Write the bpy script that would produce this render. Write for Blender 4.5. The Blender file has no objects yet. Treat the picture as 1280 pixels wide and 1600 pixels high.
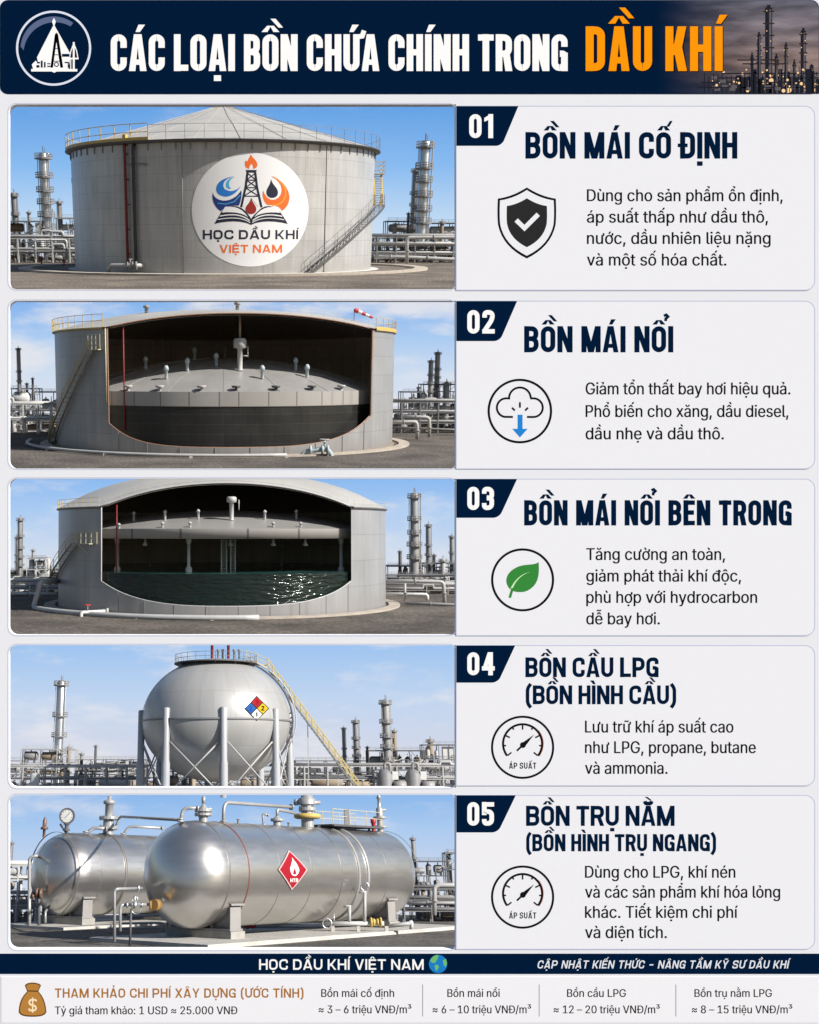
import bpy, bmesh, math, random, os, unicodedata
from mathutils import Vector, Matrix
from mathutils.geometry import tessellate_polygon, interpolate_bezier
PI = math.pi
S = bpy.context.scene
COL = S.collection

# ------------------------------------------------------------------ camera, sky light, sun, exposure
F = 1500.0            # focal length in pixels of the 1280 x 1600 photograph
CX = 363.0            # column of the picture the lens axis goes through (shift lens)
CAMZ = 30.0
cam = bpy.data.cameras.new('camera')
cam.sensor_fit = 'VERTICAL'
cam.sensor_height = 24.0
cam.sensor_width = 24.0 * 819 / 1024
cam.lens = 24.0 * F / 1600.0
cam.shift_x = (640.0 - CX) / 1600.0
cam.clip_start = 0.5
cam.clip_end = 5000
co = bpy.data.objects.new('camera', cam)
co.location = (0, 0, CAMZ)
co.rotation_euler = (PI / 2, 0, 0)
COL.objects.link(co)
S.camera = co

SUN_AZ = math.radians(62)     # to the right of the viewing axis, behind the camera
SUN_EL = math.radians(37)
world = bpy.data.worlds.new('World')
S.world = world
world.use_nodes = True
wn = world.node_tree
bg = wn.nodes['Background']
sky = wn.nodes.new('ShaderNodeTexSky')
sky.sky_type = 'NISHITA'
sky.sun_disc = False
sky.sun_elevation = SUN_EL
sky.sun_rotation = PI - SUN_AZ
sky.air_density = 1.0
sky.dust_density = 1.2
wn.links.new(sky.outputs[0], bg.inputs[0])
bg.inputs[1].default_value = 0.065
sl = bpy.data.lights.new('sun', 'SUN')
sl.energy = 5.0
sl.angle = math.radians(0.6)
sl.color = (1.0, 0.955, 0.89)
so = bpy.data.objects.new('sun', sl)
sd = Vector((math.sin(SUN_AZ) * math.cos(SUN_EL), -math.cos(SUN_AZ) * math.cos(SUN_EL), math.sin(SUN_EL)))
so.rotation_euler = sd.to_track_quat('Z', 'Y').to_euler()
so.location = (40, -30, 80)
COL.objects.link(so)
S.view_settings.view_transform = 'Standard'
S.view_settings.look = 'None'
EXPO = 0.40
S.view_settings.exposure = EXPO
S.view_settings.gamma = 1.0
S.cycles.max_bounces = 6
S.cycles.caustics_reflective = False
S.cycles.caustics_refractive = False

# ------------------------------------------------------------------ materials
def lin(c):
    return tuple(((x / 255) / 12.92 if x <= 10 else ((x / 255 + 0.055) / 1.055) ** 2.4) for x in c)

MATS = {}
def mat(name, rgb, rough=0.6, metal=0.0, vary=0.12, scale=0.6, bump=0.0, bscale=8.0, streak=0.0):
    if name in MATS:
        return MATS[name]
    m = bpy.data.materials.new(name)
    m.use_nodes = True
    t = m.node_tree
    p = t.nodes['Principled BSDF']
    p.inputs['Roughness'].default_value = rough
    p.inputs['Metallic'].default_value = metal
    p.inputs['Base Color'].default_value = (*rgb, 1)
    if vary > 0:
        tc = t.nodes.new('ShaderNodeTexCoord')
        mp = t.nodes.new('ShaderNodeMapping')
        mp.inputs['Scale'].default_value = (1, 1, 0.25 if streak else 1)
        t.links.new(tc.outputs['Object'], mp.inputs[0])
        n = t.nodes.new('ShaderNodeTexNoise')
        n.inputs['Scale'].default_value = scale
        n.inputs['Detail'].default_value = 6
        n.inputs['Roughness'].default_value = 0.65
        t.links.new(mp.outputs[0], n.inputs['Vector'])
        mr = t.nodes.new('ShaderNodeMapRange')
        mr.inputs['From Min'].default_value = 0.25
        mr.inputs['From Max'].default_value = 0.75
        mr.inputs['To Min'].default_value = 1 - vary
        mr.inputs['To Max'].default_value = 1 + vary
        t.links.new(n.outputs[0], mr.inputs[0])
        mx = t.nodes.new('ShaderNodeVectorMath')
        mx.operation = 'SCALE'
        mx.inputs[0].default_value = rgb
        t.links.new(mr.outputs[0], mx.inputs['Scale'])
        t.links.new(mx.outputs[0], p.inputs['Base Color'])
    if bump > 0:
        tc2 = t.nodes.new('ShaderNodeTexCoord')
        n2 = t.nodes.new('ShaderNodeTexNoise')
        n2.inputs['Scale'].default_value = bscale
        n2.inputs['Detail'].default_value = 5
        t.links.new(tc2.outputs['Object'], n2.inputs['Vector'])
        b = t.nodes.new('ShaderNodeBump')
        b.inputs['Strength'].default_value = bump
        b.inputs['Distance'].default_value = 0.1
        t.links.new(n2.outputs[0], b.inputs['Height'])
        t.links.new(b.outputs[0], p.inputs['Normal'])
    MATS[name] = m
    return m

def ink(name, srgb):
    """Matt printing ink on the board; srgb = its colour under the board's light."""
    m = mat('ink_' + name, lin(srgb), rough=0.8, vary=0)
    m.node_tree.nodes['Principled BSDF'].inputs['Specular IOR Level'].default_value = 0.0
    return m

def emit(name, srgb, st=1.0):
    m = bpy.data.materials.new(name)
    m.use_nodes = True
    t = m.node_tree
    t.nodes.clear()
    e = t.nodes.new('ShaderNodeEmission')
    e.inputs[0].default_value = (*lin(srgb), 1)
    e.inputs[1].default_value = st
    o = t.nodes.new('ShaderNodeOutputMaterial')
    t.links.new(e.outputs[0], o.inputs[0])
    return m

def plate_mat(name, rgb, row, width, rough=0.5, metal=0.0, seam=0.72, vary=0.10, streak=0.12, grime=0.55):
    """Riveted / welded plate: UV in metres, courses of height row, plates of length width, weather streaks."""
    m = bpy.data.materials.new(name)
    m.use_nodes = True
    t = m.node_tree
    p = t.nodes['Principled BSDF']
    p.inputs['Roughness'].default_value = rough
    p.inputs['Metallic'].default_value = metal
    uv = t.nodes.new('ShaderNodeUVMap')
    br = t.nodes.new('ShaderNodeTexBrick')
    br.offset = 0.5
    br.inputs['Scale'].default_value = 1.0
    br.inputs['Brick Width'].default_value = width
    br.inputs['Row Height'].default_value = row
    br.inputs['Mortar Size'].default_value = row * 0.018
    br.inputs['Mortar Smooth'].default_value = 0.6
    br.inputs['Bias'].default_value = 0.0
    br.inputs['Color1'].default_value = (1 - vary * .35,) * 3 + (1,)
    br.inputs['Color2'].default_value = (1 + vary * .35,) * 3 + (1,)
    br.inputs['Mortar'].default_value = (seam,) * 3 + (1,)
    t.links.new(uv.outputs[0], br.inputs['Vector'])
    mp = t.nodes.new('ShaderNodeMapping')
    mp.inputs['Scale'].default_value = (2.4 / row, 0.16 / row, 1)
    t.links.new(uv.outputs[0], mp.inputs[0])
    n = t.nodes.new('ShaderNodeTexNoise')
    n.inputs['Scale'].default_value = 1.0
    n.inputs['Detail'].default_value = 7
    n.inputs['Roughness'].default_value = 0.7
    t.links.new(mp.outputs[0], n.inputs['Vector'])
    mr = t.nodes.new('ShaderNodeMapRange')
    mr.inputs['From Min'].default_value = 0.3
    mr.inputs['From Max'].default_value = 0.7
    mr.inputs['To Min'].default_value = 1 - streak
    mr.inputs['To Max'].default_value = 1 + streak
    t.links.new(n.outputs[0], mr.inputs[0])
    n3 = t.nodes.new('ShaderNodeTexNoise')
    n3.inputs['Scale'].default_value = 0.35 / row
    n3.inputs['Detail'].default_value = 4
    t.links.new(uv.outputs[0], n3.inputs['Vector'])
    mr3 = t.nodes.new('ShaderNodeMapRange')
    mr3.inputs['From Min'].default_value = 0.3
    mr3.inputs['From Max'].default_value = 0.7
    mr3.inputs['To Min'].default_value = 1 - vary
    mr3.inputs['To Max'].default_value = 1 + vary
    t.links.new(n3.outputs[0], mr3.inputs[0])
    mu = t.nodes.new('ShaderNodeMath')
    mu.operation = 'MULTIPLY'
    t.links.new(mr.outputs[0], mu.inputs[0])
    t.links.new(mr3.outputs[0], mu.inputs[1])
    v1 = t.nodes.new('ShaderNodeVectorMath')
    v1.operation = 'MULTIPLY'
    v1.inputs[0].default_value = rgb
    t.links.new(br.outputs['Color'], v1.inputs[1])
    v2 = t.nodes.new('ShaderNodeVectorMath')
    v2.operation = 'SCALE'
    t.links.new(v1.outputs[0], v2.inputs[0])
    t.links.new(mu.outputs[0], v2.inputs['Scale'])
    # rust runs: narrow vertical noise, only where a broad noise lets them
    mp4 = t.nodes.new('ShaderNodeMapping')
    mp4.inputs['Scale'].default_value = (5.5 / row, 0.10 / row, 1)
    mp4.inputs['Location'].default_value = (3.1, 7.7, 0)
    t.links.new(uv.outputs[0], mp4.inputs[0])
    n4 = t.nodes.new('ShaderNodeTexNoise'); n4.inputs['Scale'].default_value = 1.0; n4.inputs['Detail'].default_value = 5
    t.links.new(mp4.outputs[0], n4.inputs['Vector'])
    m4 = t.nodes.new('ShaderNodeMapRange'); m4.inputs['From Min'].default_value = .56; m4.inputs['From Max'].default_value = .78; m4.inputs['To Max'].default_value = grime
    t.links.new(n4.outputs[0], m4.inputs[0])
    n5 = t.nodes.new('ShaderNodeTexNoise'); n5.inputs['Scale'].default_value = .5 / row; n5.inputs['Detail'].default_value = 2
    t.links.new(uv.outputs[0], n5.inputs['Vector'])
    m5 = t.nodes.new('ShaderNodeMapRange'); m5.inputs['From Min'].default_value = .42; m5.inputs['From Max'].default_value = .6
    t.links.new(n5.outputs[0], m5.inputs[0])
    mm = t.nodes.new('ShaderNodeMath'); mm.operation = 'MULTIPLY'
    t.links.new(m4.outputs[0], mm.inputs[0]); t.links.new(m5.outputs[0], mm.inputs[1])
    # splash dirt on the lowest part of the shell
    sx = t.nodes.new('ShaderNodeSeparateXYZ'); t.links.new(uv.outputs[0], sx.inputs[0])
    m6 = t.nodes.new('ShaderNodeMapRange'); m6.inputs['From Min'].default_value = 0; m6.inputs['From Max'].default_value = row * .9; m6.inputs['To Min'].default_value = grime; m6.inputs['To Max'].default_value = 0
    t.links.new(sx.outputs['Y'], m6.inputs[0])
    m7 = t.nodes.new('ShaderNodeMath'); m7.operation = 'MULTIPLY'; t.links.new(m6.outputs[0], m7.inputs[0]); t.links.new(n.outputs[0], m7.inputs[1])
    m8 = t.nodes.new('ShaderNodeMath'); m8.operation = 'ADD'; m8.use_clamp = True; t.links.new(mm.outputs[0], m8.inputs[0]); t.links.new(m7.outputs[0], m8.inputs[1])
    mx = t.nodes.new('ShaderNodeMix'); mx.data_type = 'RGBA'
    t.links.new(m8.outputs[0], mx.inputs[0]); t.links.new(v2.outputs[0], mx.inputs[6]); mx.inputs[7].default_value = (.17, .125, .09, 1)
    t.links.new(mx.outputs[2], p.inputs['Base Color'])
    MATS[name] = m
    return m

STEEL = mat('weathered_steel', (0.29, 0.285, 0.28), 0.5, 0.0, 0.2, 0.5, streak=1)
STEEL_L = mat('pale_steel', (0.44, 0.435, 0.425), 0.5, 0.0, 0.15, 0.5, streak=1)
STEEL_D = mat('dark_steel', (0.10, 0.10, 0.105), 0.6, 0.0, 0.3, 0.8)
STEEL_M = mat('grey_steel', (0.22, 0.22, 0.225), 0.55, 0.0, 0.25, 0.7)
RUST = mat('tan_steel', (0.30, 0.24, 0.17), 0.7, 0.0, 0.3, 0.9)
YEL = mat('yellow_paint', (0.58, 0.42, 0.12), 0.55, 0.0, 0.15, 1.0)
YELP = mat('pale_yellow_paint', (0.55, 0.50, 0.33), 0.6, 0.0, 0.15, 1.0)
RED = mat('dark_red_paint', (0.20, 0.018, 0.02), 0.55, 0.0, 0.2, 1.0)
REDB = mat('red_paint', (0.45, 0.03, 0.03), 0.5, 0.0, 0.15, 1.0)
WHITE = mat('white_paint', (0.62, 0.62, 0.60), 0.5, 0.0, 0.1, 1.0)
ALU = mat('bare_aluminium', (0.62, 0.63, 0.64), 0.35, 0.85, 0.12, 1.5)
CONC = mat('concrete', (0.42, 0.37, 0.31), 0.9, 0.0, 0.22, 0.7, bump=0.3)
CONC_L = mat('pale_concrete', (0.52, 0.50, 0.46), 0.9, 0.0, 0.2, 1.2, bump=0.3)
BLACK = mat('black_void', (0.015, 0.015, 0.015), 0.8, 0.0, 0)

# ------------------------------------------------------------------ 3D mesh builder
class MB:
    def __init__(s):
        s.v = []; s.f = []; s.sm = []; s.mi = []; s.uv = {}; s.m = 0
    def face(s, ids, smooth=False, uv=None):
        if uv: s.uv[len(s.f)] = uv
        s.f.append(tuple(ids)); s.sm.append(smooth); s.mi.append(s.m)
    def box(s, cx, cy, cz, sx, sy, sz, rz=0.0):
        b = len(s.v); c, q = math.cos(rz), math.sin(rz)
        for dz in (-.5, .5):
            for dx, dy in ((-.5, -.5), (.5, -.5), (.5, .5), (-.5, .5)):
                x, y = dx * sx, dy * sy
                s.v.append((cx + x * c - y * q, cy + x * q + y * c, cz + dz * sz))
        for f in ((0, 3, 2, 1), (4, 5, 6, 7), (0, 1, 5, 4), (1, 2, 6, 5), (2, 3, 7, 6), (3, 0, 4, 7)):
            s.face([b + i for i in f])
    def ring(s, c, t, n, r, up=None):
        t = Vector(t).normalized()
        a = Vector((0, 0, 1)) if up is None else Vector(up)
        if abs(t.dot(a)) > 0.98: a = Vector((0, 1, 0))
        e1 = t.cross(a).normalized(); e2 = e1.cross(t)
        b = len(s.v)
        for k in range(n):
            w = 2 * PI * (k + .5) / n
            q = Vector(c) + e1 * (math.cos(w) * r) + e2 * (math.sin(w) * r)
            s.v.append(tuple(q))
        return b
    def tube(s, p0, p1, r, n=8, r1=None, caps=True):
        p0, p1 = Vector(p0), Vector(p1)
        if (p1 - p0).length < 1e-6: return
        a = s.ring(p0, p1 - p0, n, r); b = s.ring(p1, p1 - p0, n, r if r1 is None else r1)
        for k in range(n):
            k2 = (k + 1) % n
            s.face((a + k, a + k2, b + k2, b + k), n > 5)
        if caps:
            s.face([a + k for k in range(n)][::-1]); s.face([b + k for k in range(n)])
    def beam(s, p0, p1, w):
        s.tube(p0, p1, w * .707, 4)
    def pipe(s, pts, r, n=8, bend=None, closed=False, caps=True):
        P = [Vector(p) for p in pts]
        if bend is None: bend = r * 3
        if bend > 0 and not closed:
            Q = [P[0]]
            for i in range(1, len(P) - 1):
                a, b, c = P[i - 1], P[i], P[i + 1]
                u = (a - b); w = (c - b)
                d = min(bend, u.length * .45, w.length * .45)
                u.normalize(); w.normalize()
                if abs(u.dot(w)) > .995: Q.append(b); continue
                for k in range(5):
                    tt = k / 4
                    Q.append((b + u * d) * (1 - tt) ** 2 + b * 2 * tt * (1 - tt) + (b + w * d) * tt ** 2)
            Q.append(P[-1]); P = Q
        N = len(P); rings = []
        for i in range(N):
            if closed: t = P[(i + 1) % N] - P[i - 1]
            else: t = P[min(i + 1, N - 1)] - P[max(i - 1, 0)]
            if i == 0 and not closed or not rings:
                t0 = t.normalized(); a = Vector((0, 0, 1))
                if abs(t0.dot(a)) > .98: a = Vector((0, 1, 0))
                e1 = t0.cross(a).normalized()
            else:
                t0 = t.normalized(); e1 = (e1 - t0 * e1.dot(t0)).normalized()
            e2 = t0.cross(e1)
            b = len(s.v)
            for k in range(n):
                w = 2 * PI * (k + .5) / n
                s.v.append(tuple(P[i] + e1 * (math.cos(w) * r) + e2 * (math.sin(w) * r)))
            rings.append(b)
        M = N if closed else N - 1
        for i in range(M):
            a, b = rings[i], rings[(i + 1) % N]
            for k in range(n):
                k2 = (k + 1) % n
                s.face((a + k, a + k2, b + k2, b + k), n > 5)
        if caps and not closed:
            s.face([rings[0] + k for k in range(n)][::-1]); s.face([rings[-1] + k for k in range(n)])
    def lathe(s, prof, n=32, c=(0, 0, 0), axis=None, smooth=True, a0=0.0, a1=2 * PI, uvr=None, flatbands=()):
        """prof: list of (r, h). axis: direction, default +Z. angle 0 looks to -Y."""
        full = abs(a1 - a0 - 2 * PI) < 1e-6
        c = Vector(c)
        if axis is None:
            ez, ex, ey = Vector((0, 0, 1)), Vector((1, 0, 0)), Vector((0, 1, 0))
        else:
            ez = Vector(axis).normalized()
            a = Vector((0, 0, 1)) if abs(ez.z) < .95 else Vector((0, 1, 0))
            ex = a.cross(ez).normalized(); ey = ez.cross(ex)
        cols = n if full else n + 1
        R = []
        for r, h in prof:
            b = len(s.v)
            if r < 1e-6:
                s.v.append(tuple(c + ez * h)); R.append((b, 1)); continue
            for k in range(cols):
                w = a0 + (a1 - a0) * k / n
                s.v.append(tuple(c + ex * (math.sin(w) * r) - ey * (math.cos(w) * r) + ez * h))
            R.append((b, cols))
        L = 0
        for i in range(len(prof) - 1):
            (a, na), (b, nb) = R[i], R[i + 1]
            dl = math.hypot(prof[i + 1][0] - prof[i][0], prof[i + 1][1] - prof[i][1])
            ur = uvr or max(p[0] for p in prof)
            for k in range(n):
                k2 = (k + 1) % cols if full else k + 1
                u0, u1 = ur * (a0 + (a1 - a0) * k / n), ur * (a0 + (a1 - a0) * (k + 1) / n)
                if na == 1: s.face((a, b + k2, b + k), smooth, [(u0, L), (u1, L + dl), (u0, L + dl)])
                elif nb == 1: s.face((a + k, a + k2, b), smooth, [(u0, L), (u1, L), (u0, L + dl)])
                else: s.face((a + k, a + k2, b + k2, b + k), smooth, [(u0, L), (u1, L), (u1, L + dl), (u0, L + dl)])
            L += dl
    def build(s, name, material, parent=None, off=(0, 0, 0), kind=None):
        me = bpy.data.meshes.new(name)
        ox, oy, oz = off
        me.from_pydata([(x - ox, y - oy, z - oz) for x, y, z in s.v], [], s.f)
        ms = material if isinstance(material, (list, tuple)) else [material]
        for m in ms: me.materials.append(m)
        me.polygons.foreach_set('use_smooth', s.sm)
        me.polygons.foreach_set('material_index', s.mi)
        if s.uv:
            l = me.uv_layers.new(name='UVMap').data
            for fi, uvs in s.uv.items():
                st = me.polygons[fi].loop_start
                for k, q in enumerate(uvs): l[st + k].uv = q
        me.update()
        o = bpy.data.objects.new(name, me)
        COL.objects.link(o)
        if parent is not None: o.parent = parent
        if kind: o['kind'] = kind
        return o

def tag(o, label=None, cat=None, group=None, kind=None):
    if label: o['label'] = label
    if cat: o['category'] = cat
    if group: o['group'] = group
    if kind: o['kind'] = kind
    elif cat: o['kind'] = 'thing'
    return o

def empty(name, M, label, cat, group=None):
    o = bpy.data.objects.new(name, None)
    o.empty_display_size = 0.5
    COL.objects.link(o)
    o.matrix_world = M
    o.matrix_basis = M
    return tag(o, label, cat, group)

# ------------------------------------------------------------------ flat print builder (pixel coordinates of the artwork)
class Flat:
    def __init__(s):
        s.v = []; s.f = []; s.mi = []; s.z = 0.0; s.m = 0; s.k = 0
    def tri(s, loops):
        loops = [[Vector((x, y, 0)) for x, y in l] for l in loops]
        b = len(s.v)
        for l in loops:
            for p in l: s.v.append((p.x, p.y, s.z + (s.k % 10) * 2e-5))
        for t in tessellate_polygon(loops):
            s.f.append([b + i for i in t]); s.mi.append(s.m)
        s.k += 1
    def poly(s, pts, *holes): s.tri([pts, *holes])
    def quad(s, *pts):
        b = len(s.v)
        for x, y in pts: s.v.append((x, y, s.z + (s.k % 10) * 2e-5))
        s.f.append([b + i for i in range(len(pts))]); s.mi.append(s.m); s.k += 1
    def rect(s, x0, y0, x1, y1): s.quad((x0, y0), (x1, y0), (x1, y1), (x0, y1))
    def disc(s, x, y, r, n=40, ry=None): s.quad(*[(x + r * math.cos(2 * PI * k / n), y + (ry or r) * math.sin(2 * PI * k / n)) for k in range(n)])
    def stroke(s, pts, w, closed=False, w1=None):
        P = [Vector((x, y)) for x, y in pts]
        N = len(P); L = []; Rr = []
        for i in range(N):
            if closed: a, c = P[i - 1], P[(i + 1) % N]
            else: a, c = (P[i - 1] if i else None), (P[i + 1] if i < N - 1 else None)
            d0 = (P[i] - a).normalized() if a is not None else None
            d1 = (c - P[i]).normalized() if c is not None else None
            if d0 is None: d0 = d1
            if d1 is None: d1 = d0
            n0 = Vector((-d0.y, d0.x)); n1 = Vector((-d1.y, d1.x))
            mm = n0 + n1
            if mm.length < 1e-4: mm = n0
            mm.normalize()
            k = 1 / max(.35, mm.dot(n0))
            ww = w if w1 is None else w + (w1 - w) * i / (N - 1)
            L.append(P[i] + mm * (ww / 2 * k)); Rr.append(P[i] - mm * (ww / 2 * k))
        b = len(s.v); zz = s.z + (s.k % 10) * 2e-5; s.k += 1
        for p in L: s.v.append((p.x, p.y, zz))
        for p in Rr: s.v.append((p.x, p.y, zz))
        for i in range(N if closed else N - 1):
            j = (i + 1) % N
            s.f.append([b + i, b + j, b + N + j, b + N + i]); s.mi.append(s.m)
    def build(s, name, mats, fn, parent, cut=0):
        me = bpy.data.meshes.new(name)
        if cut:          # slice upright every few units so that the print can wrap a curved shell
            me.from_pydata(s.v, [], s.f)
            me.polygons.foreach_set('material_index', s.mi)
            bm = bmesh.new(); bm.from_mesh(me)
            x0, x1 = min(p[0] for p in s.v), max(p[0] for p in s.v)
            q = math.ceil(x0 / cut) * cut
            while q < x1:
                bmesh.ops.bisect_plane(bm, geom=bm.verts[:] + bm.edges[:] + bm.faces[:], plane_co=(q, 0, 0), plane_no=(1, 0, 0))
                q += cut
            bm.to_mesh(me); bm.free()
            for v in me.vertices: v.co = fn(*v.co)
            s.mi = [p.material_index for p in me.polygons]
        else:
            me.from_pydata([fn(*p) for p in s.v], [], s.f)
        for m in (mats if isinstance(mats, (list, tuple)) else [mats]): me.materials.append(m)
        me.polygons.foreach_set('material_index', s.mi)
        me.update()
        o = bpy.data.objects.new(name, me)
        COL.objects.link(o)
        o.parent = parent
        return o

def arc(x, y, r, a0, a1, n=16, ry=None):
    return [(x + r * math.cos(math.radians(a0 + (a1 - a0) * k / n)), y + (ry or r) * math.sin(math.radians(a0 + (a1 - a0) * k / n))) for k in range(n + 1)]

def bez(pts, n=8):
    """pts: p0, c1, c2, p1, c1, c2, p2 ... -> polyline"""
    pts = list(pts)
    while (len(pts) - 1) % 3: pts.append(pts[-1])
    out = [pts[0]]
    for i in range(0, len(pts) - 1, 3):
        a, b, c, d = pts[i:i + 4]
        for k in range(1, n + 1):
            t = k / n; u = 1 - t
            out.append(tuple(u ** 3 * a[j] + 3 * u * u * t * b[j] + 3 * u * t * t * c[j] + t ** 3 * d[j] for j in (0, 1)))
    return out

def rounded(pts, r, closed=False, n=5):
    out = []; N = len(pts)
    for i in range(N):
        if not closed and i in (0, N - 1): out.append(pts[i]); continue
        a, b, c = Vector(pts[i - 1]), Vector(pts[i]), Vector(pts[(i + 1) % N])
        u, w = a - b, c - b
        d = min(r, u.length * .499, w.length * .499)
        u.normalize(); w.normalize()
        # circular fillet approximated by a bezier with the 0.55 handles
        p0, p1 = b + u * d, b + w * d
        h0, h1 = p0 - u * d * .55, p1 - w * d * .55
        for k in range(n + 1):
            t = k / n; q = 1 - t
            out.append(tuple(p0 * q ** 3 + h0 * 3 * q * q * t + h1 * 3 * q * t * t + p1 * t ** 3))
    return out

# ------------------------------------------------------------------ condensed capital lettering, drawn stroke by stroke
WID = {'I': 0, 'M': 1.32, 'W': 1.5, '1': .78, ' ': .52, '(': .5, ')': .5, '–': .9, 'L': .88, 'E': .88, 'T': .96, 'A': 1.08, 'V': 1.05, 'Y': 1.05, 'X': 1.05, '.': .3, ',': .3, 'N': 1.04, '4': 1.05}
def glyph(G, ch, w, t):
    """add strokes of one capital to list G; unit: cap height; returns width"""
    base = unicodedata.normalize('NFD', ch)
    c = base[0]; marks = base[1:]
    if ch == 'Đ': c = 'D'
    W = t if c == 'I' else WID.get(c, 1.0) * w
    l, r, b, T = t / 2, W - t / 2, t / 2, 1 - t / 2
    rr = min(.30, W * .5)
    def st(p, rd=0.0, closed=False): G.append(('s', rounded(p, rd, closed) if rd else p, closed))
    def pg(*p): G.append(('p', p, False))
    def sl(x0, y0, x1, y1, ww): pg((x0, y0), (x0 + ww, y0), (x1 + ww, y1), (x1, y1))
    def stem(x=0): pg((x, 0), (x + t, 0), (x + t, 1), (x, 1))
    def bar(y, x0=0, x1=None): pg((x0, y - t / 2 * .92), (W if x1 is None else x1, y - t / 2 * .92), (W if x1 is None else x1, y + t / 2 * .92), (x0, y + t / 2 * .92))
    if c == 'I': stem()
    elif c in 'AV':
        f = (lambda p: p) if c == 'A' else (lambda p: (p[0], 1 - p[1]))
        m = W / 2
        pg(*[f(p) for p in ((0, 0), (t * .98, 0), (m + t * .08, .80), (m, 1), (m - t * .58, 1))])
        pg(*[f(p) for p in ((W, 0), (W - t * .98, 0), (m - t * .08, .80), (m, 1), (m + t * .58, 1))])
        if c == 'A': pg((W * .22, .17), (W * .78, .17), (W * .72, .17 + t * .8), (W * .28, .17 + t * .8))
    elif c == 'B':
        stem(); st([(l, T), (r - t * .06, T), (r - t * .06, .52), (l, .52)], .16); st([(l, .52), (r, .52), (r, b), (l, b)], .18)
    elif c == 'C': st([(r, .63), (r, T), (l, T), (l, b), (r, b), (r, .37)], rr)
    elif c == 'D': stem(); st([(l, T), (r, T), (r, b), (l, b)], rr)
    elif c == 'E': stem(); bar(T); bar(.51, 0, W * .92); bar(b)
    elif c == 'G': st([(r, .66), (r, T), (l, T), (l, b), (r, b), (r, .47), (W * .52, .47)], rr); pg((W - t, 0), (W, 0), (W, .5), (W - t, .5))
    elif c == 'H': stem(); stem(W - t); bar(.51)
    elif c == 'K': stem(); sl(t * .8, .36, W - t * 1.12, 1, t * 1.08); sl(W - t * 1.05, 0, t * .9, .60, t * 1.1)
    elif c == 'L': stem(); bar(b)
    elif c == 'M':
        stem(); stem(W - t); m = W / 2
        sl(0, 1, m - t * .55, .0, t * 1.1); sl(W - t * 1.1, 1, m - t * .55, .0, t * 1.1)
    elif c == 'N': stem(); stem(W - t); sl(0, 1, W - t * 1.05, 0, t * 1.05)
    elif c in 'O0': st([(l, .5), (l, T), (r, T), (r, b), (l, b)], rr, True)
    elif c == 'P': stem(); st([(l, T), (r, T), (r, .42), (l, .42)], .2)
    elif c == 'R': stem(); st([(l, T), (r, T), (r, .47), (l, .47)], .18); sl(W - t * 1.0, 0, W * .42, .5, t * 1.05)
    elif c == 'S': st([(r, .68), (r, T), (l, T), (l, .515), (r, .485), (r, b), (l, b), (l, .32)], .2)
    elif c == 'T': bar(T); pg((W / 2 - t / 2, 0), (W / 2 + t / 2, 0), (W / 2 + t / 2, 1), (W / 2 - t / 2, 1))
    elif c == 'U': st([(l, 1), (l, b), (r, b), (r, 1)], rr)
    elif c == 'X': sl(0, 0, W - t * 1.1, 1, t * 1.1); sl(W - t * 1.1, 0, 0, 1, t * 1.1)
    elif c == 'Y':
        m = W / 2; pg((m - t / 2, 0), (m + t / 2, 0), (m + t / 2, .5), (m - t / 2, .5)); sl(m - t / 2, .4, 0, 1, t); sl(m - t / 2, .4, W - t, 1, t)
    elif c == '1': pg((W - t * 1.2, 0), (W - t * .2, 0), (W - t * .2, 1), (W - t * 1.2, 1)); pg((W - t * .7, 1), (W - t * .7, .8), (0, .68), (0, .84))
    elif c == '2': st([(l, .68), (l, T), (r, T), (r, .62), (l + t * .1, t * .8)], .2); bar(b)
    elif c == '3': st([(l, .7), (l, T), (r, T), (r, .53), (W * .4, .53)], .18); st([(W * .4, .51), (r, .51), (r, b), (l, b), (l, .3)], .18)
    elif c == '4': pg((W - t * 1.4, 0), (W - t * .4, 0), (W - t * .4, 1), (W - t * 1.4, 1)); sl(0, .22, W - t * 1.5, 1, t * .95); bar(.22 + t * .4)
    elif c == '5': bar(T); pg((0, .45), (t, .45), (t, 1), (0, 1)); st([(l, .36 + .14), (l, .6), (r, .6), (r, b), (l, b), (l, .28)], .18)
    elif c == '(': st([(W * .9, 1.08), (W * .35, .85), (W * .35, .05), (W * .9, -.18)], .4)
    elif c == ')': st([(W * .1, 1.08), (W * .65, .85), (W * .65, .05), (W * .1, -.18)], .4)
    elif c == '–': bar(.45, W * .12, W * .88)
    elif c == '.': pg((0, 0), (t, 0), (t, t), (0, t))
    if ch == 'Đ': pg((-t * .45, .5 - t * .35), (W * .5, .5 - t * .35), (W * .5, .5 + t * .35), (-t * .45, .5 + t * .35))
    m = W / 2; k = t * .72; up = 1.06
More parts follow.
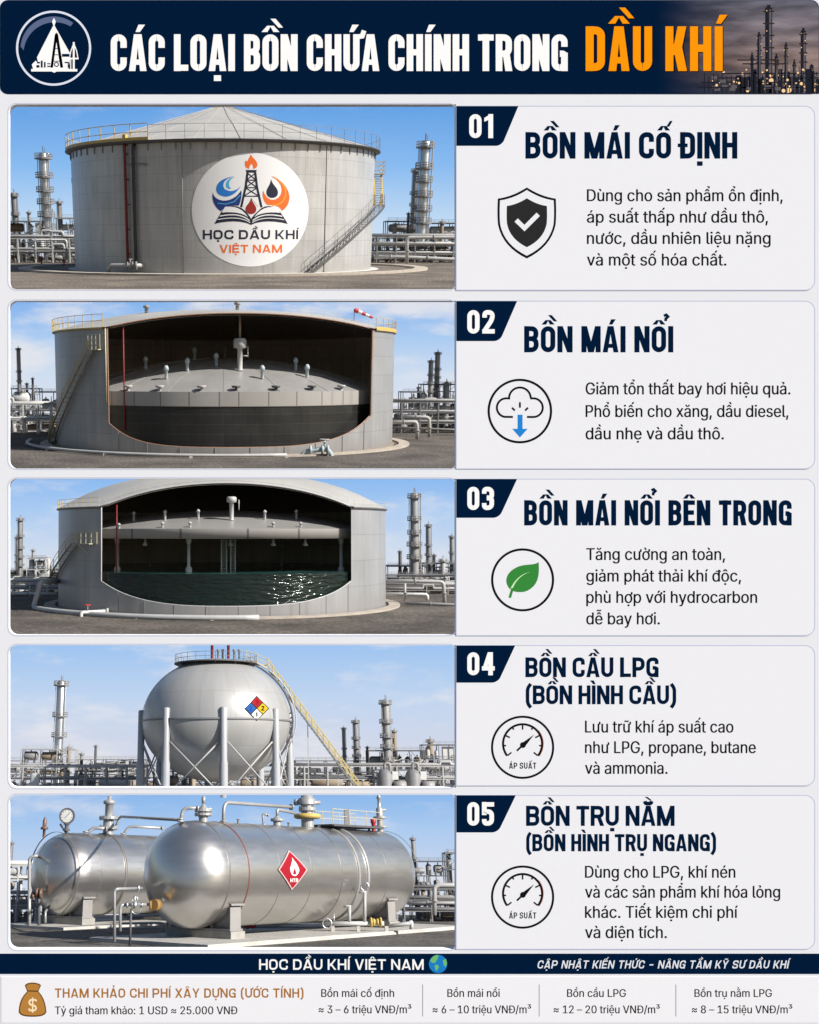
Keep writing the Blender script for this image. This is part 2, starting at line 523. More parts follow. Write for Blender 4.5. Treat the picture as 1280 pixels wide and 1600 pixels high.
    for a in marks:
        if a == '\u0302':
            st2 = k * 1.15; h = .17; d = .2 + t * .25
            pg((m - d, up), (m - d + st2 * 1.1, up), (m + st2 * .1, up + h), (m - st2 * .6, up + h))
            pg((m + d, up), (m + d - st2 * 1.1, up), (m - st2 * .1, up + h), (m + st2 * .6, up + h))
        elif a == '\u0306': st([(m - .17, up + .17), (m - .14, up + .05), (m + .14, up + .05), (m + .17, up + .17)], .1)
        elif a in '\u0301\u0300':
            hi = ('\u0302' in marks) or ('\u0306' in marks)
            if hi:
                if a == '\u0301': pg((m + .10, up + .14), (m + .10 + k * .8, up + .14), (m + .34, up + .36), (m + .24, up + .36))
                else: pg((m + .22, up + .12), (m + .24 + k * .8, up + .12), (m + .14, up + .36), (m + .0, up + .36)) if '\u0302' in marks else pg((m + .08, up + .2), (m + .08 + k * .8, up + .2), (m - .04, up + .38), (m - .18, up + .38))
            elif a == '\u0301': pg((m - .06, up), (m - .06 + k * .9, up), (m + .2, up + .2), (m + .02, up + .2))
            else: pg((m + .1, up), (m + .1 - k * .9, up), (m - .2, up + .2), (m - .0, up + .2))
        elif a == '\u0309':
            x, y = (m + .26, up + .13) if '\u0302' in marks else (m, up)
            st2 = [(x - .07, y + .2), (x + .02, y + .24), (x + .09, y + .17), (x, y + .09), (x, y)]
            G.append(('t', st2, k * .75))
        elif a == '\u0303': G.append(('t', [(m - .2, up + .04), (m - .09, up + .14), (m + .08, up + .05), (m + .2, up + .15)], k * .75))
        elif a == '\u0323': pg((m - k * .75, -.27), (m + k * .75, -.27), (m + k * .75, -.27 + k * 1.2), (m - k * .75, -.27 + k * 1.2))
        elif a == '\u031b': G.append(('t', [(W - t * .3, .93), (W + .07, .95), (W + .12, 1.1)], k))
    return W

def caps(FL, s, x0, x1, yb, cap, t=0.2, gap=0.1, slant=0.0, SPACE=0.26):
    def total(w):
        G = []; x = 0
        for ch in s: x += SPACE if ch == ' ' else glyph(G, ch, w, t) + gap
        return x - gap
    goal = (x1 - x0) / cap
    a, b = total(.4), total(.5)
    w = .4 + (goal - a) * .1 / (b - a)
    x = 0
    X = lambda p: (x0 + (p[0] + p[1] * slant) * cap, yb - p[1] * cap)
    for ch in s:
        if ch == ' ': x += SPACE; continue
        G = []
        W = glyph(G, ch, w, t)
        for kind, pts, arg in G:
            P = [X((px + x, py)) for px, py in pts]
            if kind == 'p': FL.poly(P)
            elif kind == 's': FL.stroke(P, t * cap * .96, closed=arg)
            else: FL.stroke(P, arg * cap)
        x += W + gap

# ------------------------------------------------------------------ running text from Blender's own interface font
FONT = None
try:
    FONT = bpy.data.fonts.load(os.path.join(bpy.utils.system_resource('DATAFILES'), 'fonts', 'Inter.woff2'))
except Exception:
    FONT = None
_tc = {}
def unloop(l):
    # cut an outline that crosses itself into simple loops (their union is the same shape)
    n = len(l)
    for i in range(n):
        a, b = l[i], l[(i + 1) % n]
        for j in range(i + 2, n):
            if i == 0 and j == n - 1: continue
            c, d = l[j], l[(j + 1) % n]
            if max(a[0], b[0]) < min(c[0], d[0]) or max(c[0], d[0]) < min(a[0], b[0]) or max(a[1], b[1]) < min(c[1], d[1]) or max(c[1], d[1]) < min(a[1], b[1]): continue
            r = (b[0] - a[0], b[1] - a[1]); q = (d[0] - c[0], d[1] - c[1])
            den = r[0] * q[1] - r[1] * q[0]
            if abs(den) < 1e-12: continue
            t = ((c[0] - a[0]) * q[1] - (c[1] - a[1]) * q[0]) / den
            u = ((c[0] - a[0]) * r[1] - (c[1] - a[1]) * r[0]) / den
            if 1e-6 < t < 1 - 1e-6 and 1e-6 < u < 1 - 1e-6:
                X = (a[0] + r[0] * t, a[1] + r[1] * t)
                return unloop(l[:i + 1] + [X] + l[j + 1:]) + unloop([X] + l[i + 1:j + 1])
    return [l]
def contours(s):
    if s in _tc: return _tc[s]
    c = bpy.data.curves.new('text', 'FONT')
    c.body = s
    if FONT: c.font = FONT
    o = bpy.data.objects.new('text', c)
    COL.objects.link(o)
    bpy.context.view_layer.update()
    cu = o.to_curve(bpy.context.evaluated_depsgraph_get(), apply_modifiers=False)
    loops = []
    for sp in cu.splines:
        bp_ = sp.bezier_points
        if len(bp_) == 0:
            pts = [(p.co.x, p.co.y) for p in sp.points]
        else:
            pts = []
            for i in range(len(bp_)):
                a, b = bp_[i], bp_[(i + 1) % len(bp_)]
                straight = (a.handle_right - a.co).cross(b.co - a.co).length < 1e-5 and (b.handle_left - b.co).cross(b.co - a.co).length < 1e-5
                seg = interpolate_bezier(a.co, a.handle_right, b.handle_left, b.co, 2 if straight else 5)
                pts += [(q.x, q.y) for q in seg[:-1]]
        q = []
        for p in pts:
            if not q or abs(p[0] - q[-1][0]) + abs(p[1] - q[-1][1]) > 1e-5: q.append(p)
        if len(q) > 2 and abs(q[0][0] - q[-1][0]) + abs(q[0][1] - q[-1][1]) < 1e-5: q.pop()
        if len(q) > 2: loops += [z for z in unloop(q) if abs(area(z)) > 1e-5]
    o.to_curve_clear()
    bpy.data.objects.remove(o)
    bpy.data.curves.remove(c)
    _tc[s] = loops
    return loops
def area(l): return sum(l[i - 1][0] * l[i][1] - l[i][0] * l[i - 1][1] for i in range(len(l))) / 2
def inside(p, l):
    r = False
    for i in range(len(l)):
        a, b = l[i - 1], l[i]
        if (a[1] > p[1]) != (b[1] > p[1]) and p[0] < (b[0] - a[0]) * (p[1] - a[1]) / (b[1] - a[1]) + a[0]: r = not r
    return r
CAPH = (lambda L: max(p[1] for l in L for p in l))(contours('H'))
def body(FL, s, x0, x1, yb, cap, bold=0.0):
    L = contours(s)
    xa = min(p[0] for l in L for p in l); xb = max(p[0] for l in L for p in l)
    sx = (x1 - x0 - bold) / (xb - xa); sy = cap / CAPH
    big = max(L, key=lambda l: abs(area(l)))
    sg = 1 if area(big) > 0 else -1
    outs = [l for l in L if area(l) * sg > 0]; holes = [l for l in L if area(l) * sg <= 0]
    shifts = (0,) if bold == 0 else (0, bold / 2, bold)
    groups = []      # outlines that touch each other go to different fills, so that overlaps never cancel out
    for o in outs:
        bb = (min(p[0] for p in o), max(p[0] for p in o), min(p[1] for p in o), max(p[1] for p in o))
        for g in groups:
            if all(bb[0] > q[1] or bb[1] < q[0] or bb[2] > q[3] or bb[3] < q[2] for q, _ in g): g.append((bb, o)); break
        else: groups.append([(bb, o)])
    for g in groups:
        c = bpy.data.curves.new('fill', 'CURVE'); c.dimensions = '2D'; c.fill_mode = 'FRONT'
        for _, o in g:
            for l in [o] + [h for h in holes if inside(h[0], o)]:
                sp = c.splines.new('POLY'); sp.points.add(len(l) - 1); sp.use_cyclic_u = True
                for i, (x, y) in enumerate(l): sp.points[i].co = (x, y, 0, 1)
        ob = bpy.data.objects.new('fill', c)
        me = bpy.data.meshes.new_from_object(ob)
        vv = [(v.co.x, v.co.y) for v in me.vertices]; ff = [tuple(p.vertices) for p in me.polygons]
        for dx in shifts:
            b = len(FL.v)
            for x, y in vv: FL.v.append((x0 + dx + (x - xa) * sx, yb - y * sy, FL.z + (FL.k % 10) * 2e-5))
            for f in ff: FL.f.append([b + i for i in f]); FL.mi.append(FL.m)
            FL.k += 1
        bpy.data.meshes.remove(me); bpy.data.objects.remove(ob); bpy.data.curves.remove(c)

# ================================================================== THE BOARD (a large printed panel with five openings)
BY = 16.0                     # distance of the board
U = BY / F
def bx_(px): return (px - CX) * U
def bz_(py): return CAMZ + (800 - py) * U
def bfn(px, py, d):
    """artwork pixel + layer height -> point relative to the current board thing"""
    ox, oz = ORG
    return (bx_(px) - ox, -d, bz_(py) - oz)
ORG = (0, 0)
def board_thing(name, px, py, label, cat, group=None):
    global ORG
    ORG = (bx_(px), bz_(py))
    return empty(name, Matrix.Translation((ORG[0], BY, ORG[1])), label, cat, group)

NAVY = ink('navy', (3, 27, 56)); PAPER = ink('paper', (232, 234, 240)); CARD = ink('card', (237, 238, 244))
LAV = ink('lavender', (190, 197, 218)); WHT = ink('white', (252, 252, 252)); ORA = ink('orange', (252, 152, 12))
BLK = ink('black', (22, 22, 24)); CHAR = ink('charcoal', (45, 45, 46)); BLU = ink('blue', (38, 134, 214)); GRN = ink('green', (58, 138, 62))
LGRN = ink('pale_green', (205, 242, 190)); GOLD = ink('gold', (168, 112, 42)); DNAVY = ink('edge_black', (2, 8, 20)); GREY = ink('grey', (150, 152, 160))
SLATE = ink('slate', (92, 106, 140))

def slab(name, outer, holes, d0, d1, m, parent):
    """board-shaped solid: outline and holes in artwork pixels, from depth d0 (back) to d1 (front)"""
    loops = [outer] + holes
    V = []; Fc = []; L3 = [[Vector((x, y, 0)) for x, y in l] for l in loops]
    flat_ = [p for l in loops for p in l]; N = len(flat_)
    V = [bfn(x, y, d1) for x, y in flat_] + [bfn(x, y, d0) for x, y in flat_]
    for t in tessellate_polygon(L3):
        Fc.append(list(t)); Fc.append([i + N for i in reversed(t)])
    b = 0
    for l in loops:
        n = len(l)
        for i in range(n):
            j = (i + 1) % n; Fc.append([b + i, b + j, b + j + N, b + i + N])
        b += n
    me = bpy.data.meshes.new(name); me.from_pydata(V, [], Fc); me.materials.append(m); me.update()
    o = bpy.data.objects.new(name, me); COL.objects.link(o); o.parent = parent
    # consistent normals
    import bmesh
    bm = bmesh.new(); bm.from_mesh(me); bmesh.ops.recalc_face_normals(bm, faces=bm.faces); bm.to_mesh(me); bm.free()
    return o

def rrect(x0, y0, x1, y1, rl=0, rr_=0):
    pts = []
    for (x, y, r, a) in ((x0, y0, rl, 180), (x1, y0, rr_, 270), (x1, y1, rr_, 0), (x0, y1, rl, 90)):
        if r == 0: pts.append((x, y)); continue
        cx = x + r if x == x0 else x - r; cy = y + r if y == y0 else y - r
        pts += arc(cx, cy, r, a, a + 90, 6)
    return pts

WIN = [(14, 163, 712.5, 452), (14, 470, 712.5, 732), (14, 748, 712.5, 992), (14, 1008, 712.5, 1231), (14, 1242, 712.5, 1484)]
t = board_thing('poster_board', 640, 800, 'pale grey poster board with five rounded picture openings cut down its left side', 'poster board')
slab('backing_panel', [(-2, -2), (1282, -2), (1282, 1602), (-2, 1602)], [rrect(*w, 13, 0) for w in WIN], -0.10, 0.0, PAPER, t)
fl = Flat(); fl.z = 0.0006
for (x0, y0, x1, y1) in WIN: fl.stroke(rounded([(x0 - 1.5, y0 - 1.5), (x1 + 1.5, y0 - 1.5), (x1 + 1.5, y1 + 1.5), (x0 - 1.5, y1 + 1.5)], 14 if False else 13, True), 1.2, True)
fl.build('opening_trim', LAV, bfn, t)

# ---- title banner
t = board_thing('title_banner', 640, 74, 'navy banner across the top with white and orange title lettering', 'banner')
slab('banner_panel', rounded([(0, 0), (1280, 0), (1280, 147), (0, 147)], 13, True), [], -0.01, 0.0045, NAVY, t)
# dusk picture printed into the right end of the banner: the print fades into the navy towards the left
m = bpy.data.materials.new('ink_dusk_print'); m.use_nodes = True; nt = m.node_tree; p = nt.nodes['Principled BSDF']; p.inputs['Roughness'].default_value = .8; p.inputs['Specular IOR Level'].default_value = 0
tc = nt.nodes.new('ShaderNodeTexCoord'); sp = nt.nodes.new('ShaderNodeSeparateXYZ'); nt.links.new(tc.outputs['Generated'], sp.inputs[0])
cr = nt.nodes.new('ShaderNodeValToRGB'); nt.links.new(sp.outputs['Z'], cr.inputs[0])
cr.color_ramp.elements[0].color = (*lin((62, 66, 78)), 1); cr.color_ramp.elements[1].color = (*lin((104, 104, 118)), 1)
e_ = cr.color_ramp.elements.new(.35); e_.color = (*lin((140, 120, 116)), 1)
e_ = cr.color_ramp.elements.new(.65); e_.color = (*lin((128, 118, 124)), 1)
mp = nt.nodes.new('ShaderNodeMapping'); mp.inputs['Scale'].default_value = (2.2, 1, 7); nt.links.new(tc.outputs['Generated'], mp.inputs[0])
no = nt.nodes.new('ShaderNodeTexNoise'); no.inputs['Scale'].default_value = 1.6; no.inputs['Detail'].default_value = 5; nt.links.new(mp.outputs[0], no.inputs['Vector'])
m1 = nt.nodes.new('ShaderNodeMapRange'); m1.inputs['From Min'].default_value = .35; m1.inputs['From Max'].default_value = .7; m1.inputs['To Min'].default_value = .55; m1.inputs['To Max'].default_value = 1.35; nt.links.new(no.outputs[0], m1.inputs[0])
vs = nt.nodes.new('ShaderNodeVectorMath'); vs.operation = 'SCALE'; nt.links.new(cr.outputs[0], vs.inputs[0]); nt.links.new(m1.outputs[0], vs.inputs['Scale'])
fd = nt.nodes.new('ShaderNodeMapRange'); fd.interpolation_type = 'SMOOTHSTEP'; fd.inputs['From Min'].default_value = .0; fd.inputs['From Max'].default_value = .72; nt.links.new(sp.outputs['X'], fd.inputs[0])
mx = nt.nodes.new('ShaderNodeMix'); mx.data_type = 'RGBA'; nt.links.new(fd.outputs[0], mx.inputs[0]); mx.inputs[6].default_value = (*lin((3, 27, 56)), 1); nt.links.new(vs.outputs[0], mx.inputs[7]); nt.links.new(mx.outputs[2], p.inputs['Base Color'])
fl = Flat(); fl.z = 0.0050
fl.poly([(1020, 1), (1266, 1)] + arc(1266, 14, 13, -90, 0, 6) + [(1279, 146.5), (1020, 146.5)])
fl.build('dusk_picture', m, bfn, t)
fl = Flat(); fl.z = 0.0060
rnd = random.Random(5)
def fcol(x, w, y0, y1=146, rings=4):
    fl.m = 0; fl.rect(x - w / 2, y0, x + w / 2, y1)
    fl.m = 1; fl.rect(x + w * .05, y0 + 3, x + w * .38, y1)
    fl.m = 2
    for k in range(rings):
        yy = y0 + 5 + (y1 - 50 - y0) * k / max(1, rings - 1) * .9; fl.rect(x - w * .8, yy, x + w * .8, yy + 2)
    fl.m = 0; fl.rect(x - w * .25, y0 - 4, x + w * .25, y0)
fcol(1201, 11, 12, 146, 5); fcol(1186, 5.5, 54, 146, 5); fcol(1228, 4.5, 70, 146, 3); fcol(1255, 8, 48, 146, 4); fcol(1175, 4, 86, 146, 2); fcol(1213, 5, 88); fcol(1241, 4, 97); fcol(1268, 4, 104)
fl.m = 0
for k in range(16):
    x = 1150 + k * 8.3; y = 108 + rnd.random() * 16; fl.rect(x, y, x + 5 + rnd.random() * 5, 146)
for (y, a, b) in ((93, 1152, 1215), (99, 1160, 1225), (114, 1128, 1279), (121, 1110, 1279), (128, 1096, 1279), (136, 1090, 1279)): fl.rect(a, y, b, y + 1.8)
for k in range(26): x = 1100 + k * 7; fl.rect(x, 112 + rnd.random() * 8, x + 1.2, 146)
fl.m = 1
for k in range(16): x = 1110 + rnd.random() * 165; y = 118 + rnd.random() * 20; fl.rect(x, y, x + 9, y + 5)
fl.m = 1
for k in range(30): x = 1150 + rnd.random() * 125; y = 100 + rnd.random() * 30; fl.rect(x, y, x + .9, min(146, y + 12 + rnd.random() * 14))
fl.m = 3
for x_, y0_, n_ in ((1201, 17, 5), (1255, 53, 4), (1186, 60, 4), (1228, 78, 2)):
    for k in range(n_):
        yy = y0_ + (96 - y0_) * k / n_; fl.disc(x_ + (3 if k % 2 else -3), yy, .9, 8)
for k in range(80):
    x = 1100 + rnd.random() ** .6 * 177; y = 108 + rnd.random() * 35; r = .6 + rnd.random() * 1.5; fl.disc(x, y, r, 8)
for x, y, r in ((1205, 126, 3.6), (1192, 129, 3.0), (1232, 141, 4.6), (1224, 142, 3), (1168, 142, 2.5), (1252, 131, 2.6), (1222, 112, 2), (1160, 115, 2), (1168, 127, 2), (1210, 98, 1.2), (1259, 141, 2), (1181, 129, 1.6)): fl.disc(x, y, r, 12)
fl.build('refinery_silhouette', [ink('dusk_dark', (34, 36, 46)), ink('dusk_grey', (96, 92, 96)), ink('dusk_ring', (52, 44, 44)), ink('dusk_lamp', (255, 214, 160))], bfn, t)
fl = Flat(); fl.z = 0.0068
caps(fl, 'CÁC LOẠI BỒN CHỨA CHÍNH TRONG', 173, 887, 111.3, 57.5, t=.18, gap=.055, SPACE=.19)
fl.build('title_lettering', WHT, bfn, t)
fl = Flat(); fl.z = 0.0064
for s_, a, b in (('DẦU', 915, 1019), ('KHÍ', 1039.5, 1129)): caps(fl, s_, a + 1.2, b + 1.2, 112.4, 69.8, t=.19, gap=.07)
fl.build('lettering_shadow', DNAVY, bfn, t)
fl = Flat(); fl.z = 0.0074
for s_, a, b in (('DẦU', 915, 1019), ('KHÍ', 1039.5, 1129)): caps(fl, s_, a, b, 111.3, 69.8, t=.18, gap=.075)
fl.build('orange_lettering', ORA, bfn, t)
# round emblem
fl = Flat(); fl.z = 0.0060
fl.stroke(arc(84, 75.5, 57, 0, 360, 64)[:-1], 3.4, True)
fl.build('emblem_ring', ink('ring', (222, 228, 244)), bfn, t)
fl = Flat(); fl.z = 0.0060
a_ = arc(84, 78, 52, 186, 306, 24); b_ = arc(86, 84, 49, 186, 300, 24)
fl.poly(a_ + b_[::-1])
fl.build('emblem_highlight', SLATE, bfn, t)
fl = Flat(); fl.z = 0.0068
fl.m = 0
fl.poly([(84.5, 28), (87.5, 34), (85.5, 40), (87, 43), (110, 84), (110, 92), (107, 108), (62, 108), (58, 90), (82, 43), (83.5, 40), (81.5, 34)])
fl.rect(49, 108, 121, 112); fl.poly([(52, 108), (50, 101), (56, 95), (62, 102), (68, 108)]); fl.poly([(79, 111), (85, 114), (91, 111)])
fl.stroke([(115.5, 68), (111, 80), (109, 91)], 1.6); fl.stroke([(115.5, 68), (120, 80), (122, 91)], 1.6); fl.rect(98, 90.5, 123, 93); fl.rect(114, 66, 117, 109); fl.rect(110, 92, 111.5, 109); fl.poly([(112, 76), (119, 76), (115.5, 67)])
fl.m = 1
fl.poly([(86, 54), (88.5, 51), (91, 54), (99, 106), (94.5, 106), (90, 76), (88.5, 66), (87, 76), (83, 106), (79, 106)])
for y, w in ((66, 2.2), (76, 3.5), (86, 5), (96, 6)): fl.stroke([(88.5 - w, y), (88.5 + w, y)], 1.2)
fl.rect(97, 84.5, 109, 89); fl.rect(64, 95, 67, 106); fl.rect(69, 97, 71.5, 106); fl.rect(74, 99, 79, 100.8); fl.rect(74, 103, 79, 105); fl.rect(101, 97, 108, 99); fl.rect(106, 97, 108, 106); fl.rect(58, 97, 63, 99.5); fl.rect(57, 102, 62, 106)
fl.stroke(arc(88.5, 101, 3.2, 0, 360, 14)[:-1], 1.6, True)
fl.build('emblem_picture', [WHT, NAVY], bfn, t)

# ---- icons
def shield(fl):
    for sc, mi in ((1.0, 0), (.925, 1), (.69, 2)):
        fl.m = mi; f = lambda x, y: (823.2 + (x - 823.2) * sc, 347.5 + (y - 347.5) * sc)
        r_ = bez([(823.2, 293), (835, 300.5), (850, 308), (868.5, 310.5), (869.5, 330), (869, 345), (868, 352), (863, 375), (848, 392), (823.2, 404)], 8)
        pts = r_ + [(2 * 823.2 - x, y) for x, y in r_[::-1][1:-1]]
        fl.poly([f(*q) for q in pts])
    fl.m = 1; fl.stroke([(806.5, 344), (819.5, 356.5), (841, 335)], 7.2)
def ring_(fl, x, y, r, w=3.2): fl.stroke(arc(x, y, r, 0, 360, 64)[:-1], w, True)
def cloud(fl):
    fl.m = 0; ring_(fl, 812.3, 642.3, 48.7, 3.6)
    pts = [(801.5, 651.5)] + arc(791, 637, 14.6, 90, 268, 16)[1:] + [(795.5, 622.5)] + arc(812.4, 622.5, 17, 187, 353, 18) + [(830, 622.5)] + arc(833.5, 637, 14.6, -88, 90, 16) + [(823.5, 651.5)]
    fl.stroke(pts, 3.2)
    fl.stroke([(812.4, 628.5), (812.4, 637)], 3); fl.stroke([(800, 637), (804.5, 641.5)], 3); fl.stroke([(825, 637), (820.5, 641.5)], 3)
    fl.m = 1; fl.poly([(808.8, 648), (816.5, 648), (816.5, 670), (824.5, 670), (812.4, 683.5), (800.5, 670), (808.8, 670)])
def leaf(fl):
    fl.m = 0; ring_(fl, 816.6, 906, 47.5, 3.6)
    fl.m = 1; fl.poly(bez([(841.7, 878), (836, 884), (818, 880), (806, 887), (790, 895), (787, 910), (796.5, 920), (800, 925), (815, 927), (824, 923), (842, 914), (843, 898), (841.7, 878)], 10))
    fl.m = 2; fl.poly(bez([(829, 893.5), (815, 897), (804, 908), (799.5, 924), (798.5, 924), (797.5, 922), (797, 921), (803, 907), (814, 896), (829, 893.5)], 8))
    fl.m = 1; fl.stroke([(801, 919), (796.5, 934)], 4.0)
def gauge(fl, dy):
    fl.m = 0; ring_(fl, 816.6, 1167.5 + dy, 47.7, 3.4); cx, cy = 816.6, 1162 + dy
    fl.stroke(arc(cx, cy, 30.5, 142, 398, 40), 3.4)
    for k in range(9):
        a = math.radians(142 + 32 * k); L = 8 if k % 2 == 0 else 4
        for r0, r1 in ((30, 30 - L),): fl.stroke([(cx + r0 * math.cos(a), cy + r0 * math.sin(a)), (cx + r1 * math.cos(a), cy + r1 * math.sin(a))], 2.4)
    fl.m = 1; fl.stroke(arc(cx, cy, 32.4, 320, 396, 16), 1.0)
    fl.m = 0; fl.disc(cx + .5, cy + 2, 4.6, 20); fl.stroke([(cx - 9, cy + 11), (cx + .5, cy + 2)], 3); fl.poly([(cx - 1, cy - 1), (cx + 18, cy - 14.5), (cx + 4, cy + 4)])
    caps(fl, 'ÁP SUẤT', 795.5, 838, 1201 + dy, 9.6, t=.17, gap=.13)

CARDS = [
 dict(y0=166, y1=453.5, n='01', tab=(810, 783, 228), num=(733, 772, 216, 37.5), ico=shield, mats=[BLK, CARD, CHAR], icol='printed shield with a white check mark',
      head=[('BỒN MÁI CỐ ĐỊNH', 821, 1152, 248, 41.5)], lab='topmost info card, reading BON MAI CO DINH beside a check mark shield',
      txt=[('Dùng cho sản phẩm ổn định,', 917, 1223, 314.5), ('áp suất thấp như dầu thô,', 917, 1200, 348), ('nước, dầu nhiên liệu nặng', 917, 1204, 381.3), ('và một số hóa chất.', 917, 1135, 415)]),
 dict(y0=470.5, y1=732.5, n='02', tab=(808, 780, 533), num=(730, 773, 521.5, 37), ico=cloud, mats=[BLK, BLU], icol='round icon with a cloud and a blue arrow',
      head=[('BỒN MÁI NỔI', 819, 1052, 550.6, 41)], lab='info card numbered 02 with a round cloud and blue arrow icon',
      txt=[('Giảm tổn thất bay hơi hiệu quả.', 915, 1235, 616.3), ('Phổ biến cho xăng, dầu diesel,', 915, 1232, 651.6), ('dầu nhẹ và dầu thô.', 915, 1131, 686.5)]),
 dict(y0=748.5, y1=993, n='03', tab=(808, 779, 809), num=(730, 772, 797, 36.5), ico=leaf, mats=[BLK, GRN, LGRN], icol='round icon with a green leaf',
      head=[('BỒN MÁI NỔI BÊN TRONG', 819, 1237, 821, 39.5)], lab='info card numbered 03 with a green leaf in a ring',
      txt=[('Tăng cường an toàn,', 916, 1133, 875), ('giảm phát thải khí độc,', 916, 1158, 908.7), ('phù hợp với hydrocarbon', 916, 1183, 942), ('dễ bay hơi.', 916, 1031, 975.5)]),
 dict(y0=1008.5, y1=1227.5, n='04', tab=(805, 777, 1066.5), num=(730, 773, 1055, 36), ico=lambda f: gauge(f, 0), mats=[BLK, ink('rust', (196, 120, 90))], icol='round pressure gauge icon',
      head=[('BỒN CẦU LPG', 821, 1029, 1058, 31), ('(BỒN HÌNH CẦU)', 821, 1057, 1100.3, 29.5)], lab='info card numbered 04 with a pressure dial icon and the words BON CAU LPG',
      txt=[('Lưu trữ khí áp suất cao', 914, 1146, 1144.5), ('như LPG, propane, butane', 914, 1181, 1176.7), ('và ammonia.', 914, 1043, 1209)]),
 dict(y0=1242.5, y1=1483, n='05', tab=(806, 777, 1300.5), num=(730, 772, 1290, 37), ico=lambda f: gauge(f, 234), mats=[BLK, ink('rust', (196, 120, 90))], icol='round pressure gauge icon',
      head=[('BỒN TRỤ NẰM', 822, 1054, 1290.3, 31.5), ('(BỒN HÌNH TRỤ NGANG)', 822, 1119, 1330, 27)], lab='lowest info card, numbered 05, with a pressure dial icon',
      txt=[('Dùng cho LPG, khí nén', 914, 1149, 1371.3), ('và các sản phẩm khí hóa lỏng', 914, 1219, 1402.5), ('khác. Tiết kiệm chi phí', 914, 1153, 1434), ('và diện tích.', 914, 1042, 1465.5)]),
]
for C in CARDS:
    t = board_thing('info_card', 993, C['y1'], C['lab'], 'info card', 'info cards down the right side of the board')
    out = rrect(713, C['y0'], 1273, C['y1'], 0, 15)
    slab('card_panel', out, [], -.01, 0.0045, CARD, t)
    fl = Flat(); fl.z = 0.0050
    o_ = out[1:] if False else out
    fl.stroke(o_, 1.4, True); fl.build('card_outline', LAV, bfn, t)
    xr, xb, yb = C['tab']; y0 = C['y0']
    fl = Flat(); fl.z = 0.0054
    fl.poly([(713, y0)] + [(xr, y0)] + rounded([(xr, y0), (xb + 1, yb), (713, yb)], 9)[1:-1] + [(713, yb)])
    tab = fl.build('number_tab', NAVY, bfn, t)
    fl = Flat(); fl.z = 0.0060; a, b, yy, cp = C['num']; caps(fl, C['n'], a, b, yy, cp, t=.2, gap=.11)
    fl.build('numeral', WHT, bfn, tab)
    for s_, a, b, yy, cp in C['head']:
        fl = Flat(); fl.z = .0054; caps(fl, s_, a, b, yy, cp, t=.195, gap=.075)
        fl.build('heading_lettering', NAVY, bfn, t)
    for s_, a, b, yy in C['txt']:
        fl = Flat(); fl.z = .0054; body(fl, s_, a, b, yy, 18.6, bold=.8)
        fl.build('description_line', BLK, bfn, t)
    fl = Flat(); fl.z = 0.0054; C['ico'](fl)
    tag(fl.build('icon', C['mats'], bfn, t), C['icol'])

# ---- footer
t = board_thing('footer_banner', 640, 1506, 'narrow navy strip near the bottom with white lettering and a small globe', 'banner')
slab('banner_panel', [(-1, 1490), (1281, 1490), (1281, 1521.5), (-1, 1521.5)], [], -.01, .0045, NAVY, t)
fl = Flat(); fl.z = 0.0054; caps(fl, 'HỌC DẦU KHÍ VIỆT NAM', 405, 662, 1515, 16.5, t=.17, gap=.14, SPACE=.36)
fl.build('strip_lettering', WHT, bfn, t)
fl = Flat(); fl.z = 0.0054; caps(fl, 'CẬP NHẬT KIẾN THỨC – NÂNG TẦM KỸ SƯ DẦU KHÍ', 839, 1231, 1513, 12.6, t=.165, gap=.15, slant=.2, SPACE=.4)
fl.build('slanted_lettering', ink('offwhite', (228, 232, 240)), bfn, t)
fl = Flat(); fl.z = 0.0054; fl.m = 0; fl.disc(684.5, 1506, 14.3, 36)
fl.m = 1; fl.poly(bez([(672, 1501), (674, 1495), (680, 1491), (685, 1492), (686, 1496), (682, 1500), (680, 1504), (677, 1505), (674, 1504), (672, 1501)], 4)); fl.poly([(679, 1508), (684, 1507), (686, 1511), (682, 1517), (680, 1514)]); fl.poly([(692, 1500), (697, 1498), (698.5, 1505), (696, 1511), (693, 1507)])
fl.build('globe', [ink('globe_blue', (30, 126, 200)), ink('globe_green', (110, 186, 110))], bfn, t)
t = board_thing('price_strip', 640, 1560, 'white strip along the bottom listing building costs beside a money bag', 'price list')
slab('strip_panel', [(2, 1526), (1278, 1526), (1278, 1598), (2, 1598)], [], -.01, .0045, ink('strip', (240, 240, 245)), t)
fl = Flat(); fl.z = 0.0052
fl.m = 1; fl.poly(bez([(39, 1539), (43, 1533), (60, 1534), (64.5, 1539), (63, 1543), (61, 1546), (60.5, 1549), (69, 1558), (72, 1568), (72.8, 1581), (71, 1588), (60, 1588.5), (51.5, 1588.5), (43, 1588.5), (31, 1588), (29.3, 1581), (30, 1568), (33, 1558), (42.5, 1549), (42, 1546), (40, 1543), (39, 1539)], 5))
fl.m = 0; fl.poly(bez([(41, 1540), (45, 1535.5), (58, 1536), (62.5, 1540), (61, 1543), (60, 1546), (59.5, 1550), (67, 1559), (70, 1568), (71, 1580), (69, 1586), (60, 1586.3), (51.5, 1586.3), (43, 1586.3), (33, 1586), (31.3, 1580), (32, 1568), (35, 1559), (43.5, 1550), (43.5, 1546), (42, 1543), (41, 1540)], 5))
fl.m = 1; fl.stroke([(43, 1548), (60, 1548.5)], 2)
fl.m = 2; fl.stroke(rounded([(56.5, 1564.5), (56.5, 1562), (46, 1562), (46, 1569.5), (56.5, 1571.5), (56.5, 1578.5), (46, 1578.5), (46, 1575.5)], 4), 2.8); fl.rect(50.2, 1558.5, 52.4, 1582)
fl.build('money_bag', [ink('sack', (184, 130, 62)), ink('sack_edge', (104, 68, 30)), ink('sack_sign', (250, 226, 188))], bfn, t)
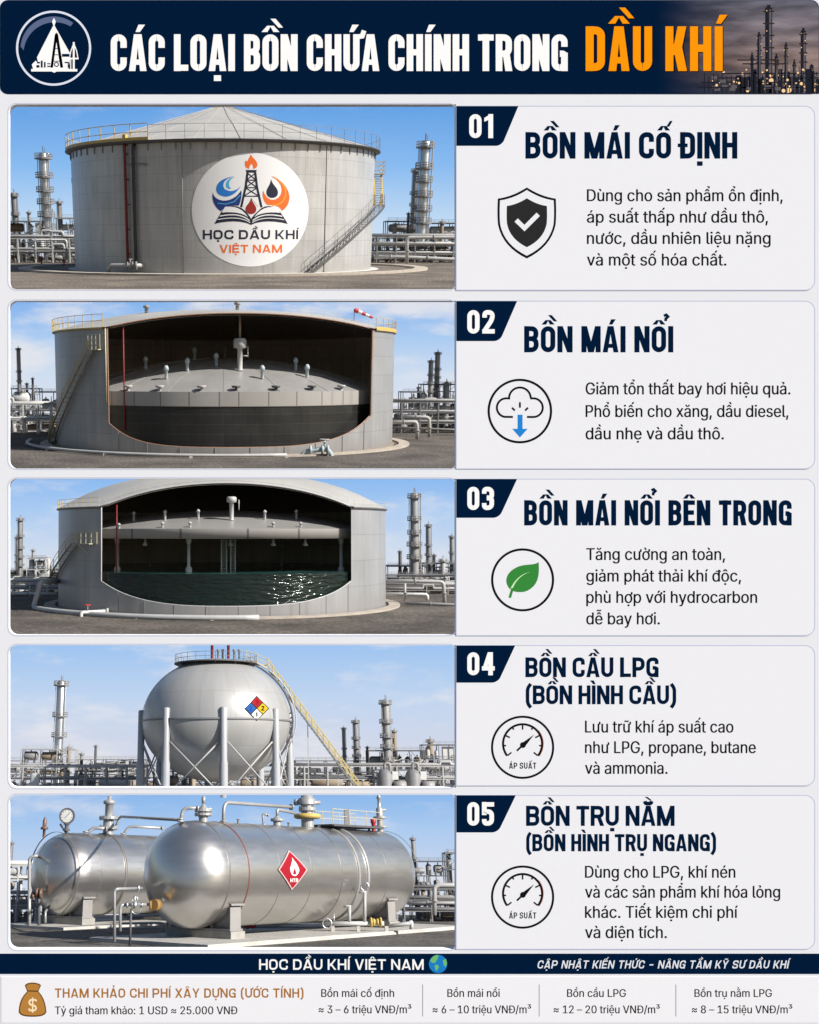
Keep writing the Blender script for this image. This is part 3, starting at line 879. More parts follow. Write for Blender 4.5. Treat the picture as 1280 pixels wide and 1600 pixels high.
fl = Flat(); fl.z = 0.0052; caps(fl, 'THAM KHẢO CHI PHÍ XÂY DỰNG (ƯỚC TÍNH)', 86, 475, 1558.7, 14.6, t=.17, gap=.14, SPACE=.36)
fl.build('gold_lettering', GOLD, bfn, t)
fl = Flat(); fl.z = 0.0052
for s_, a, b, yy in (('Tỷ giá tham khảo: 1 USD ≈ 25.000 VNĐ', 86, 371, 1584.5), ('Bồn mái cố định', 502, 616, 1557.5), ('≈ 3 – 6 triệu VNĐ/m³', 498, 643, 1583), ('Bồn mái nổi', 699, 781, 1557.5), ('≈ 6 – 10 triệu VNĐ/m³', 676, 830, 1583),
                     ('Bồn cầu LPG', 886, 978, 1557.5), ('≈ 12 – 20 triệu VNĐ/m³', 865, 1031, 1583), ('Bồn trụ nằm LPG', 1085, 1206, 1557.5), ('≈ 8 – 15 triệu VNĐ/m³', 1081, 1238, 1583)):
    fl = Flat(); fl.z = .0052; body(fl, s_, a, b, yy, 12.2, bold=.5)
    fl.build('price_line', BLK, bfn, t)
fl = Flat(); fl.z = 0.0052
for x in (660.5, 842.5, 1056):
    fl = Flat(); fl.z = .0052; fl.rect(x - .6, 1538, x + .6, 1588)
    fl.build('divider', GREY, bfn, t)

# ================================================================== THE FIVE SITES behind the openings
class Site:
    def __init__(s, yh, D, ybase):
        s.yh = yh; s.D = D; s.p = math.atan((800 - yh) / F)
        s.M = Matrix.Translation((0, 0, CAMZ)) @ Matrix.Rotation(s.p, 4, 'X')
        s.k = D / F                      # metres per picture pixel at the main subject
        s.g = s.P(CX, ybase, D).z        # ground height
    def P(s, px, py, Y):
        dx, dz = (px - CX) / F, (800 - py) / F
        c, q = math.cos(s.p), math.sin(s.p)
        y_, z_ = c + dz * q, -q + dz * c
        return Vector((dx * Y / y_, Y, z_ * Y / y_))
    def thing(s, name, label, cat, loc, group=None):
        s.off = tuple(loc)
        return empty(name, s.M @ Matrix.Translation(loc), label, cat, group)
    def flatpiece(s, name, mb, m, label=None, cat=None, kind=None, loc=(0, 0, 0)):
        o = mb.build(name, m, None, loc, kind)
        Mx = s.M @ Matrix.Translation(loc)
        o.matrix_world = Mx; o.matrix_basis = Mx
        return tag(o, label, cat)

def gravel_mat(name, c1, c2, c3, sc):
    m = bpy.data.materials.new(name); m.use_nodes = True; t = m.node_tree; p = t.nodes['Principled BSDF']; p.inputs['Roughness'].default_value = .95
    tc = t.nodes.new('ShaderNodeTexCoord')
    a = t.nodes.new('ShaderNodeTexNoise'); a.inputs['Scale'].default_value = sc; a.inputs['Detail'].default_value = 8; a.inputs['Roughness'].default_value = .8
    b = t.nodes.new('ShaderNodeTexNoise'); b.inputs['Scale'].default_value = sc * .06; b.inputs['Detail'].default_value = 4
    t.links.new(tc.outputs['Object'], a.inputs['Vector']); t.links.new(tc.outputs['Object'], b.inputs['Vector'])
    r = t.nodes.new('ShaderNodeValToRGB'); e = r.color_ramp.elements
    e[0].position = .36; e[0].color = (*c1, 1); e[1].position = .66; e[1].color = (*c3, 1); q = e.new(.5); q.color = (*c2, 1)
    t.links.new(a.outputs[0], r.inputs[0])
    mr = t.nodes.new('ShaderNodeMapRange'); mr.inputs['From Min'].default_value = .35; mr.inputs['From Max'].default_value = .65; mr.inputs['To Min'].default_value = .65; mr.inputs['To Max'].default_value = 1.3
    t.links.new(b.outputs[0], mr.inputs[0])
    v = t.nodes.new('ShaderNodeVectorMath'); v.operation = 'SCALE'; t.links.new(r.outputs[0], v.inputs[0]); t.links.new(mr.outputs[0], v.inputs['Scale']); t.links.new(v.outputs[0], p.inputs['Base Color'])
    bu = t.nodes.new('ShaderNodeBump'); bu.inputs['Strength'].default_value = .5; bu.inputs['Distance'].default_value = 1.0 / sc; t.links.new(a.outputs[0], bu.inputs['Height']); t.links.new(bu.outputs[0], p.inputs['Normal'])
    return m

def ground(site, name, ybottom, y1, m):
    mb = MB(); g = site.g; w = .52; y0 = ybottom if ybottom < 60 else g / site.P(CX, ybottom + 5, 1.0).z
    n = 12
    for i in range(n + 1):
        y = y0 + (y1 - y0) * i / n
        for j in range(n + 1): mb.v.append((-w * y1 + 2 * w * y1 * j / n, y, g))
    for i in range(n):
        for j in range(n): a = i * (n + 1) + j; mb.face((a, a + 1, a + n + 2, a + n + 1))
    o = site.flatpiece(name, mb, m, kind='structure')

def sky_sheet(site, B, ytop, stops, ybot=None, clouds=0.0, seed=0.0, cl=(.55, 1.0)):
    """stops: list of (picture row, srgb)"""
    zt = site.P(CX, ytop, B).z; zb = site.g - 1.0
    mb = MB(); w = .62 * B
    mb.v = [(-w, B, zb), (w, B, zb), (w, B, zt), (-w, B, zt)]; mb.face((0, 1, 2, 3))
    m = bpy.data.materials.new('sky_light'); m.use_nodes = True; t = m.node_tree; t.nodes.clear()
    tc = t.nodes.new('ShaderNodeTexCoord'); sp = t.nodes.new('ShaderNodeSeparateXYZ'); t.links.new(tc.outputs['Object'], sp.inputs[0])
    mr = t.nodes.new('ShaderNodeMapRange'); mr.inputs['From Min'].default_value = zb; mr.inputs['From Max'].default_value = zt; t.links.new(sp.outputs['Z'], mr.inputs[0])
    r = t.nodes.new('ShaderNodeValToRGB'); t.links.new(mr.outputs[0], r.inputs[0])
    st = sorted([((site.P(CX, y, B).z - zb) / (zt - zb), c) for y, c in stops])
    e = r.color_ramp.elements
    e[0].position = max(0, st[0][0]); e[0].color = (*lin(st[0][1]), 1); e[1].position = min(1, st[-1][0]); e[1].color = (*lin(st[-1][1]), 1)
    for q, c in st[1:-1]: x = e.new(q); x.color = (*lin(c), 1)
    mp = t.nodes.new('ShaderNodeMapping'); k = 14.0 / B; mp.inputs['Scale'].default_value = (k * .55, k, k * 1.7); mp.inputs['Location'].default_value = (seed, seed * .7, seed * .3); t.links.new(tc.outputs['Object'], mp.inputs[0])
    n = t.nodes.new('ShaderNodeTexNoise'); n.inputs['Scale'].default_value = 1.0; n.inputs['Detail'].default_value = 7; n.inputs['Roughness'].default_value = .58; t.links.new(mp.outputs[0], n.inputs['Vector'])
    m2 = t.nodes.new('ShaderNodeMapRange'); m2.interpolation_type = 'SMOOTHSTEP'; m2.inputs['From Min'].default_value = cl[0]; m2.inputs['From Max'].default_value = cl[0] + .22; m2.inputs['To Max'].default_value = clouds; t.links.new(n.outputs[0], m2.inputs[0])
    mx = t.nodes.new('ShaderNodeMix'); mx.data_type = 'RGBA'; t.links.new(m2.outputs[0], mx.inputs[0]); t.links.new(r.outputs[0], mx.inputs[6]); mx.inputs[7].default_value = (*lin((232, 232, 236)), 1)
    em = t.nodes.new('ShaderNodeEmission'); t.links.new(mx.outputs[2], em.inputs[0]); em.inputs[1].default_value = SKYK
    o = t.nodes.new('ShaderNodeOutputMaterial'); t.links.new(em.outputs[0], o.inputs[0])
    site.flatpiece('sky', mb, m, kind='structure')
SKYK = 2 ** -EXPO

def cyl(c, R, th, z): return Vector((c[0] + R * math.sin(th), c[1] - R * math.cos(th), z))
def rail(mb, pts, h, r, levels=(1.0, .55), every=1, n=4, up=Vector((0, 0, 1))):
    for i, p in enumerate(pts):
        if i % every == 0: mb.tube(p, Vector(p) + up * h, r, n)
    for l in levels:
        for a, b in zip(pts[:-1], pts[1:]): mb.tube(Vector(a) + up * h * l, Vector(b) + up * h * l, r * .85, n, caps=False)

# ------------------------------------------------------------------ refinery kit
def column(site, px, ytop, w, Y, label, rings=4, m=None, cage=True, head='dome', group='columns', seed=0, step=None, ybase=None, pm=None):
    rn = random.Random(int(px * 7 + Y) + seed)
    k = Y / F; m = m or STEEL; pm = pm or STEEL_M
    b = site.P(px, ytop, Y); x, g = b.x, site.g
    if ybase is not None: g = site.P(px, ybase, Y).z
    r = w / 2 * k; top = b.z; H = top - g
    t = site.thing('distillation_column', label, 'column', (x, Y, g), group)
    mb = MB(); r2 = r * (step or 1.0)
    if head == 'dome': prof = [(r * 1.25, g), (r * 1.0, g + H * .04), (r, g + H * .55), (r2, g + H * .58), (r2, top - r2 * .8), (r2 * .8, top - r2 * .35), (r2 * .35, top - r2 * .08), (0, top)]
    else: prof = [(r, g), (r, g + H * .6), (r2 * .8, g + H * .64), (r2 * .8, top), (0, top)]
    mb.lathe(prof, 14, (x, Y, 0)); mb.build('shell', m, t, site.off)
    n = rings
    for i in range(n):
        z = g + H * (.30 + .66 * (i + .3 * rn.random()) / max(1, n)) if i < n - 1 else top - r * 1.3
        mb = MB(); rr = (r if z < g + H * .57 else r2)
        mb.lathe([(rr * .98, z - .10 * r), (rr * 1.75, z - .10 * r), (rr * 1.75, z + .14 * r), (rr * .98, z + .14 * r)], 14, (x, Y, 0), smooth=False)
        pts = [cyl((x, Y), rr * 1.7, 2 * PI * q / 12, z) for q in range(13)]
        rail(mb, pts, r * .95, r * .075, n=3, every=1)
        mb.build('platform', pm, t, site.off)
    if cage:
        a = rn.choice((-1.2, 1.2, 1.35, -1.35)); mb = MB()
        for d in (-.12, .12):
            mb.tube(cyl((x, Y), r * 1.25, a + d, g), cyl((x, Y), r * 1.25, a + d, top - r * .6), r * .05, 3)
        nz = int(min(60, H / (r * .35)))
        for i in range(nz):
            z = g + (H - r) * i / nz; mb.tube(cyl((x, Y), r * 1.25, a - .12, z), cyl((x, Y), r * 1.25, a + .12, z), r * .04, 3)
        mb.build('ladder', pm, t, site.off)
        mb = MB(); a = -a * .8
        mb.pipe([cyl((x, Y), r * .9, a, top - r * .5), cyl((x, Y), r * 1.4, a, top - r * .3), cyl((x, Y), r * 1.4, a, g + H * .1), cyl((x, Y), r * 1.4 + r, a, g + H * .08)], r * .13, 6)
        mb.build('riser_pipe', m, t, site.off)
    mb = MB(); mb.tube((x, Y, top - r * .2), (x, Y, top + r * 1.0), r * .12, 5); mb.tube((x + r * .3, Y, top - r * .3), (x + r * .3, Y, top + r * .7), r * .06, 4)
    mb.build('vent', pm, t, site.off)
    return t

def rack(site, x0, x1, ytop, Y, label, levels=2, npipes=4, mats=None, seed=0, bay=34, group='pipe racks', ybot=None, pr=2.0):
    rn = random.Random(seed + int(x0)); k = Y / F
    a, b = site.P(x0, ytop, Y), site.P(x1, ytop, Y); g = site.g; top = a.z
    if ybot is not None: g = site.P(x0, ybot, Y).z
    t = site.thing('pipe_rack', label, 'pipe rack', ((a.x + b.x) / 2, Y, g), group)
    dep = 14 * k; w = 1.5 * k; mb = MB()
    n = max(2, int((x1 - x0) / bay)); zs = [g + (top - g) * (i + 1) / levels for i in range(levels)]
    for i in range(n + 1):
        x = a.x + (b.x - a.x) * i / n
        for yy in (Y, Y + dep): mb.beam((x, yy, g), (x, yy, top), w * 1.3)
        for z in zs: mb.beam((x, Y, z - w), (x, Y + dep, z - w), w)
    for z in zs:
        for yy in (Y, Y + dep): mb.beam((a.x, yy, z - w * .5), (b.x, yy, z - w * .5), w * .8)
    mb.build('steel_frame', (mats or [STEEL_M])[0], t, site.off)
    pm = (mats or [STEEL_M, STEEL_L, STEEL, WHITE, RUST])[1:] or [STEEL_L]
    for z in zs:
        for j in range(npipes):
            yy = Y + dep * (j + .3) / npipes; r = k * pr * (.5 + rn.random() * .6)
            mb = MB(); e0 = a.x - k * 4; e1 = b.x + k * 4
            if rn.random() < .35:
                xm = a.x + (b.x - a.x) * (.2 + .6 * rn.random()); d = k * 9 * rn.random()
                mb.pipe([(e0, yy, z + r), (xm, yy, z + r), (xm, yy, z + r + d), (xm + k * 16, yy, z + r + d), (xm + k * 16, yy, z + r), (e1, yy, z + r)], r, 7)
            else: mb.tube((e0, yy, z + r), (e1, yy, z + r), r, 7)
            mb.build('pipe', rn.choice(pm), t, site.off)
    return t

def unit(site, x0, x1, ytop, Y, label, floors=3, seed=0, fm=None, ms=None, dep=40, solid=0.0, group='process structures', dens=1.0):
    """open steel process structure: frame, grating floors with rails, drums, vessels, exchangers, pipework"""
    rn = random.Random(seed * 31 + int(x0)); k = Y / F
    a, b = site.P(x0, ytop, Y), site.P(x1, ytop, Y); g = site.g; top = a.z; H = top - g; W = b.x - a.x; Dp = dep * k
    fm = fm or STEEL_D; ms = ms or [STEEL, STEEL_L, STEEL_M, RUST]
    t = site.thing('process_structure', label, 'process unit', ((a.x + b.x) / 2, Y + Dp / 2, g), group)
    mb = MB(); nx = max(2, int((x1 - x0) / 22)); ny = 3; w = 1.15 * k
    for i in range(nx + 1):
        for j in range(ny):
            hh = H * (1 if (i + j) % 2 == 0 or i in (0, nx) else .8 + .2 * rn.random())
            x, y = a.x + W * i / nx, Y + Dp * j / (ny - 1); mb.beam((x, y, g), (x, y, g + hh), w)
    fl = [g + H * (f + 1) / floors for f in range(floors)]
    for z in fl:
        for j in range(ny): y = Y + Dp * j / (ny - 1); mb.beam((a.x, y, z - w), (b.x, y, z - w), w * .9)
        for i in range(nx + 1): x = a.x + W * i / nx; mb.beam((x, Y, z - w), (x, Y + Dp, z - w), w * .8)
    for i in range(nx):
        if rn.random() < .5:
            f = rn.randrange(floors); z0 = g if f == 0 else fl[f - 1]; x = a.x + W * i / nx
            mb.beam((x, Y, z0), (x + W / nx, Y, fl[f] - w), w * .55); mb.beam((x + W / nx, Y, z0), (x, Y, fl[f] - w), w * .55)
    mb.build('steel_frame', fm, t, site.off)
    for z in fl:
        mb = MB(); mb.box((a.x + b.x) / 2, Y + Dp / 2, z, W, Dp, .5 * k); pts = [(a.x + W * q / (nx * 2), Y, z) for q in range(nx * 2 + 1)]
        rail(mb, pts, 4.2 * k, .28 * k, n=3); mb.build('deck', rn.choice([STEEL_M, fm]), t, site.off)
    for f in range(floors):
        z0 = g if f == 0 else fl[f - 1]; hh = fl[f] - z0
        q = 0.0
        while q < .93:
            q += .03
            ty = rn.random(); x = a.x + W * q; y = Y + Dp * (.1 + .5 * rn.random()); m = rn.choice(ms); mb = MB()
            if rn.random() > dens: q += 10 * k / W; continue
            if ty < .42:
                r = hh * (.18 + .16 * rn.random()); L = min(W * (1 - q) - r, hh * (.8 + rn.random()))
                if L > r: mb.lathe([(0, 0), (r * .7, r * .12), (r, r * .4), (r, L - r * .4), (r * .7, L - r * .12), (0, L)], 12, (x, y, z0 + r * 1.5), (1, 0, 0)); mb.box(x + L * .25, y, z0 + r * .3, r * .3, r * 1.4, r * .8); mb.box(x + L * .75, y, z0 + r * .3, r * .3, r * 1.4, r * .8); mb.tube((x + L * .5, y, z0 + r * 2.3), (x + L * .5, y, z0 + r * 3.1), r * .14, 6); mb.build('drum', m, t, site.off)
                q += L / W + .02
            elif ty < .75:
                r = hh * (.12 + .12 * rn.random()); h2 = hh * (.6 + .38 * rn.random()); mb.lathe([(r, 0), (r, h2 * .85), (r * .7, h2 * .95), (0, h2)], 12, (x + r, y, z0)); mb.tube((x + r, y, z0 + h2), (x + r, y, z0 + h2 * 1.12), r * .2, 6); mb.build('vessel', m, t, site.off); q += 2 * r / W + .02
            elif solid > 0 and ty < .75 + solid:
                ww = hh * (.5 + rn.random() * .6); ww = min(ww, W * (1 - q)); mb.box(x + ww / 2, y, z0 + hh * .42, ww, Dp * .3, hh * .84); mb.build('equipment_house', WHITE, t, site.off); q += ww / W
            else: q += hh * .35 / W
    mb = MB()
    for i in range(int(nx * 2.2 * dens) + 3):
        x = a.x + W * rn.random(); y = Y - k * 2 * rn.random() + Dp * .1; z = g + H * rn.random() * .9; r = k * (.45 + .6 * rn.random())
        if rn.random() < .5: mb.pipe([(x, y, g), (x, y, z), (min(b.x, x + W * .3 * rn.random()), y, z), (min(b.x, x + W * .3), y + Dp * .2, z)], r, 6)
        else: mb.pipe([(x, y, z), (min(b.x, x + W * (.15 + .4 * rn.random())), y, z), (min(b.x, x + W * .55), y, min(top, z + H * .2))], r, 6)
    mb.build('pipework', rn.choice([STEEL_L, STEEL]), t, site.off)
    return t

def loop_pipe(site, pts, r, m, label, Y0, name='loop_pipe', flanges=True, group=None, cat='pipe'):
    """free-standing pipe through picture points (px, py, Y)"""
    P = [site.P(*p) for p in pts]; k = Y0 / F; loc = (P[0].x, P[0].y, site.g)
    t = site.thing(name, label, cat, loc, group)
    mb = MB(); mb.pipe(P, r * k, 10, bend=r * k * 2.2); mb.build('pipe_run', m, t, site.off)
    if flanges:
        for a, b in zip(P[:-1], P[1:]):
            if (b - a).length > r * k * 9:
                mb = MB(); c = a.lerp(b, .5); d = (b - a).normalized() * r * k * .3
                mb.tube(c - d, c + d, r * k * 1.5, 12); mb.build('flange', STEEL, t, site.off)
    return t

def hydrant(site, px, py, Y, label, s=1.0):
    k = Y / F * s; b = site.P(px, py, Y); x, y, g = b.x, b.y, site.g
    t = site.thing('fire_hydrant', label, 'hydrant', (x, y, g), 'red hydrants')
    mb = MB(); mb.lathe([(2.2 * k, 0), (2.2 * k, .8 * k), (1.4 * k, 1 * k), (1.4 * k, 11 * k), (2 * k, 11.4 * k), (1.9 * k, 13 * k), (.8 * k, 14.5 * k), (0, 15 * k)], 12, (x, y, g)); mb.build('barrel', REDB, t, site.off)
    mb = MB(); mb.tube((x - 2.8 * k, y, g + 9 * k), (x + 2.8 * k, y, g + 9 * k), .9 * k, 8); mb.build('outlet', REDB, t, site.off)

# ------------------------------------------------------------------ parts shared by the three big tanks
def stair_on_shell(site, c, R, w, th0, th1, z0, z1, n, t, railh, tm, rm, sm=None, linear_x=True, name='staircase'):
    def zz(th):
        s0, s1, s_ = math.sin(th0), math.sin(th1), math.sin(th)
        return z0 + (z1 - z0) * ((s_ - s0) / (s1 - s0) if linear_x else (th - th0) / (th1 - th0))
    k = site.k; gap = .25 * w; mb = MB()
    ths = [th0 + (th1 - th0) * i / n for i in range(n + 1)]
    for th in ths:
        p = cyl(c, R + gap + w / 2, th, zz(th)); mb.box(p.x, p.y, p.z, 2.6 * k, w, .6 * k, th)
    mb.build('tread_flight', tm, t, site.off)
    for rr in (R + gap, R + gap + w):
        mb = MB(); pts = [cyl(c, rr, th, zz(th) - .4 * k) for th in ths]
        for a, b in zip(pts[:-1], pts[1:]): mb.beam(a, b, 1.9 * k)
        mb.build('stringer', sm or tm, t, site.off)
    mb = MB(); pts = [cyl(c, R + gap + w, th, zz(th)) for th in ths]
    rail(mb, pts, railh, .5 * k, every=3, n=5); mb.build('stair_rail', rm, t, site.off)
    mb = MB(); pts = [cyl(c, R + gap, th, zz(th)) for th in ths]
    rail(mb, pts, railh, .28 * k, every=4, n=5, levels=(1.0,)); mb.build('stair_rail', rm, t, site.off)

def ring_rail(site, c, R, z, th0, th1, n, h, t, m, r=None, kick=0, name='handrail', levels=(1.0, .5)):
    k = site.k; mb = MB(); pts = [cyl(c, R, th0 + (th1 - th0) * i / n, z) for i in range(n + 1)]
    rail(mb, pts, h, r or .3 * k, n=5, levels=levels)
    if kick:
        for a, b in zip(pts[:-1], pts[1:]):
            q = len(mb.v); mb.v += [tuple(a), tuple(b), tuple(b + Vector((0, 0, kick))), tuple(a + Vector((0, 0, kick)))]
            mb.face((q, q + 1, q + 2, q + 3))
    mb.build(name, m, t, site.off)

# ================================================================== SITE 1 : fixed roof tank
s1 = Site(367, 330.0, 419)
k = s1.k; R = 330 * .1541 * .957; c = (s1.P(349, 400, 330).x, 330.0)
gm1 = gravel_mat('gravel_brown', (.04, .032, .027), (.14, .115, .09), (.33, .28, .23), 1.4)
ground(s1, 'ground', 452, 500, gm1)
sky_sheet(s1, 495, 60, [(160, (98, 160, 228)), (260, (138, 188, 240)), (345, (192, 218, 244)), (400, (214, 228, 244))], clouds=.25, seed=1.0, cl=(.5, 1))
TANK = plate_mat('tank_plate', (.49, .485, .475), 20.5 * k, 75 * k, rough=.40, metal=.22, seam=.70, streak=.16)
ztop = s1.P(CX, 240, 330).z; g = s1.g; H = ztop - g
t = s1.thing('fixed_roof_tank', 'tall grey steel tank with a cone roof and a round white badge', 'storage tank', (c[0], c[1], g))
mb = MB(); n = 128
mb.lathe([(R, g), (R, g + H * .25), (R, g + H * .5), (R, g + H * .75), (R, ztop)], n, (c[0], c[1], 0), uvr=R); mb.build('shell', TANK, t, s1.off)
zap = s1.P(CX, 168, 330).z; Re = R * 1.035
mb = MB(); mb.lathe([(Re, ztop), (Re * .66, ztop + (zap - ztop) * .36), (Re * .33, ztop + (zap - ztop) * .69), (Re * .05, zap), (0, zap)], n, (c[0], c[1], 0))
for i in range(24):
    a = 2 * PI * (i + .4) / 24; mb.beam(cyl(c, Re, a, ztop + .15), cyl(c, Re * .05, a, zap + .15), .5 * k)
roof = mb.build('roof', mat('roof_plate', (.42, .41, .39), .5, 0, .16, .12), t, s1.off)
mb = MB(); mb.lathe([(Re * .07, zap - .3), (Re * .07, zap + 1.8 * k), (Re * .05, zap + 2.2 * k), (0, zap + 2.4 * k)], 20, (c[0], c[1], 0)); mb.build('roof_vent', STEEL, roof, s1.off)
mb = MB(); mb.lathe([(R, ztop - 3.2 * k), (Re, ztop - 1.2 * k), (Re, ztop + .4 * k)], n, (c[0], c[1], 0)); mb.build('rim_angle', STEEL_D, t, s1.off)
mb = MB()
for i in range(72):
    p = cyl(c, R + .5 * k, 2 * PI * i / 72, ztop - 7 * k); mb.box(p.x, p.y, p.z, .8 * k, 1.4 * k, 9 * k, 2 * PI * i / 72)
mb.build('rim_bracket', STEEL_M, t, s1.off)
th = math.radians
mb = MB(); mb.lathe([(R, ztop - .3 * k), (R + 7 * k, ztop - .3 * k), (R + 7 * k, ztop + 4.2 * k), (R + 6.6 * k, ztop + 4.2 * k), (R + 6.6 * k, ztop + .5 * k), (R, ztop + .5 * k)], 40, (c[0], c[1], 0), a0=th(-110), a1=th(-24), smooth=False); mb.build('walkway', YEL, t, s1.off)
ring_rail(s1, c, R + 6.6 * k, ztop + .3 * k, th(-110), th(-24), 13, 20 * k, t, YEL, .62 * k)
ring_rail(s1, c, Re * .995, ztop, th(-24), th(250), 44, 18 * k, t, STEEL_M, .3 * k)
mb = MB(); p = cyl(c, R + 3 * k, th(-33.5), ztop); mb.box(p.x, p.y, p.z + 4 * k, 5 * k, 5 * k, 9 * k, th(-33)); mb.build('valve_housing', YEL, t, s1.off)
mb = MB(); a = th(-33.6); mb.pipe([cyl(c, R, a, ztop - 3 * k), cyl(c, R + 4 * k, a, ztop - 4 * k), cyl(c, R + 4 * k, a, g + 11 * k)], 1.9 * k, 10)
for i in range(5): p = cyl(c, R + 2 * k, a, g + H * (.15 + i * .19)); mb.box(p.x, p.y, p.z, 5.5 * k, 4.4 * k, 1.1 * k, a)
mb.build('red_riser', RED, t, s1.off)
mb = MB(); a = th(-30.2); mb.pipe([cyl(c, R, a, ztop - 4 * k), cyl(c, R + 4 * k, a, ztop - 6 * k), cyl(c, R + 4 * k, a, g + 13 * k)], 2.3 * k, 10)
mb.build('dark_riser', mat('dark_green_steel', (.035, .045, .05), .5, 0, .2, .5), t, s1.off)
mb = MB(); z = ztop - 28 * k; mb.pipe([cyl(c, R + 4 * k, th(-33), z), cyl(c, R + 3 * k, th(-27), z + k), cyl(c, R + 3 * k, th(-25), z)], .8 * k, 6); p = cyl(c, R + 3 * k, th(-26), z); mb.lathe([(0, -1.6 * k), (3 * k, 0), (0, 1.4 * k)], 10, (p.x, p.y, p.z)); mb.build('sampling_valve', STEEL_M, t, s1.off)
mb = MB(); z = g + 10 * k; q = [cyl(c, R - k, th(-27.5), z), cyl(c, R + 16 * k, th(-29), z), cyl(c, R + 18 * k, th(-38.5), z - .5 * k), cyl(c, R + 18 * k, th(-39.5), g)]
mb.pipe(q, 2.7 * k, 12, bend=7 * k); mb.build('inlet_pipe', STEEL_L, t, s1.off)
mb = MB()
for a_, r_, w_ in ((-28.2, 5.5, 2.2), (-29.6, 5.0, 1.4), (-31.5, 5.2, 1.4)):
    p = cyl(c, R + 15 * k, th(a_), z); mb.tube(p - Vector((w_ * k / 2, 0, 0)), p + Vector((w_ * k / 2, 0, 0)), r_ * k, 14)
p = cyl(c, R + 15 * k, th(-30.5), z); mb.tube(p, p + Vector((0, 0, 8 * k)), 1.1 * k, 8); mb.tube(p + Vector((-3 * k, 0, 8 * k)), p + Vector((3 * k, 0, 8 * k)), .6 * k, 6); mb.build('inlet_valve', STEEL_M, t, s1.off)
zl = s1.P(CX, 321, 330).z
stair_on_shell(s1, c, R, 13 * k, th(29), th(84), g + .5 * k, zl, 30, t, 15 * k, STEEL_L, STEEL_M, sm=STEEL_D)
zp = s1.P(CX, 272, 330).z
mb = MB(); p = cyl(c, R + 7 * k, th(86), zl); mb.box(p.x, p.y, p.z, 18 * k, 15 * k, 1.6 * k, th(86)); rail(mb, [cyl(c, R + 13 * k, th(82 + i * 1.7), zl) for i in range(6)], 15 * k, .75 * k, n=4); mb.build('landing', YEL, t, s1.off)
mb = MB()
for i in range(14):
    p = cyl(c, R + 8 * k, th(84 + i * .65), zl + (zp - zl) * i / 13); mb.box(p.x, p.y, p.z, 4 * k, 12 * k, .9 * k, th(86))
for rr in (2, 13.5):
    mb.beam(cyl(c, R + rr * k, th(83.5), zl), cyl(c, R + rr * k, th(92.5), zp), 1.8 * k); mb.beam(cyl(c, R + rr * k, th(83.5), zl + 14 * k), cyl(c, R + rr * k, th(92.5), zp + 14 * k), 1.3 * k)
    for i in range(5): mb.tube(cyl(c, R + rr * k, th(83.5 + 2.2 * i), zl + (zp - zl) * i / 4), cyl(c, R + rr * k, th(83.5 + 2.2 * i), zl + (zp - zl) * i / 4 + 14 * k), .35 * k, 4)
mb.build('upper_flight', YEL, t, s1.off)
mb = MB(); p = cyl(c, R + 8 * k, th(91), zp); mb.box(p.x, p.y, p.z, 26 * k, 17 * k, 1.2 * k, th(90)); pts = [p + Vector((-8 * k, -11 * k, 0)), p + Vector((9 * k, -11 * k, 0)), p + Vector((9 * k, 11 * k, 0)), p + Vector((-8 * k, 11 * k, 0))]; rail(mb, pts, 17 * k, .7 * k, n=4, levels=(1, .66, .33)); mb.build('top_landing', YELP, t, s1.off)
mb = MB(); p = cyl(c, R, th(-94), ztop - 38 * k); mb.tube(p, p + Vector((-5 * k, 0, 0)), 1.2 * k, 8); mb.tube(p + Vector((-5 * k, 0, -2 * k)), p + Vector((-5 * k, 0, 5 * k)), 1.2 * k, 8); mb.build('overflow_nozzle', STEEL_D, t, s1.off)
for a_ in (math.radians(-13), math.radians(38)):
    mb = MB(); mb.tube(cyl(c, R + .5 * k, a_, g), cyl(c, R + .5 * k, a_, ztop - 3 * k), .45 * k, 6); p = cyl(c, R + .5 * k, a_, g + k); mb.box(p.x, p.y, p.z, 3 * k, 2 * k, 2 * k, a_); mb.build('earthing_strip', STEEL_M, t, s1.off)
# round badge, wrapped on the shell
BC = (math.asin((396.5 - 349) * .846 / 234 * .985), s1.P(390.5, 329, 330 - R * .98).z)
KB = (330 - R * .985) / F
def badge(u, v, d):       # u, v: artwork pixels of the photograph around (390.5, 329)
    a = math.asin(math.sin(BC[0]) + (u - 390.5) * KB * .985 / R)
    # picture column to arc: undo the foreshortening of the curved shell so the disc stays round from the front
    z = BC[1] - (v - 329) * KB * .905
    p = cyl(c, R + .05 + d * 1.6, a, z); return (p.x - s1.off[0], p.y - s1.off[1], p.z - s1.off[2])
fl = Flat()
N = 60
for i in range(48):        # the disc as strips so that it follows the curve
    a0_, a1_ = -math.cos(PI * i / 48) * 89.5, -math.cos(PI * (i + 1) / 48) * 89.5
    f = lambda q: math.sqrt(max(0, 89.5 ** 2 - q * q))
    fl.quad((390.5 + a0_, 329 - f(a0_)), (390.5 + a0_, 329 + f(a0_)), (390.5 + a1_, 329 + f(a1_)), (390.5 + a1_, 329 - f(a1_)))
BW = mat('badge_white', (.86, .86, .86), .5, 0, 0)
bd = fl.build('badge', BW, badge, t)
tag(bd, 'round white badge with a derrick, flame, book and the words HOC DAU KHI VIET NAM')
Z = lambda x, y: (290 + x / 6.4, 230 + y / 6.4)
def zp_(l): return [Z(*q) for q in l]
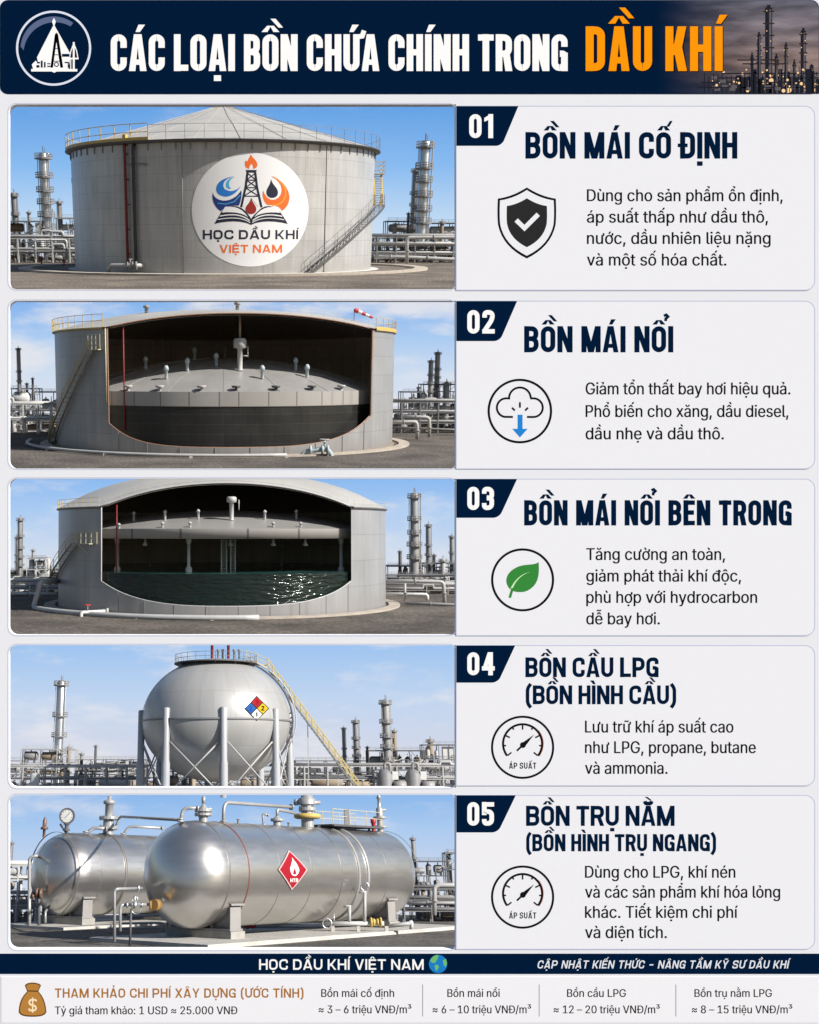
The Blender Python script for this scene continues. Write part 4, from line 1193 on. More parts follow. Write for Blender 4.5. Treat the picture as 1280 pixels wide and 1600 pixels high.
NV = mat('badge_navy', lin((12, 20, 48)), .6, 0, 0); OR2 = mat('badge_orange', lin((240, 110, 30)), .6, 0, 0); AM = mat('badge_amber', lin((255, 165, 50)), .6, 0, 0); B1 = mat('badge_blue', lin((28, 120, 205)), .6, 0, 0); B2 = mat('badge_light_blue', lin((70, 175, 225)), .6, 0, 0); B3 = mat('badge_deep_blue', lin((20, 50, 120)), .6, 0, 0); RD = mat('badge_red', lin((150, 30, 20)), .6, 0, 0)
fl = Flat(); fl.z = .02; fl.m = 0
fl.poly(zp_(bez([(640, 75), (650, 110), (690, 125), (700, 165), (708, 200), (690, 215), (660, 218), (668, 195), (655, 180), (645, 165), (640, 180), (620, 195), (625, 218), (590, 215), (578, 190), (583, 150), (588, 130), (600, 140), (605, 150), (612, 125), (630, 100), (640, 75)], 5)))
fl.build('flame', [OR2], badge, bd, cut=3)
fl = Flat(); fl.z = .02
fl.poly(zp_([(590, 230), (698, 230), (690, 256), (598, 256)])); fl.stroke(zp_([(608, 255), (590, 400), (548, 600)]), 3.4); fl.stroke(zp_([(682, 255), (700, 400), (745, 600)]), 3.4)
for y0_, y1_, w0, w1_ in ((262, 330, 36, 46), (330, 405, 46, 58), (405, 490, 58, 74)):
    fl.stroke(zp_([(645 - w0, y0_), (645 + w1_, y1_)]), 1.7); fl.stroke(zp_([(645 + w0, y0_), (645 - w1_, y1_)]), 1.7); fl.stroke(zp_([(645 - w1_, y1_), (645 + w1_, y1_)]), 1.7)
fl.build('derrick', NV, badge, bd, cut=3)
fl = Flat(); fl.z = .02
fl.m = 0; fl.poly(zp_(bez([(495, 292), (400, 300), (320, 340), (310, 400), (300, 450), (330, 490), (400, 495), (480, 490), (520, 430), (556, 372), (540, 400), (500, 440), (440, 440), (380, 430), (370, 400), (380, 360), (400, 320), (440, 300), (495, 292)], 6)))
fl.m = 1; fl.poly(zp_(bez([(275, 452), (280, 500), (330, 540), (400, 535), (470, 525), (520, 480), (548, 430), (560, 480), (540, 560), (525, 585), (450, 580), (400, 600), (350, 640), (290, 600), (260, 530), (275, 452)], 6)))
fl.m = 2; fl.poly(zp_(bez([(480, 300), (430, 310), (400, 340), (400, 380), (400, 410), (430, 425), (450, 415), (420, 390), (420, 330), (480, 300)], 5))); fl.stroke(zp_([(320, 560), (400, 570), (480, 545), (540, 480)]), 1.2)
fl.build('wave', [B1, B3, B2], badge, bd, cut=3)
fl = Flat(); fl.z = .02
fl.m = 0; fl.poly(zp_(bez([(815, 285), (900, 290), (1010, 380), (1020, 490), (1020, 560), (990, 610), (945, 635), (930, 590), (880, 575), (800, 575), (760, 540), (745, 470), (760, 430), (780, 500), (830, 540), (880, 520), (950, 490), (960, 400), (910, 345), (880, 310), (850, 290), (815, 285)], 6)))
fl.m = 1; fl.stroke(zp_(bez([(850, 292), (960, 340), (1000, 420), (975, 500), (950, 560), (900, 580), (850, 580)], 8)), 1.6)
fl.m = 2; fl.poly(zp_(bez([(835, 318), (850, 380), (905, 400), (905, 450), (905, 485), (880, 505), (847, 505), (810, 505), (790, 480), (790, 445), (795, 400), (830, 380), (835, 318)], 6)))
fl.build('oil_drop', [OR2, AM, NV], badge, bd, cut=3)
fl = Flat(); fl.z = .024
fl.m = 0; fl.poly(zp_(bez([(288, 768), (310, 730), (340, 680), (360, 640), (400, 585), (520, 560), (590, 640), (620, 680), (640, 700), (645, 720), (650, 700), (680, 670), (710, 640), (770, 560), (880, 580), (925, 640), (950, 680), (985, 720), (1005, 768), (900, 735), (720, 730), (645, 778), (560, 730), (400, 735), (288, 768)], 6)))
fl.z = .03; fl.m = 1
for s_ in (-1, 1):
    X_ = lambda x: 645 + s_ * x
    fl.poly(zp_([(X_(x), y) for x, y in bez([(30, 700), (90, 610), (150, 590), (250, 596), (270, 620), (280, 650), (285, 655), (200, 645), (90, 650), (30, 700)], 6)]))
    fl.stroke(zp_([(X_(x), y) for x, y in bez([(15, 735), (90, 670), (180, 665), (305, 690)], 8)]), 1.7); fl.stroke(zp_([(X_(x), y) for x, y in bez([(10, 755), (90, 700), (200, 700), (325, 725)], 8)]), 1.2)
fl.z = .036; fl.m = 2; fl.poly(zp_(bez([(645, 505), (655, 560), (695, 580), (695, 620), (695, 655), (670, 668), (643, 668), (610, 668), (590, 645), (590, 615), (592, 580), (635, 560), (645, 505)], 6)))
fl.m = 1; fl.stroke(zp_([(645, 500), (575, 590)]), 1.0); fl.stroke(zp_([(645, 500), (715, 590)]), 1.0)
fl.build('open_book', [NV, BW, RD], badge, bd, cut=3)
fl = Flat(); fl.z = .02; caps(fl, 'HỌC DẦU KHÍ', 317.5, 464, 374.5, 14.8, t=.21, gap=.16, SPACE=.4); fl.build('badge_lettering', NV, badge, bd)
fl = Flat(); fl.z = .02; caps(fl, 'VIỆT NAM', 343, 439, 396.3, 13, t=.21, gap=.16, SPACE=.4); fl.build('badge_lettering', OR2, badge, bd)

c2 = (c[0], c[1])
mb = MB(); mb.lathe([(R * 1.0, g + .1), (R * 1.05, g + .1), (R * 1.05, g + .02)], 96, (c[0], c[1], 0)); s1.flatpiece('ring_foundation', mb, CONC_L, 'pale concrete footing ring tight round the base of the cone roofed tank', 'foundation', loc=(c[0], c[1], g))
mb = MB(); mb.lathe([(R * 1.29, g), (R * 1.29, g + 2.6 * k), (R * 1.375, g + 2.6 * k), (R * 1.375, g)], 120, (c[0], c[1], 0), smooth=False); s1.flatpiece('bund_wall', mb, CONC, 'low sandy concrete kerb ring circling the cone roofed tank', 'kerb', loc=(c[0], c[1], g))
# refinery behind site 1
Y = 425
G1 = 'columns behind the cone roofed tank'
column(s1, 67.5, 237, 15, Y, 'tall silver column with ring platforms left of the badge tank', 6, ALU, group=G1)
column(s1, 21.5, 300, 9, Y + 20, 'short dark column at the far left edge behind the badge tank', 4, STEEL_M, group=G1)
column(s1, 92.5, 313, 7, Y + 10, 'slim pale column beside a white block left of the badge tank', 2, STEEL, group=G1)
column(s1, 78.5, 326, 4.5, Y + 10, 'thin dark stub column right beside the tall silver one', 2, STEEL_D, group=G1, cage=False)
column(s1, 665.5, 218, 17, Y, 'tallest grey column right of the badge tank', 6, ALU, group=G1, step=.9)
column(s1, 650.5, 262, 9, Y + 8, 'slimmer column tied to the left of the tallest one right of the badge tank', 5, STEEL, group=G1)
column(s1, 638.5, 332, 4, Y + 8, 'short dark pipe stack right of the yellow stair landing', 1, STEEL_D, group=G1, cage=False)
unit(s1, -60, 62, 345, Y - 6, 'pale process structure at the far left behind the badge tank', 3, 3, STEEL_M, [STEEL_L, RUST, WHITE, STEEL], solid=.2)
unit(s1, 84, 150, 340, Y + 4, 'white boxed process structure touching the left side of the badge tank', 3, 4, STEEL_L, [WHITE, WHITE, STEEL_L], solid=.25)
unit(s1, 606, 664, 345, Y + 12, 'dark process structure just right of the badge tank stair', 3, 5, STEEL_D, [STEEL_M, STEEL_D, RUST, STEEL])
unit(s1, 668, 800, 348, Y + 14, 'low tan process structure at the right edge behind the badge tank', 2, 6, STEEL_D, [RUST, STEEL, STEEL_M, STEEL_L])
rack(s1, -80, 135, 372, Y - 30, 'white pipe rack left of the badge tank', 2, 4, [WHITE, WHITE, STEEL_L, STEEL], seed=2, bay=24, pr=2.2)
rack(s1, 560, 830, 370, Y - 30, 'grey pipe rack right of the badge tank', 3, 4, [STEEL, STEEL_L, WHITE, STEEL], seed=3, bay=30, pr=2.6)
loop_pipe(s1, [(55, 405, Y - 45), (55, 375, Y - 45), (104, 375, Y - 45), (104, 405, Y - 45)], 1.5, WHITE, 'white goal shaped pipe left of the badge tank', Y)
loop_pipe(s1, [(585, 402, Y - 60), (636, 402, Y - 60), (700, 405, Y - 60), (760, 405, Y - 60)], 2.4, STEEL_L, 'fat pale pipe lying low right of the badge tank', Y)
loop_pipe(s1, [(636, 412, Y - 70), (636, 371, Y - 70), (720, 371, Y - 70), (790, 371, Y - 70)], 2.2, STEEL_L, 'bent grey pipe standing before the rack right of the badge tank', Y)
hydrant(s1, 65, 410, Y - 70, 'red hydrant nearer the left edge beside the badge tank', .9)
hydrant(s1, 100, 408, Y - 70, 'red hydrant close to the left side of the badge tank', .75)

# ================================================================== tanks cut open
def cut_tank(site, cpx, D, half, ytop, thL, thR, cen, eL, eR, pL, pR, rise, label, shellm, wallm, edgem, uedge=1.0):
    k = site.k; R = D * half / F / math.sqrt(1 + (half / F) ** 2) * math.cos(site.p) ** .9; c = (site.P(cpx, site.yh, D).x, D); g = site.g
    zt = site.P(CX, ytop, D).z; H = zt - g
    t = site.thing('cutaway_tank', label, 'storage tank', (c[0], c[1], g))
    tm, hw = (thL + thR) / 2, (thR - thL) / 2
    def zc(a):
        u = (a - tm) / hw; e, pw = (eL, pL) if u < 0 else (eR, pR)
        return g + k * (cen + (e - cen) * abs(u) ** pw)
    def shell(r, name, m):
        mb = MB(); n0 = 90
        A = [thR + (2 * PI - 2 * hw) * i / n0 for i in range(n0 + 1)]
        B_ = [thL + 2 * hw * i / 60 for i in range(61)]
        for cols, top in ((A, lambda a: zt), (B_, zc)):
            b = len(mb.v); m_ = 5
            for a in cols:
                for j in range(m_ + 1):
                    p = cyl(c, r, a, g + (top(a) - g) * j / m_); mb.v.append(tuple(p))
            for i in range(len(cols) - 1):
                for j in range(m_):
                    q = b + i * (m_ + 1) + j; ids = (q, q + m_ + 1, q + m_ + 2, q + 1)
                    mb.face(ids, True, [(r * math.atan2(mb.v[x][0] - c[0], -(mb.v[x][1] - c[1])) % (2 * PI * r), mb.v[x][2] - g) for x in ids])
        return mb.build(name, m, t, site.off)
    shell(R, 'shell', shellm)
    shell(R * .988, 'inner_wall', wallm)
    def dome(name, m, r_, dz, rmax):
        mb = MB(); na, nr = 120, 12; dch = R * math.cos(hw)
        prof = lambda q: zt + dz + rise * k * (1 - (q / R) ** 3)
        angs = sorted([thL, thR] + [-PI + 2 * PI * i / na for i in range(na)])
        for a in angs + [angs[0] + 2 * PI]:
            aa = (a - tm + PI) % (2 * PI) - PI
            rm = rmax if abs(aa) >= hw - 1e-6 else min(rmax, dch / math.cos(aa))
            for j in range(nr + 1):
                q = rm * j / nr; p = cyl(c, q, a, prof(min(q, R))); mb.v.append(tuple(p))
        for i in range(len(angs)):
            for j in range(nr):
                q = i * (nr + 1) + j; mb.face((q, q + 1, q + nr + 2, q + nr + 1), True)
        return mb.build(name, m, t, site.off)
    dome('roof', mat('roof_plate', (.42, .41, .39)), R, .9 * k, R * 1.012)
    dome('roof_lining', wallm, R, -2.2 * k, R * .989)
    # bright cut edges
    mb = MB(); B_ = [thL + 2 * hw * i / 60 for i in range(61)]
    mb.pipe([cyl(c, R * .996, thL, zt - .4 * k)] + [cyl(c, R * .996, a, zc(a)) for a in B_] + [cyl(c, R * .996, thR, zt - .4 * k)], uedge * k, 6, bend=0); mb.build('cut_edge', edgem, t, site.off)
    mb = MB(); dch = R * math.cos(hw); pts = []
    for i in range(41):
        a = thL + 2 * hw * i / 40; q = min(R, dch / math.cos(a - tm)); pts.append(cyl(c, q, a, zt + .2 * k + rise * k * (1 - (q / R) ** 3)))
    mb.pipe(pts, uedge * 1.1 * k, 6, bend=0); mb.build('roof_edge', edgem, t, site.off)
    return t, c, R, zt, zc

def on_cone(site, c, Rd, zr, rise, px, py):
    for i in range(400):
        Y = c[1] - Rd + 2 * Rd * i / 400; p = site.P(px, py, Y); q = math.hypot(p.x - c[0], p.y - c[1])
        if q <= Rd and p.z >= 0 - 1e9 and p.z <= zr + rise * (1 - (q / Rd) ** 2) + 1e-6 and i > 0: return Vector((p.x, p.y, zr + rise * (1 - (q / Rd) ** 2)))
    return Vector((c[0], c[1], zr + rise))

# ---- SITE 2 : floating roof, tank cut open
s2 = Site(585, 160.0, 691)
k = s2.k
gm2 = gravel_mat('gravel_dark', (.03, .027, .024), (.095, .082, .07), (.24, .21, .185), 2.6)
ground(s2, 'ground', 732, 255, gm2)
sky_sheet(s2, 252, 461, [(470, (132, 180, 238)), (530, (172, 204, 242)), (590, (208, 222, 240)), (660, (222, 226, 236))], clouds=.85, seed=3.0, cl=(.47, 1))
SH2 = plate_mat('tank_plate_cool', (.33, .33, .33), 26 * k, 95 * k, rough=.42, metal=.2, seam=.72, streak=.16)
IN2 = plate_mat('inner_plate', (.72, .65, .58), 26 * k, 60 * k, rough=.7, seam=.7)
EDG = mat('cut_rust', (.30, .16, .10), .7, 0, .2, 1)
t, c, R, zt, zc = cut_tank(s2, 351.5, 160.0, 264, 522, th(-37), th(53), 11, 40.4, 48.6, 5, 3, 31, 'grey tank cut open in front to show dark oil under a floating roof', SH2, IN2, EDG, .8)
g = s2.g
mb = MB(); mb.lathe([(R, zt - 1.5 * k), (R + 3.5 * k, zt - 1.0 * k), (R + 3.5 * k, zt + .8 * k), (R, zt + .8 * k)], 30, (c[0], c[1], 0), a0=th(-100), a1=th(-38), smooth=False); mb.build('rim_walkway', YEL, t, s2.off)
mb = MB(); mb.lathe([(R, zt - 1.5 * k), (R + 3 * k, zt - 1.0 * k), (R + 3 * k, zt + 4 * k), (R, zt + 4 * k)], 16, (c[0], c[1], 0), a0=th(54), a1=th(100), smooth=False); mb.build('rim_walkway', YEL, t, s2.off)
ring_rail(s2, c, R + 3 * k, zt + k, th(-110), th(-38), 16, 17 * k, t, YEL, .5 * k)
ring_rail(s2, c, R + 2 * k, zt + 4 * k, th(54), th(110), 11, 12 * k, t, YEL, .42 * k)
# rail along the roof arch and round the back
mb = MB(); hw_ = th(45); tm_ = th(8); dch = R * math.cos(hw_); pts = []
for i in range(23):
    a = th(-37) + 2 * hw_ * i / 22; q = min(R, dch / math.cos(a - tm_)); q *= .97; pts.append(cyl(c, q, a, zt + k + 31 * k * (1 - (q / R) ** 3)))
rail(mb, pts, 9 * k, .22 * k, n=4); mb.build('roof_rail', YELP, t, s2.off)
for px, py, ph in ((229, 487, 12), (371, 482, 12)):
    mb = MB(); Yv = c[1] - dch * .6; p = s2.P(px, py, Yv); zz_ = p.z; mb.lathe([(2.6 * k, -10 * k), (2.6 * k, 5 * k), (4.6 * k, 5.4 * k), (4.6 * k, 8 * k), (0, 10 * k)], 12, (p.x, p.y, zz_)); mb.build('roof_vent', STEEL_M, t, s2.off)
zl = s2.P(CX, 546, 160 - R * .8).z
stair_on_shell(s2, c, R, 10 * k, th(-93), th(-42), g + 1 * k, zl, 30, t, 13 * k, RUST, YEL)
mb = MB(); p = cyl(c, R + 5 * k, th(-40), zl); mb.box(p.x, p.y, p.z, 12 * k, 8 * k, 1.2 * k, th(-40)); rail(mb, [cyl(c, R + 9 * k, th(-43 + i * 1.7), zl) for i in range(4)], 20 * k, .6 * k, n=4, levels=(1, .66, .33)); mb.build('landing', YELP, t, s2.off)
mb = MB(); mb.tube(cyl(c, R + k, th(-37.4), zl - 70 * k), cyl(c, R + k, th(-37.4), zt + 2 * k), .9 * k, 6); mb.build('corner_post', YELP, t, s2.off)
mb = MB(); p = cyl(c, R * .93, th(-34), g); mb.tube((p.x, p.y, g + 30 * k), (p.x, p.y, zt + 3 * k), 1.0 * k, 8); mb.build('red_riser', RED, t, s2.off)
mb = MB()
for i in range(9):
    a = th(-33 + i * 10.2); p = cyl(c, R + .5 * k, a, g); mb.tube((p.x, p.y, g), (p.x, p.y, min(zc(a), zt)), .4 * k, 5); mb.box(p.x, p.y, g + 1.2 * k, 3 * k, 2 * k, 2 * k, a)
mb.build('shell_rib', STEEL_M, t, s2.off)
# oil and the floating deck
OIL = plate_mat('oil_wall', (.020, .020, .019), 13 * k, 400 * k, rough=.33, seam=3.0, vary=.3, streak=.25, grime=0)
Rd = R * .93; zr = -22.5 * k; zb_ = -42 * k; rise = 47 * k
mb = MB(); mb.lathe([(Rd * .996, g + .1), (Rd * .996, zb_)], 96, (c[0], c[1], 0)); mb.build('oil_body', OIL, t, s2.off)
DK = mat('deck_plate', (.42, .41, .395), .36, .35, .14, .25); BND = plate_mat('deck_band', (.40, .39, .37), 60 * k, 40 * k, rough=.5, seam=.3)
mb = MB(); mb.lathe([(Rd, zb_), (Rd, zr)], 96, (c[0], c[1], 0), uvr=Rd); deck = mb.build('floating_roof', BND, t, s2.off)
mb = MB(); mb.lathe([(Rd * (1 - i / 9), zr + rise * (1 - (1 - i / 9) ** 2)) for i in range(10)], 96, (c[0], c[1], 0))
for i in range(20):
    a = 2 * PI * i / 20; mb.pipe([cyl(c, Rd * (1 - j / 9), a, zr + .03 + rise * (1 - (1 - j / 9) ** 2)) for j in range(10)], .22 * k, 4, bend=0)
mb.build('deck_plating', DK, deck, s2.off)
mb = MB(); p = on_cone(s2, c, Rd, zr, rise, 375, 579); mb.lathe([(5 * k, 0), (3.6 * k, 2 * k), (3.6 * k, 30 * k), (9 * k, 31 * k), (9 * k, 42 * k), (7 * k, 44 * k), (0, 44 * k)], 18, p); mb.tube(p + Vector((11 * k, 0, 18 * k)), p + Vector((11 * k, 0, 34 * k)), .8 * k, 6); mb.tube(p + Vector((3 * k, 0, 20 * k)), p + Vector((11 * k, 0, 20 * k)), .7 * k, 6); mb.build('gauge_well', STEEL_L, deck, s2.off)
mb = MB(); mb.tube(p + Vector((0, 0, 44 * k)), (p.x, p.y, zt + 20 * k), 1.6 * k, 8); mb.build('guide_pole', RUST, deck, s2.off)
for px, py in ((228, 577), (293, 580), (304, 562), (462, 579), (522, 578), (443, 562), (506, 560), (187, 575), (260, 592), (338, 572), (410, 592), (480, 590), (545, 577)):
    p = on_cone(s2, c, Rd, zr, rise, px, py); mb = MB(); mb.lathe([(2.4 * k, 0), (2.4 * k, 11 * k), (3.6 * k, 11.5 * k), (3.6 * k, 15 * k), (2 * k, 18 * k), (0, 18.5 * k)], 10, p); mb.build('deck_leg', mat('blue_grey_steel', (.38, .44, .46), .5, 0, .15, 1), deck, s2.off)
for a_ in (-33, -21, -7, 4, 17, 30, 43):
    p = cyl(c, Rd * .985, th(a_), zr); mb = MB(); mb.box(p.x, p.y, p.z + 3 * k, 3.4 * k, 3.4 * k, 6 * k, th(a_)); mb.lathe([(4.6 * k, 0), (6 * k, 1.6 * k), (6 * k, 3 * k), (0, 3.2 * k)], 12, (p.x, p.y, p.z + 5 * k)); mb.build('rim_vent', [STEEL_L, STEEL_D][a_ > 0 and a_ < 40], deck, s2.off)
# footing, ring, pipe
mb = MB(); mb.lathe([(R, g), (R * 1.012, g), (R * 1.012, g + 1.6 * k), (R, g + 1.6 * k)], 96, (c[0], c[1], 0), smooth=False); mb.build('base_angle', RUST, t, s2.off)
mb = MB(); mb.lathe([(R * 1.04, g), (R * 1.04, g + 2.2 * k), (R * 1.10, g + 2.2 * k), (R * 1.10, g)], 110, (c[0], c[1], 0), smooth=False); s2.flatpiece('ring_foundation', mb, CONC, 'sandy concrete ring round the foot of the oil tank with the floating roof', 'foundation', loc=(c[0], c[1], g))
tp = s2.thing('drain_pipe', 'long pale pipe curving along the ground in front of the oil tank', 'pipe', cyl(c, R * 1.15, 0, g))
mb = MB(); A_ = [cyl(c, R * (1.135 + .05 * max(0, (-a - 40) / 50)), th(a), g + 3.6 * k) for a in range(-92, 20, 4)]; mb.pipe(A_, 2.2 * k, 10, bend=0); mb.build('pipe_run', STEEL_L, tp, s2.off)
for i in range(3, len(A_), 6):
    mb = MB(); mb.box(A_[i].x, A_[i].y, g + 1.5 * k, 4 * k, 5 * k, 3 * k, 0); mb.build('pipe_support', CONC_L, tp, s2.off)
tp = s2.thing('valve_assembly', 'small blue grey valve with bent pipes on the ground before the oil tank', 'valve', s2.P(500, 722, 134))
b = s2.P(500, 726, 133); q = b.z
mb = MB(); kk = 133 / F * 1.7
mb.pipe([b + Vector((-18 * kk, 0, 0)), b + Vector((-16 * kk, 0, 12 * kk)), b + Vector((0, 0, 14 * kk)), b + Vector((8 * kk, 0, 14 * kk)), b + Vector((14 * kk, 0, 0))], 2.2 * kk, 8); mb.build('pipe_run', mat('blue_grey_steel', (.3, .3, .3)), tp, s2.off)
mb = MB()
for dx in (-9, 2, 7): mb.tube(b + Vector(((dx - 1) * kk, 0, 13.5 * kk)), b + Vector(((dx + 1) * kk, 0, 13.5 * kk)), 4.4 * kk, 12)
mb.tube(b + Vector((4 * kk, 0, 14 * kk)), b + Vector((4 * kk, 0, 23 * kk)), 1 * kk, 6); mb.build('valve_body', mat('blue_grey_steel', (.3, .3, .3)), tp, s2.off)
mb = MB(); mb.pipe([b + Vector((4 * kk + 4.5 * kk * math.cos(i * .7), 4.5 * kk * math.sin(i * .7), 23 * kk)) for i in range(9)], .7 * kk, 6, closed=True); mb.build('handwheel', STEEL, tp, s2.off)
for nm, dx in (('wind_sock', 0),):
    p = s2.P(553.5, 514, c[1] - R * .45); ts = s2.thing('windsock', 'red and white windsock on a thin pole on the oil tank roof rim', 'windsock', p)
    mb = MB(); e = s2.P(553.5, 482, p.y); mb.tube(p + Vector((0, 0, -8 * k)), e, .55 * k, 6); mb.build('pole', STEEL_D, ts, s2.off)
    ax = Vector((1, 0, -.42)).normalized(); L = 28 * k; o0 = e + Vector((.8 * k, 0, -2 * k))
    for i in range(5):
        mb = MB(); r0, r1 = (3.6 - .4 * i) * k, (3.6 - .4 * (i + 1)) * k; mb.tube(o0 + ax * L * i / 5, o0 + ax * L * (i + 1) / 5, r0, 12, r1, caps=False); mb.build('sock_band', [REDB, WHITE][i % 2], ts, s2.off)
# refinery behind site 2
Y = 197; G2 = 'columns behind the oil tank'
column(s2, 28.5, 543, 5.5, Y, 'thin dark column at the left edge beside the oil tank', 5, STEEL_M, group=G2, pm=STEEL_D)
column(s2, 51, 590, 3.5, Y, 'short thin mast left of the oil tank stair', 1, STEEL_D, group=G2, cage=False)
column(s2, 674, 562, 6.5, Y, 'left one of the twin dark columns right of the oil tank', 6, STEEL, group=G2)
column(s2, 684.5, 549, 7, Y + 5, 'right and taller one of the twin dark columns right of the oil tank', 6, STEEL, group=G2)
unit(s2, -40, 58, 607, Y, 'white tank and frame cluster at the left edge beside the oil tank', 2, 11, STEEL_L, [WHITE, WHITE, STEEL_L, RUST], solid=.25)
unit(s2, 50, 110, 612, Y + 3, 'pale blue grey frame cluster behind the stair of the oil tank', 2, 12, STEEL_L, [STEEL_L, STEEL, RUST])
unit(s2, 630, 664, 612, Y, 'box shaped process frame right of the oil tank', 2, 13, STEEL_M, [STEEL_L, STEEL])
unit(s2, 662, 790, 600, Y + 4, 'dense dark process frame under the twin columns', 3, 14, STEEL_D, [STEEL_M, RUST, STEEL])
rack(s2, -50, 100, 632, Y - 14, 'white pipe rack left of the oil tank', 2, 4, [WHITE, WHITE, STEEL_L], seed=5, bay=20, pr=2.4)
rack(s2, 600, 800, 628, Y - 12, 'grey pipe rack right of the oil tank', 3, 4, [STEEL_M, STEEL_L, STEEL, STEEL_M], seed=6, bay=28, pr=2.4)
loop_pipe(s2, [(610, 660, Y - 30), (652, 659, Y - 30), (652, 686, Y - 30)], 2.8, STEEL_L, 'pale pipe turning down to the ground right of the oil tank', Y - 30)
loop_pipe(s2, [(630, 651, Y - 24), (671, 652, Y - 24), (671, 684, Y - 24)], 2.6, STEEL_L, 'second pale bent pipe farther right beside the oil tank', Y - 24)
loop_pipe(s2, [(615, 668, Y - 20), (720, 672, Y - 20), (760, 672, Y - 20)], 1.8, STEEL, 'grey ground pipe running off to the right of the oil tank', Y - 20)

# ---- SITE 3 : internal floating roof
s3 = Site(830, 88.0, 943)
k = s3.k
gm3 = gravel_mat('gravel_grey', (.032, .027, .023), (.10, .085, .07), (.25, .215, .18), 4.0)
ground(s3, 'ground', 992, 130, gm3)
sky_sheet(s3, 129, 740, [(748, (140, 186, 240)), (800, (172, 204, 242)), (860, (206, 220, 238)), (910, (216, 222, 232))], clouds=.7, seed=8.0, cl=(.48, 1))
SH3 = plate_mat('tank_plate_blue', (.35, .355, .365), 36 * k, 95 * k, rough=.42, metal=.2, seam=.78, streak=.14)
IN3 = plate_mat('inner_plate_dark', (.62, .57, .51), 30 * k, 60 * k, rough=.75, seam=.7)
t, c, R, zt, zc = cut_tank(s3, 347.5, 88.0, 255.5, 797, th(-40.5), th(46), 15, 45, 45, 3, 3.2, 54, 'grey tank cut open in front to show a deck on legs above dark green liquid', SH3, IN3, STEEL_L, .9)
g = s3.g
ring_rail(s3, c, R + 1 * k, zt + k, th(-115), th(-41), 17, 12 * k, t, YEL, .34 * k)
ring_rail(s3, c, R + 1 * k, zt + k, th(47), th(115), 13, 9 * k, t, YELP, .2 * k)
mb = MB(); mb.lathe([(R, zt - 2 * k), (R * 1.012, zt - 1.2 * k), (R * 1.012, zt + .8 * k)], 100, (c[0], c[1], 0), a0=th(46), a1=th(319.5)); mb.build('rim_angle', STEEL_M, t, s3.off)
mb = MB(); dch = R * math.cos(th(43.25)); pts = []
for i in range(23):
    a = th(-40.5 + 86.5 * i / 22); q = min(R, dch / math.cos(a - th(2.75))) * .97; pts.append(cyl(c, q, a, zt + k + 54 * k * (1 - (q / R) ** 3)))
rail(mb, pts, 8 * k, .22 * k, n=4); mb.build('roof_rail', YELP, t, s3.off)
zl = s3.P(CX, 850, 88 - R * .8).z
stair_on_shell(s3, c, R, 10 * k, th(-92), th(-52), s3.P(CX, 905, 88).z, zl, 20, t, 15 * k, RUST, YEL)
mb = MB(); p = cyl(c, R + 5 * k, th(-46), zl); mb.box(p.x, p.y, p.z, 22 * k, 8 * k, 1.2 * k, th(-46)); rail(mb, [cyl(c, R + 9 * k, th(-53 + i * 2.6), zl) for i in range(6)], 16 * k, .6 * k, n=4); mb.beam(cyl(c, R + 8 * k, th(-50), zl), cyl(c, R, th(-47), zl - 14 * k), k); mb.build('landing', YELP, t, s3.off)
mb = MB(); p = cyl(c, R * .93, th(-37.5), g); mb.tube((p.x, p.y, g + 30 * k), (p.x, p.y, zt + 3 * k), 1.0 * k, 8); mb.build('red_riser', RED, t, s3.off)
Rd = R * .93; zr = 3.4 * k; zb_ = -10 * k; rise = 29 * k
mb = MB(); mb.lathe([(Rd * .9, zb_ + .3 * k), (Rd, zb_), (Rd, zr)], 96, (c[0], c[1], 0), uvr=Rd); deck = mb.build('floating_roof', BND, t, s3.off)
mb = MB(); mb.lathe([(Rd * (1 - i / 9), zr + rise * (1 - (1 - i / 9) ** 2)) for i in range(10)], 96, (c[0], c[1], 0)); mb.lathe([(Rd * .9, zb_ + .3 * k), (0, zb_ + .3 * k)], 96, (c[0], c[1], 0)); mb.build('deck_plating', DK, deck, s3.off)
p = on_cone(s3, c, Rd, zr, rise, 362, 813); mb = MB(); mb.lathe([(4 * k, 0), (3 * k, 2 * k), (3 * k, 24 * k), (7 * k, 25 * k), (7 * k, 31 * k), (5 * k, 32.5 * k), (0, 32.5 * k)], 18, p); mb.tube(p + Vector((10 * k, 0, 14 * k)), p + Vector((10 * k, 0, 28 * k)), .8 * k, 6); mb.build('gauge_well', STEEL_L, deck, s3.off)
for px, py in ((209, 814), (258, 812), (310, 811), (414, 812), (463, 811), (254, 824), (297, 824), (427, 824), (470, 824), (186, 826)):
    p = on_cone(s3, c, Rd, zr, rise, px, py); mb = MB(); hh = 12 if py < 820 else 6
    mb.lathe([(1.8 * k, 0), (1.8 * k, hh * .8 * k), (2.6 * k, hh * .82 * k), (2.6 * k, hh * k), (0, (hh + 2) * k)], 10, p); mb.build('deck_leg', STEEL_L, deck, s3.off)
for px in (183.5, 295, 533):
    Yc = 88 - R * (.72 if px > 200 and px < 500 else .52); p = s3.P(px, 845, Yc); kk = Yc / F; mb = MB()
    mb.tube((p.x, p.y, g), (p.x, p.y, zb_), 2.6 * kk, 12); zz_ = s3.P(px, 893, Yc).z; mb.lathe([(5.2 * kk, -7 * kk), (5.2 * kk, 5 * kk), (3 * kk, 8 * kk)], 14, (p.x, p.y, zz_)); mb.lathe([(3 * kk, -9 * kk), (4.4 * kk, -3 * kk), (4.4 * kk, 0)], 14, (p.x, p.y, zb_)); mb.build('support_leg', WHITE, t, s3.off)
